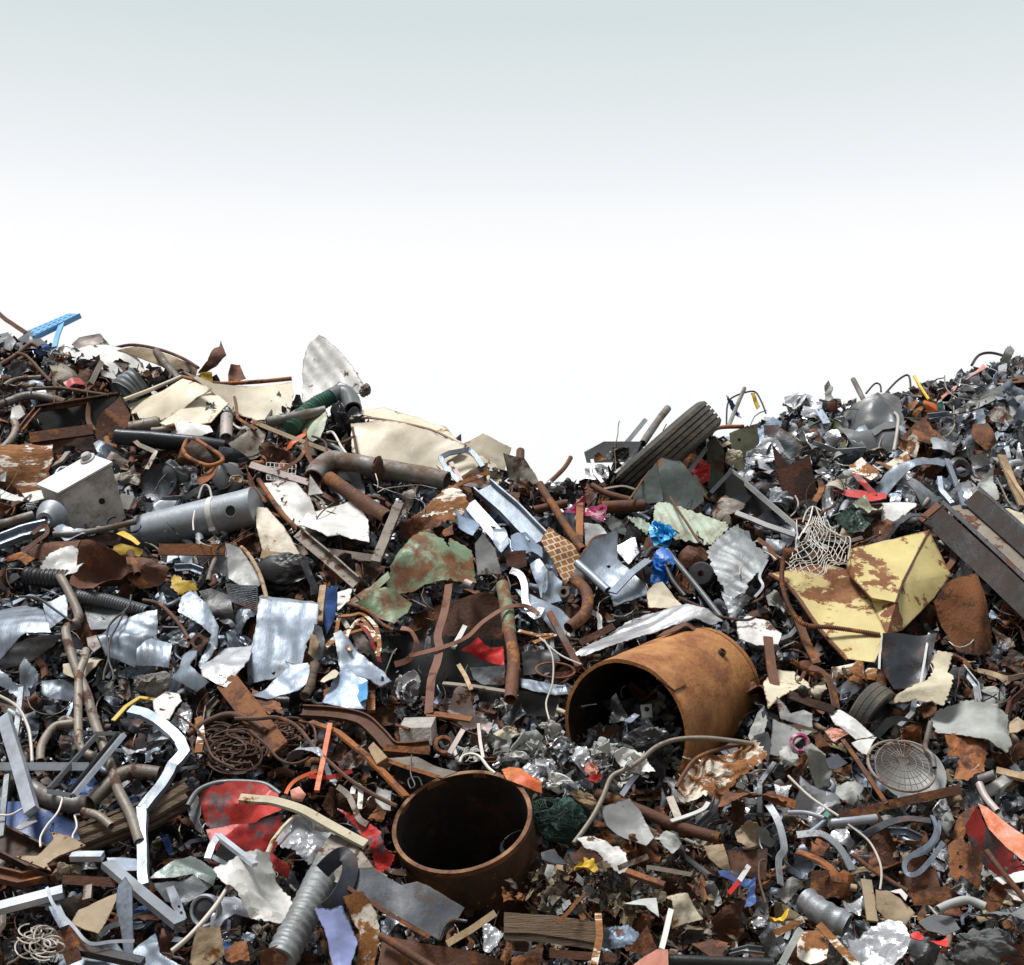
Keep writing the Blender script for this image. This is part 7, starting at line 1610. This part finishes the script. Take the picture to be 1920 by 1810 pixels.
for i in range(46):     # big crumpled pieces that make the right skyline and slope
    x=1400+rd.random()*520; y=crest_px(x)+abs(rd.gauss(0,1))*48+rd.uniform(14,26); sz=rd.choice((18,22,27,32)); m=rd.choice(('galv','galvd','foil','cloth','galv','taupe','foil','rust','cloth'))
    if any(abs(x-a)<30 and abs(y-b)<26 for a,b in ((1610,790),(1650,780),(1690,790),(1740,810),(1790,720),(1760,745),(1830,700),(1410,750),(1690,750),(1550,740))): continue
    l=autolabel('',m,rd.choice(('crumpled sheet','torn panel','crushed sheet')),x,y)
    if not l: continue
    kk=rd.choice((4,5,6)); a0=rd.uniform(0,6.28); pts=[(x+sz*rd.uniform(.6,1.3)*math.cos(a0+6.28*q/kk),y+sz*rd.uniform(.4,.9)*math.sin(a0+6.28*q/kk)) for q in range(kk)]
    S('crumpled_plate',l,m,pts,(V((rd.uniform(-.6,.6),-rd.uniform(.5,1),rd.uniform(.25,1)))).normalized(),rd.uniform(-.02,.12),cr=rd.uniform(.14,.3),wv=rd.uniform(.1,.25),freq=rd.uniform(1.4,2.6),res=14,rag=.02,folds=[(rd.uniform(0,360),rd.uniform(-.2,.2),rd.uniform(-1.4,1.4))],sharp=14,seed=x*.3,cat='plate',group='crumpled plates on the right ridge')
# third layer: larger torn sheets wherever only loose scrap still shows
bpy.context.view_layer.update(); dg=bpy.context.evaluated_depsgraph_get()
LOOSE=('terrain','scrap_','crumpled_','twisted_','bent_pipe')
def loose(x,y):
    hit,_,_,_,ob,_=sc_.ray_cast(dg,CAM,ray(x,y)); return hit and ob.name.startswith(LOOSE)
cand=[(x,y) for y in range(690,1800,11) for x in range(5,1918,11) if y>crest_px(x)+14]
rd.shuffle(cand); cand.sort(key=lambda q:0 if (q[0]>950 and q[1]>1270) or (q[0]>1350 and q[1]<980) else 1); taken3=[]; nts=ncb=0
for (x,y) in cand:
    if ((x-870)/150)**2+((y-1555)/115)**2<1 or ((x-1175)/135)**2+((y-1350)/110)**2<1: continue
    low=x>950 and y>1270; ridge=x>1350 and y<980
    sz=rd.choice((28,34,40,48,56)) if low else rd.choice((24,30,38,46)) if ridge else rd.choice((20,24,28,34,40,46))
    if any((a_-x)**2+(b_-y)**2<((sz+q)*.60)**2 for a_,b_,q in taken3): continue
    k=sz*(.45 if low or ridge else .62)
    if not all(loose(x+u*k,y+v*k) for u,v in ((0,0),(1,0),(-1,0),(0,1),(0,-1))): continue
    m=palette(x,y)
    if m in('black','rustd','dsteel','wirer','litterdirt') and rd.random()<.7: m=rd.choice(('galvd','rust','taupe','galv') if x<1000 or y<1250 else ('cloth','tan','galv','rusto','foil','galvd','clothc'))
    if m=='wirer': m='rust'
    lf=rd.uniform(.12,.26) if low else rd.uniform(.06,.18) if ridge else rd.uniform(.02,.16); n=(V((rd.uniform(-.6,.6),-rd.uniform(.35,.9),rd.uniform(.2,1)))).normalized()
    if nts<290 and rd.random()<.82:
        l=autolabel('',m,rd.choice(('torn sheet','buckled sheet','dented sheet','crushed panel')),x,y)
        if not l: continue
        kk=rd.choice((4,4,5,6)); a0=rd.uniform(0,6.28); el=rd.uniform(.4,.95); ro=rd.uniform(0,3.14); pts=[]
        for i in range(kk):
            a=a0+6.28*i/kk+rd.uniform(-.3,.3); r=sz*rd.uniform(.7,1.3); u,v=r*math.cos(a),r*el*math.sin(a); pts.append((x+u*math.cos(ro)-v*math.sin(ro),y+u*math.sin(ro)+v*math.cos(ro)))
        cor=(rd.uniform(0,180),rd.uniform(7,14),rd.uniform(.8,1.6)) if m in('galv','galvd') and rd.random()<.4 else None
        S('torn_sheet',l,m,pts,n,lf,cr=rd.uniform(.12,.36),wv=rd.uniform(.1,.28),freq=rd.uniform(1.2,2.8),res=15,rag=.022,corr=cor,curl=rd.choice((0,0,.6,-.6)),folds=[(rd.uniform(0,360),rd.uniform(-.25,.25),rd.uniform(-1.7,1.7)) for _ in range(rd.choice((0,1,2)))],sharp=14,seed=x*.29+y*.13,cat='sheet',group='torn sheets on the heap'); nts+=1
    elif ncb<70:
        l=autolabel('',m,rd.choice(('bent bar','channel offcut','angle offcut')),x,y)
        if not l: continue
        a=rd.uniform(0,6.28); q=((x-math.cos(a)*sz*1.2,y-math.sin(a)*sz),(x,y),(x+math.cos(a+.5)*sz,y+math.sin(a+.5)*sz*.8))
        B('bent_bar',l,m if m not in('cloth','clothc','foil') else 'galvd',' '.join(f'{u:.0f},{v:.0f},{lf+rd.uniform(0,.1):.2f}' for u,v in q),rd.choice((chan(14,8,2.5),angle(12,10,2.5),rect(12,5),rect(9,9))),n,lf,jit=1,cat='bar',group='bent bars on the heap'); ncb+=1
    else: continue
    taken3.append((x,y,sz))
print('third',nts,ncb)
# ---------------------------------------------------------------- litter nobody could count
GR={'metal_litter':('galv','galvd','dsteel','bluesteel','foil'),'rust_litter':('rust','rusto','rustd','taupe'),'pale_litter':('white','cloth','clothc','tan'),'dark_litter':('black','olive','blue','wood','litterdirt')}
LB={k:(MB(),v) for k,v in GR.items()}
M2G={m:(k,i) for k,v in GR.items() for i,m in enumerate(v)}
M2G['wirer']=('rust_litter',0)
def shard(x,y,lift,sz,m):
    if m in('rust','rusto') and rd.random()<.35: m=rd.choice(('galvd','dsteel','black'))
    if ((x-870)/140)**2+((y-1555)/105)**2<1: return
    if ((x-1180)/128)**2+((y-1345)/105)**2<1: lift=min(lift,-.05)
    k,i=M2G[m]; mb=LB[k][0]; c=P(x,y,lift); s=mpp(c)*sz
    d=V((rd.gauss(0,1),rd.gauss(0,1),rd.gauss(0,1))).normalized(); n=d.orthogonal().normalized(); n=(Matrix.Rotation(rd.uniform(0,6.28),3,d)@n); 
    seg=rd.choice((1,2,2,3,4)); w_=rd.choice((.12,.2,.35,.5,.7)); p=c-d*s; vs=[]; th=max(.12,.05)*.5
    for j in range(seg+1):
        e=d.cross(n); ww=w_*rd.uniform(.6,1.3)*s
        vs+= [p+e*ww,p-e*ww]
        d=(d+n*rd.uniform(-.9,.9)+e*rd.uniform(-.3,.3)).normalized(); n=(n-d*n.dot(d)).normalized(); p=p+d*(2*s/seg)
    mb.add(vs,[(2*j,2*j+1,2*j+3,2*j+2) for j in range(seg)],i)
def pebble(x,y,lift,sz,m):
    k,i=M2G[m]; mb=LB[k][0]; c=P(x,y,lift); s=mpp(c)*sz
    v,f=ICO0; mb.add([c+V((q.x*rd.uniform(.5,1.2),q.y*rd.uniform(.5,1.2),q.z*rd.uniform(.4,1)))*s for q in v],f,i)
ICO0=ico(0)
CG={'crumpled_metal':('galv','foil','galvd','dsteel','bluesteel'),'crumpled_rust':('rust','rusto','rustd','taupe'),'crumpled_waste':('white','cloth','clothc','tan','black','litterdirt')}
CB={k:(MB(),v) for k,v in CG.items()}; C2={m:(k,i) for k,v in CG.items() for i,m in enumerate(v)}
def crumple(x,y,lift,sz,m):
    if m in('rust','rusto','rustd') and rd.random()<.35: m=rd.choice(('galvd','dsteel','galv','foil'))
    if ((x-870)/140)**2+((y-1555)/105)**2<1: return
    if ((x-1180)/128)**2+((y-1345)/105)**2<1: lift=min(lift,-.05)
    k,i=C2.get(m,('crumpled_rust',0)); mb=CB[k][0]; c=P(x,y,lift); s=mpp(c)*sz
    d=V((rd.gauss(0,1),rd.gauss(0,.7)-.6,rd.gauss(0,1)+.3)).normalized(); n=d; u=n.orthogonal().normalized(); u=Matrix.Rotation(rd.uniform(0,6.28),3,n)@u; v=n.cross(u)
    a_,b_=rd.choice(((4,4),(5,3),(6,2),(5,4),(6,3))); el=rd.uniform(.35,1); am=rd.uniform(.12,.42); bx,by=rd.uniform(-.5,.5),rd.uniform(-.5,.5); vs=[]
    f1,f2=rd.uniform(0,6.28),rd.uniform(-.4,.4); sl=rd.uniform(.4,1.3)*rd.choice((-1,1))
    for p in range(a_+1):
        for q in range(b_+1):
            X=(2*p/a_-1)+rd.uniform(-.6,.6)/a_; Y=((2*q/b_-1)+rd.uniform(-.6,.6)/b_)*el
            e_=math.cos(f1)*X+math.sin(f1)*Y-f2
            h=rd.uniform(-1,1)*am+bx*X*X+by*Y*Y+(sl*e_ if e_>0 else 0)
            vs.append(c+(u*X+v*Y+n*h)*s)
    fs=[]
    for p in range(a_):
        for q in range(b_):
            if rd.random()<.06: continue
            o_=p*(b_+1)+q; o2=o_+b_+1
            fs+= [(o_,o2,o2+1),(o_,o2+1,o_+1)] if rd.random()<.5 else [(o_,o2,o_+1),(o2,o2+1,o_+1)]
    mb.add(vs,fs,i)
for i in range(5200):
    if i%4<3: x,y=bare[rd.randrange(len(bare))]; x+=rd.uniform(-9,9); y+=rd.uniform(-9,9)
    else: x,y=rd.uniform(-260,2180),rd.uniform(640,1880)
    if i%9==0: x,y=rd.uniform(1300,1920),rd.uniform(1320,1800)
    if y<crest_px(x)+2: continue
    crumple(x,y,rd.uniform(-.18,.02 if x>950 and y>1270 else .07),rd.choice((6,8,10,13,16,20)),palette(x,y))
for i in range(3000):    # the heap goes on beyond the frame
    x,y=rd.choice((rd.uniform(-420,0),rd.uniform(1920,2340),rd.uniform(-420,2340))),rd.uniform(640,1960)
    if 0<x<1920: y=rd.uniform(1800,1960)
    if y>crest_px(x)+2: crumple(x,y,rd.uniform(-.16,.10),rd.choice((10,14,18,24,30)),palette(x,y))
for i in range(700):     # solid tangled skyline
    x=rd.uniform(-80,1990); y=crest_px(x)+rd.uniform(-6,22)
    crumple(x,y,rd.uniform(-.2,.02),rd.choice((8,11,14,18)),palette(x,y))
for i in range(170):    # paper and film spilling out of the big barrel
    x,y=rd.gauss(1085,75),rd.gauss(1428,27)
    if ((x-866)/142)**2+((y-1540)/102)**2<1: continue
    crumple(x,y,rd.uniform(.18,.42),rd.choice((9,12,15,19)),rd.choice(('white','foil','cloth','cloth','foil','galvd','tan')))
for i in range(260):
    x,y=1180+rd.gauss(0,1)*100,1662+rd.gauss(0,1)*30
    crumple(x,y,rd.uniform(.1,.3),rd.choice((7,9,12,16,20)),rd.choice(('litterdirt','litterdirt','tan','rust','rusto','taupe','cloth')))
for k,(mb,ms) in CB.items():
    build(k,mb,[litter(m) for m in ms],{'crumpled_metal':'small crumpled grey metal bits packed all over the heap','crumpled_rust':'small crumpled rusty bits packed all over the heap','crumpled_waste':'small crumpled paper, plastic and dirt bits packed over the heap'}[k],kind='stuff',sharp=8)
NB=len(bare)
for i in range(9000):
    if i%5<3: x,y=bare[rd.randrange(NB)]; x+=rd.uniform(-8,8); y+=rd.uniform(-8,8)
    else: x,y=rd.uniform(-260,2180),rd.uniform(620,1900)
    if y<crest_px(x)-3: continue
    m=palette(x,y)
    if rd.random()<(.12 if x>950 and y>1280 else .36): m=rd.choice(('dsteel','rustd','black','rust','black'))  # dark swaps put the shade of deep gaps into the litter
    shard(x,y,rd.uniform(-.25,-.01),rd.choice((3,4,5,6,8,10,13,17)),m)
for i in range(2300):
    a=rd.gauss(0,1); x,y=1180+a*95,1662+rd.gauss(0,1)*26
    if rd.random()<.25: x,y=rd.uniform(1000,1920),rd.uniform(1560,1810)
    (pebble if rd.random()<.35 else shard)(x,y,rd.uniform(.04,.28)-(abs(a)*.06),rd.choice((1.2,1.6,2,2.6,3.2,5,7)),rd.choice(('litterdirt','litterdirt','litterdirt','tan','rust','taupe','wood','rusto','cloth')))
for i in range(1500):   # crest fringe
    x=rd.uniform(-60,1980) if rd.random()<.4 else rd.uniform(1380,1960); y=crest_px(x)+rd.uniform(-7,26)*(1 if x>1350 else .7)
    shard(x,y,rd.uniform(-.15,.08),rd.choice((4,5,7,9,12)),palette(x,y))
for i in range(900):   # white film shreds by the barrel mouth
    x,y=rd.gauss(1085,85),rd.gauss(1432,30)
    if ((x-866)/140)**2+((y-1540)/100)**2<1: continue
    shard(x,y,rd.uniform(.1,.36),rd.choice((4,6,8,11)),rd.choice(('white','foil','cloth','cloth','galvd','rust','tan')))
for k,(mb,ms) in LB.items():
    if mb.f: build(k,mb,[litter(m) for m in ms],{'metal_litter':'small grey metal shards scattered all over the heap','rust_litter':'small rusty flakes and strips scattered all over the heap','pale_litter':'small white and cream shreds scattered over the heap','dark_litter':'small dark shreds and dirt crumbs scattered over the heap'}[k],kind='stuff',sharp=0)
# a bank of dirt in the lower right, and fine wire everywhere
wm={'wirer':MB(),'cable':MB(),'wirew':MB()}
for i in range(900):
    if i%2: x,y=bare[rd.randrange(NB)]
    else: x,y=rd.uniform(-100,2020),rd.uniform(640,1830)
    if y<crest_px(x)-3 or ((x-870)/170)**2+((y-1555)/135)**2<1: continue
    a=rd.uniform(0,6.28); cv=rd.uniform(-.5,.5); q=[]; l0=rd.uniform(-.1,.28)
    st=rd.uniform(6,22); px_,py_=x,y
    for j in range(9):
        q.append(P(px_,py_,l0+.05*math.sin(j*.7+i))); a+=cv+rd.uniform(-.25,.25); px_+=math.cos(a)*st*.7; py_+=math.sin(a)*st*.6
    tube_geo(wm[rd.choice(('wirer','wirer','cable','cable','wirew'))],q,rd.uniform(.6,1.5)*mpp(q[0]),4,False)
for k,nm,l in (('wirer','rusty_wire_litter','countless thin rusty wires tangled through the heap'),('cable','black_wire_litter','countless thin black wires tangled through the heap'),('wirew','pale_wire_litter','countless thin pale wires tangled through the heap')):
    build(nm,wm[k],litter(k),l,kind='stuff',sharp=0)
print('fill',ncs,nst,ncu,len(bare),nsheet,nstrip,npipe,nrod,nwad)
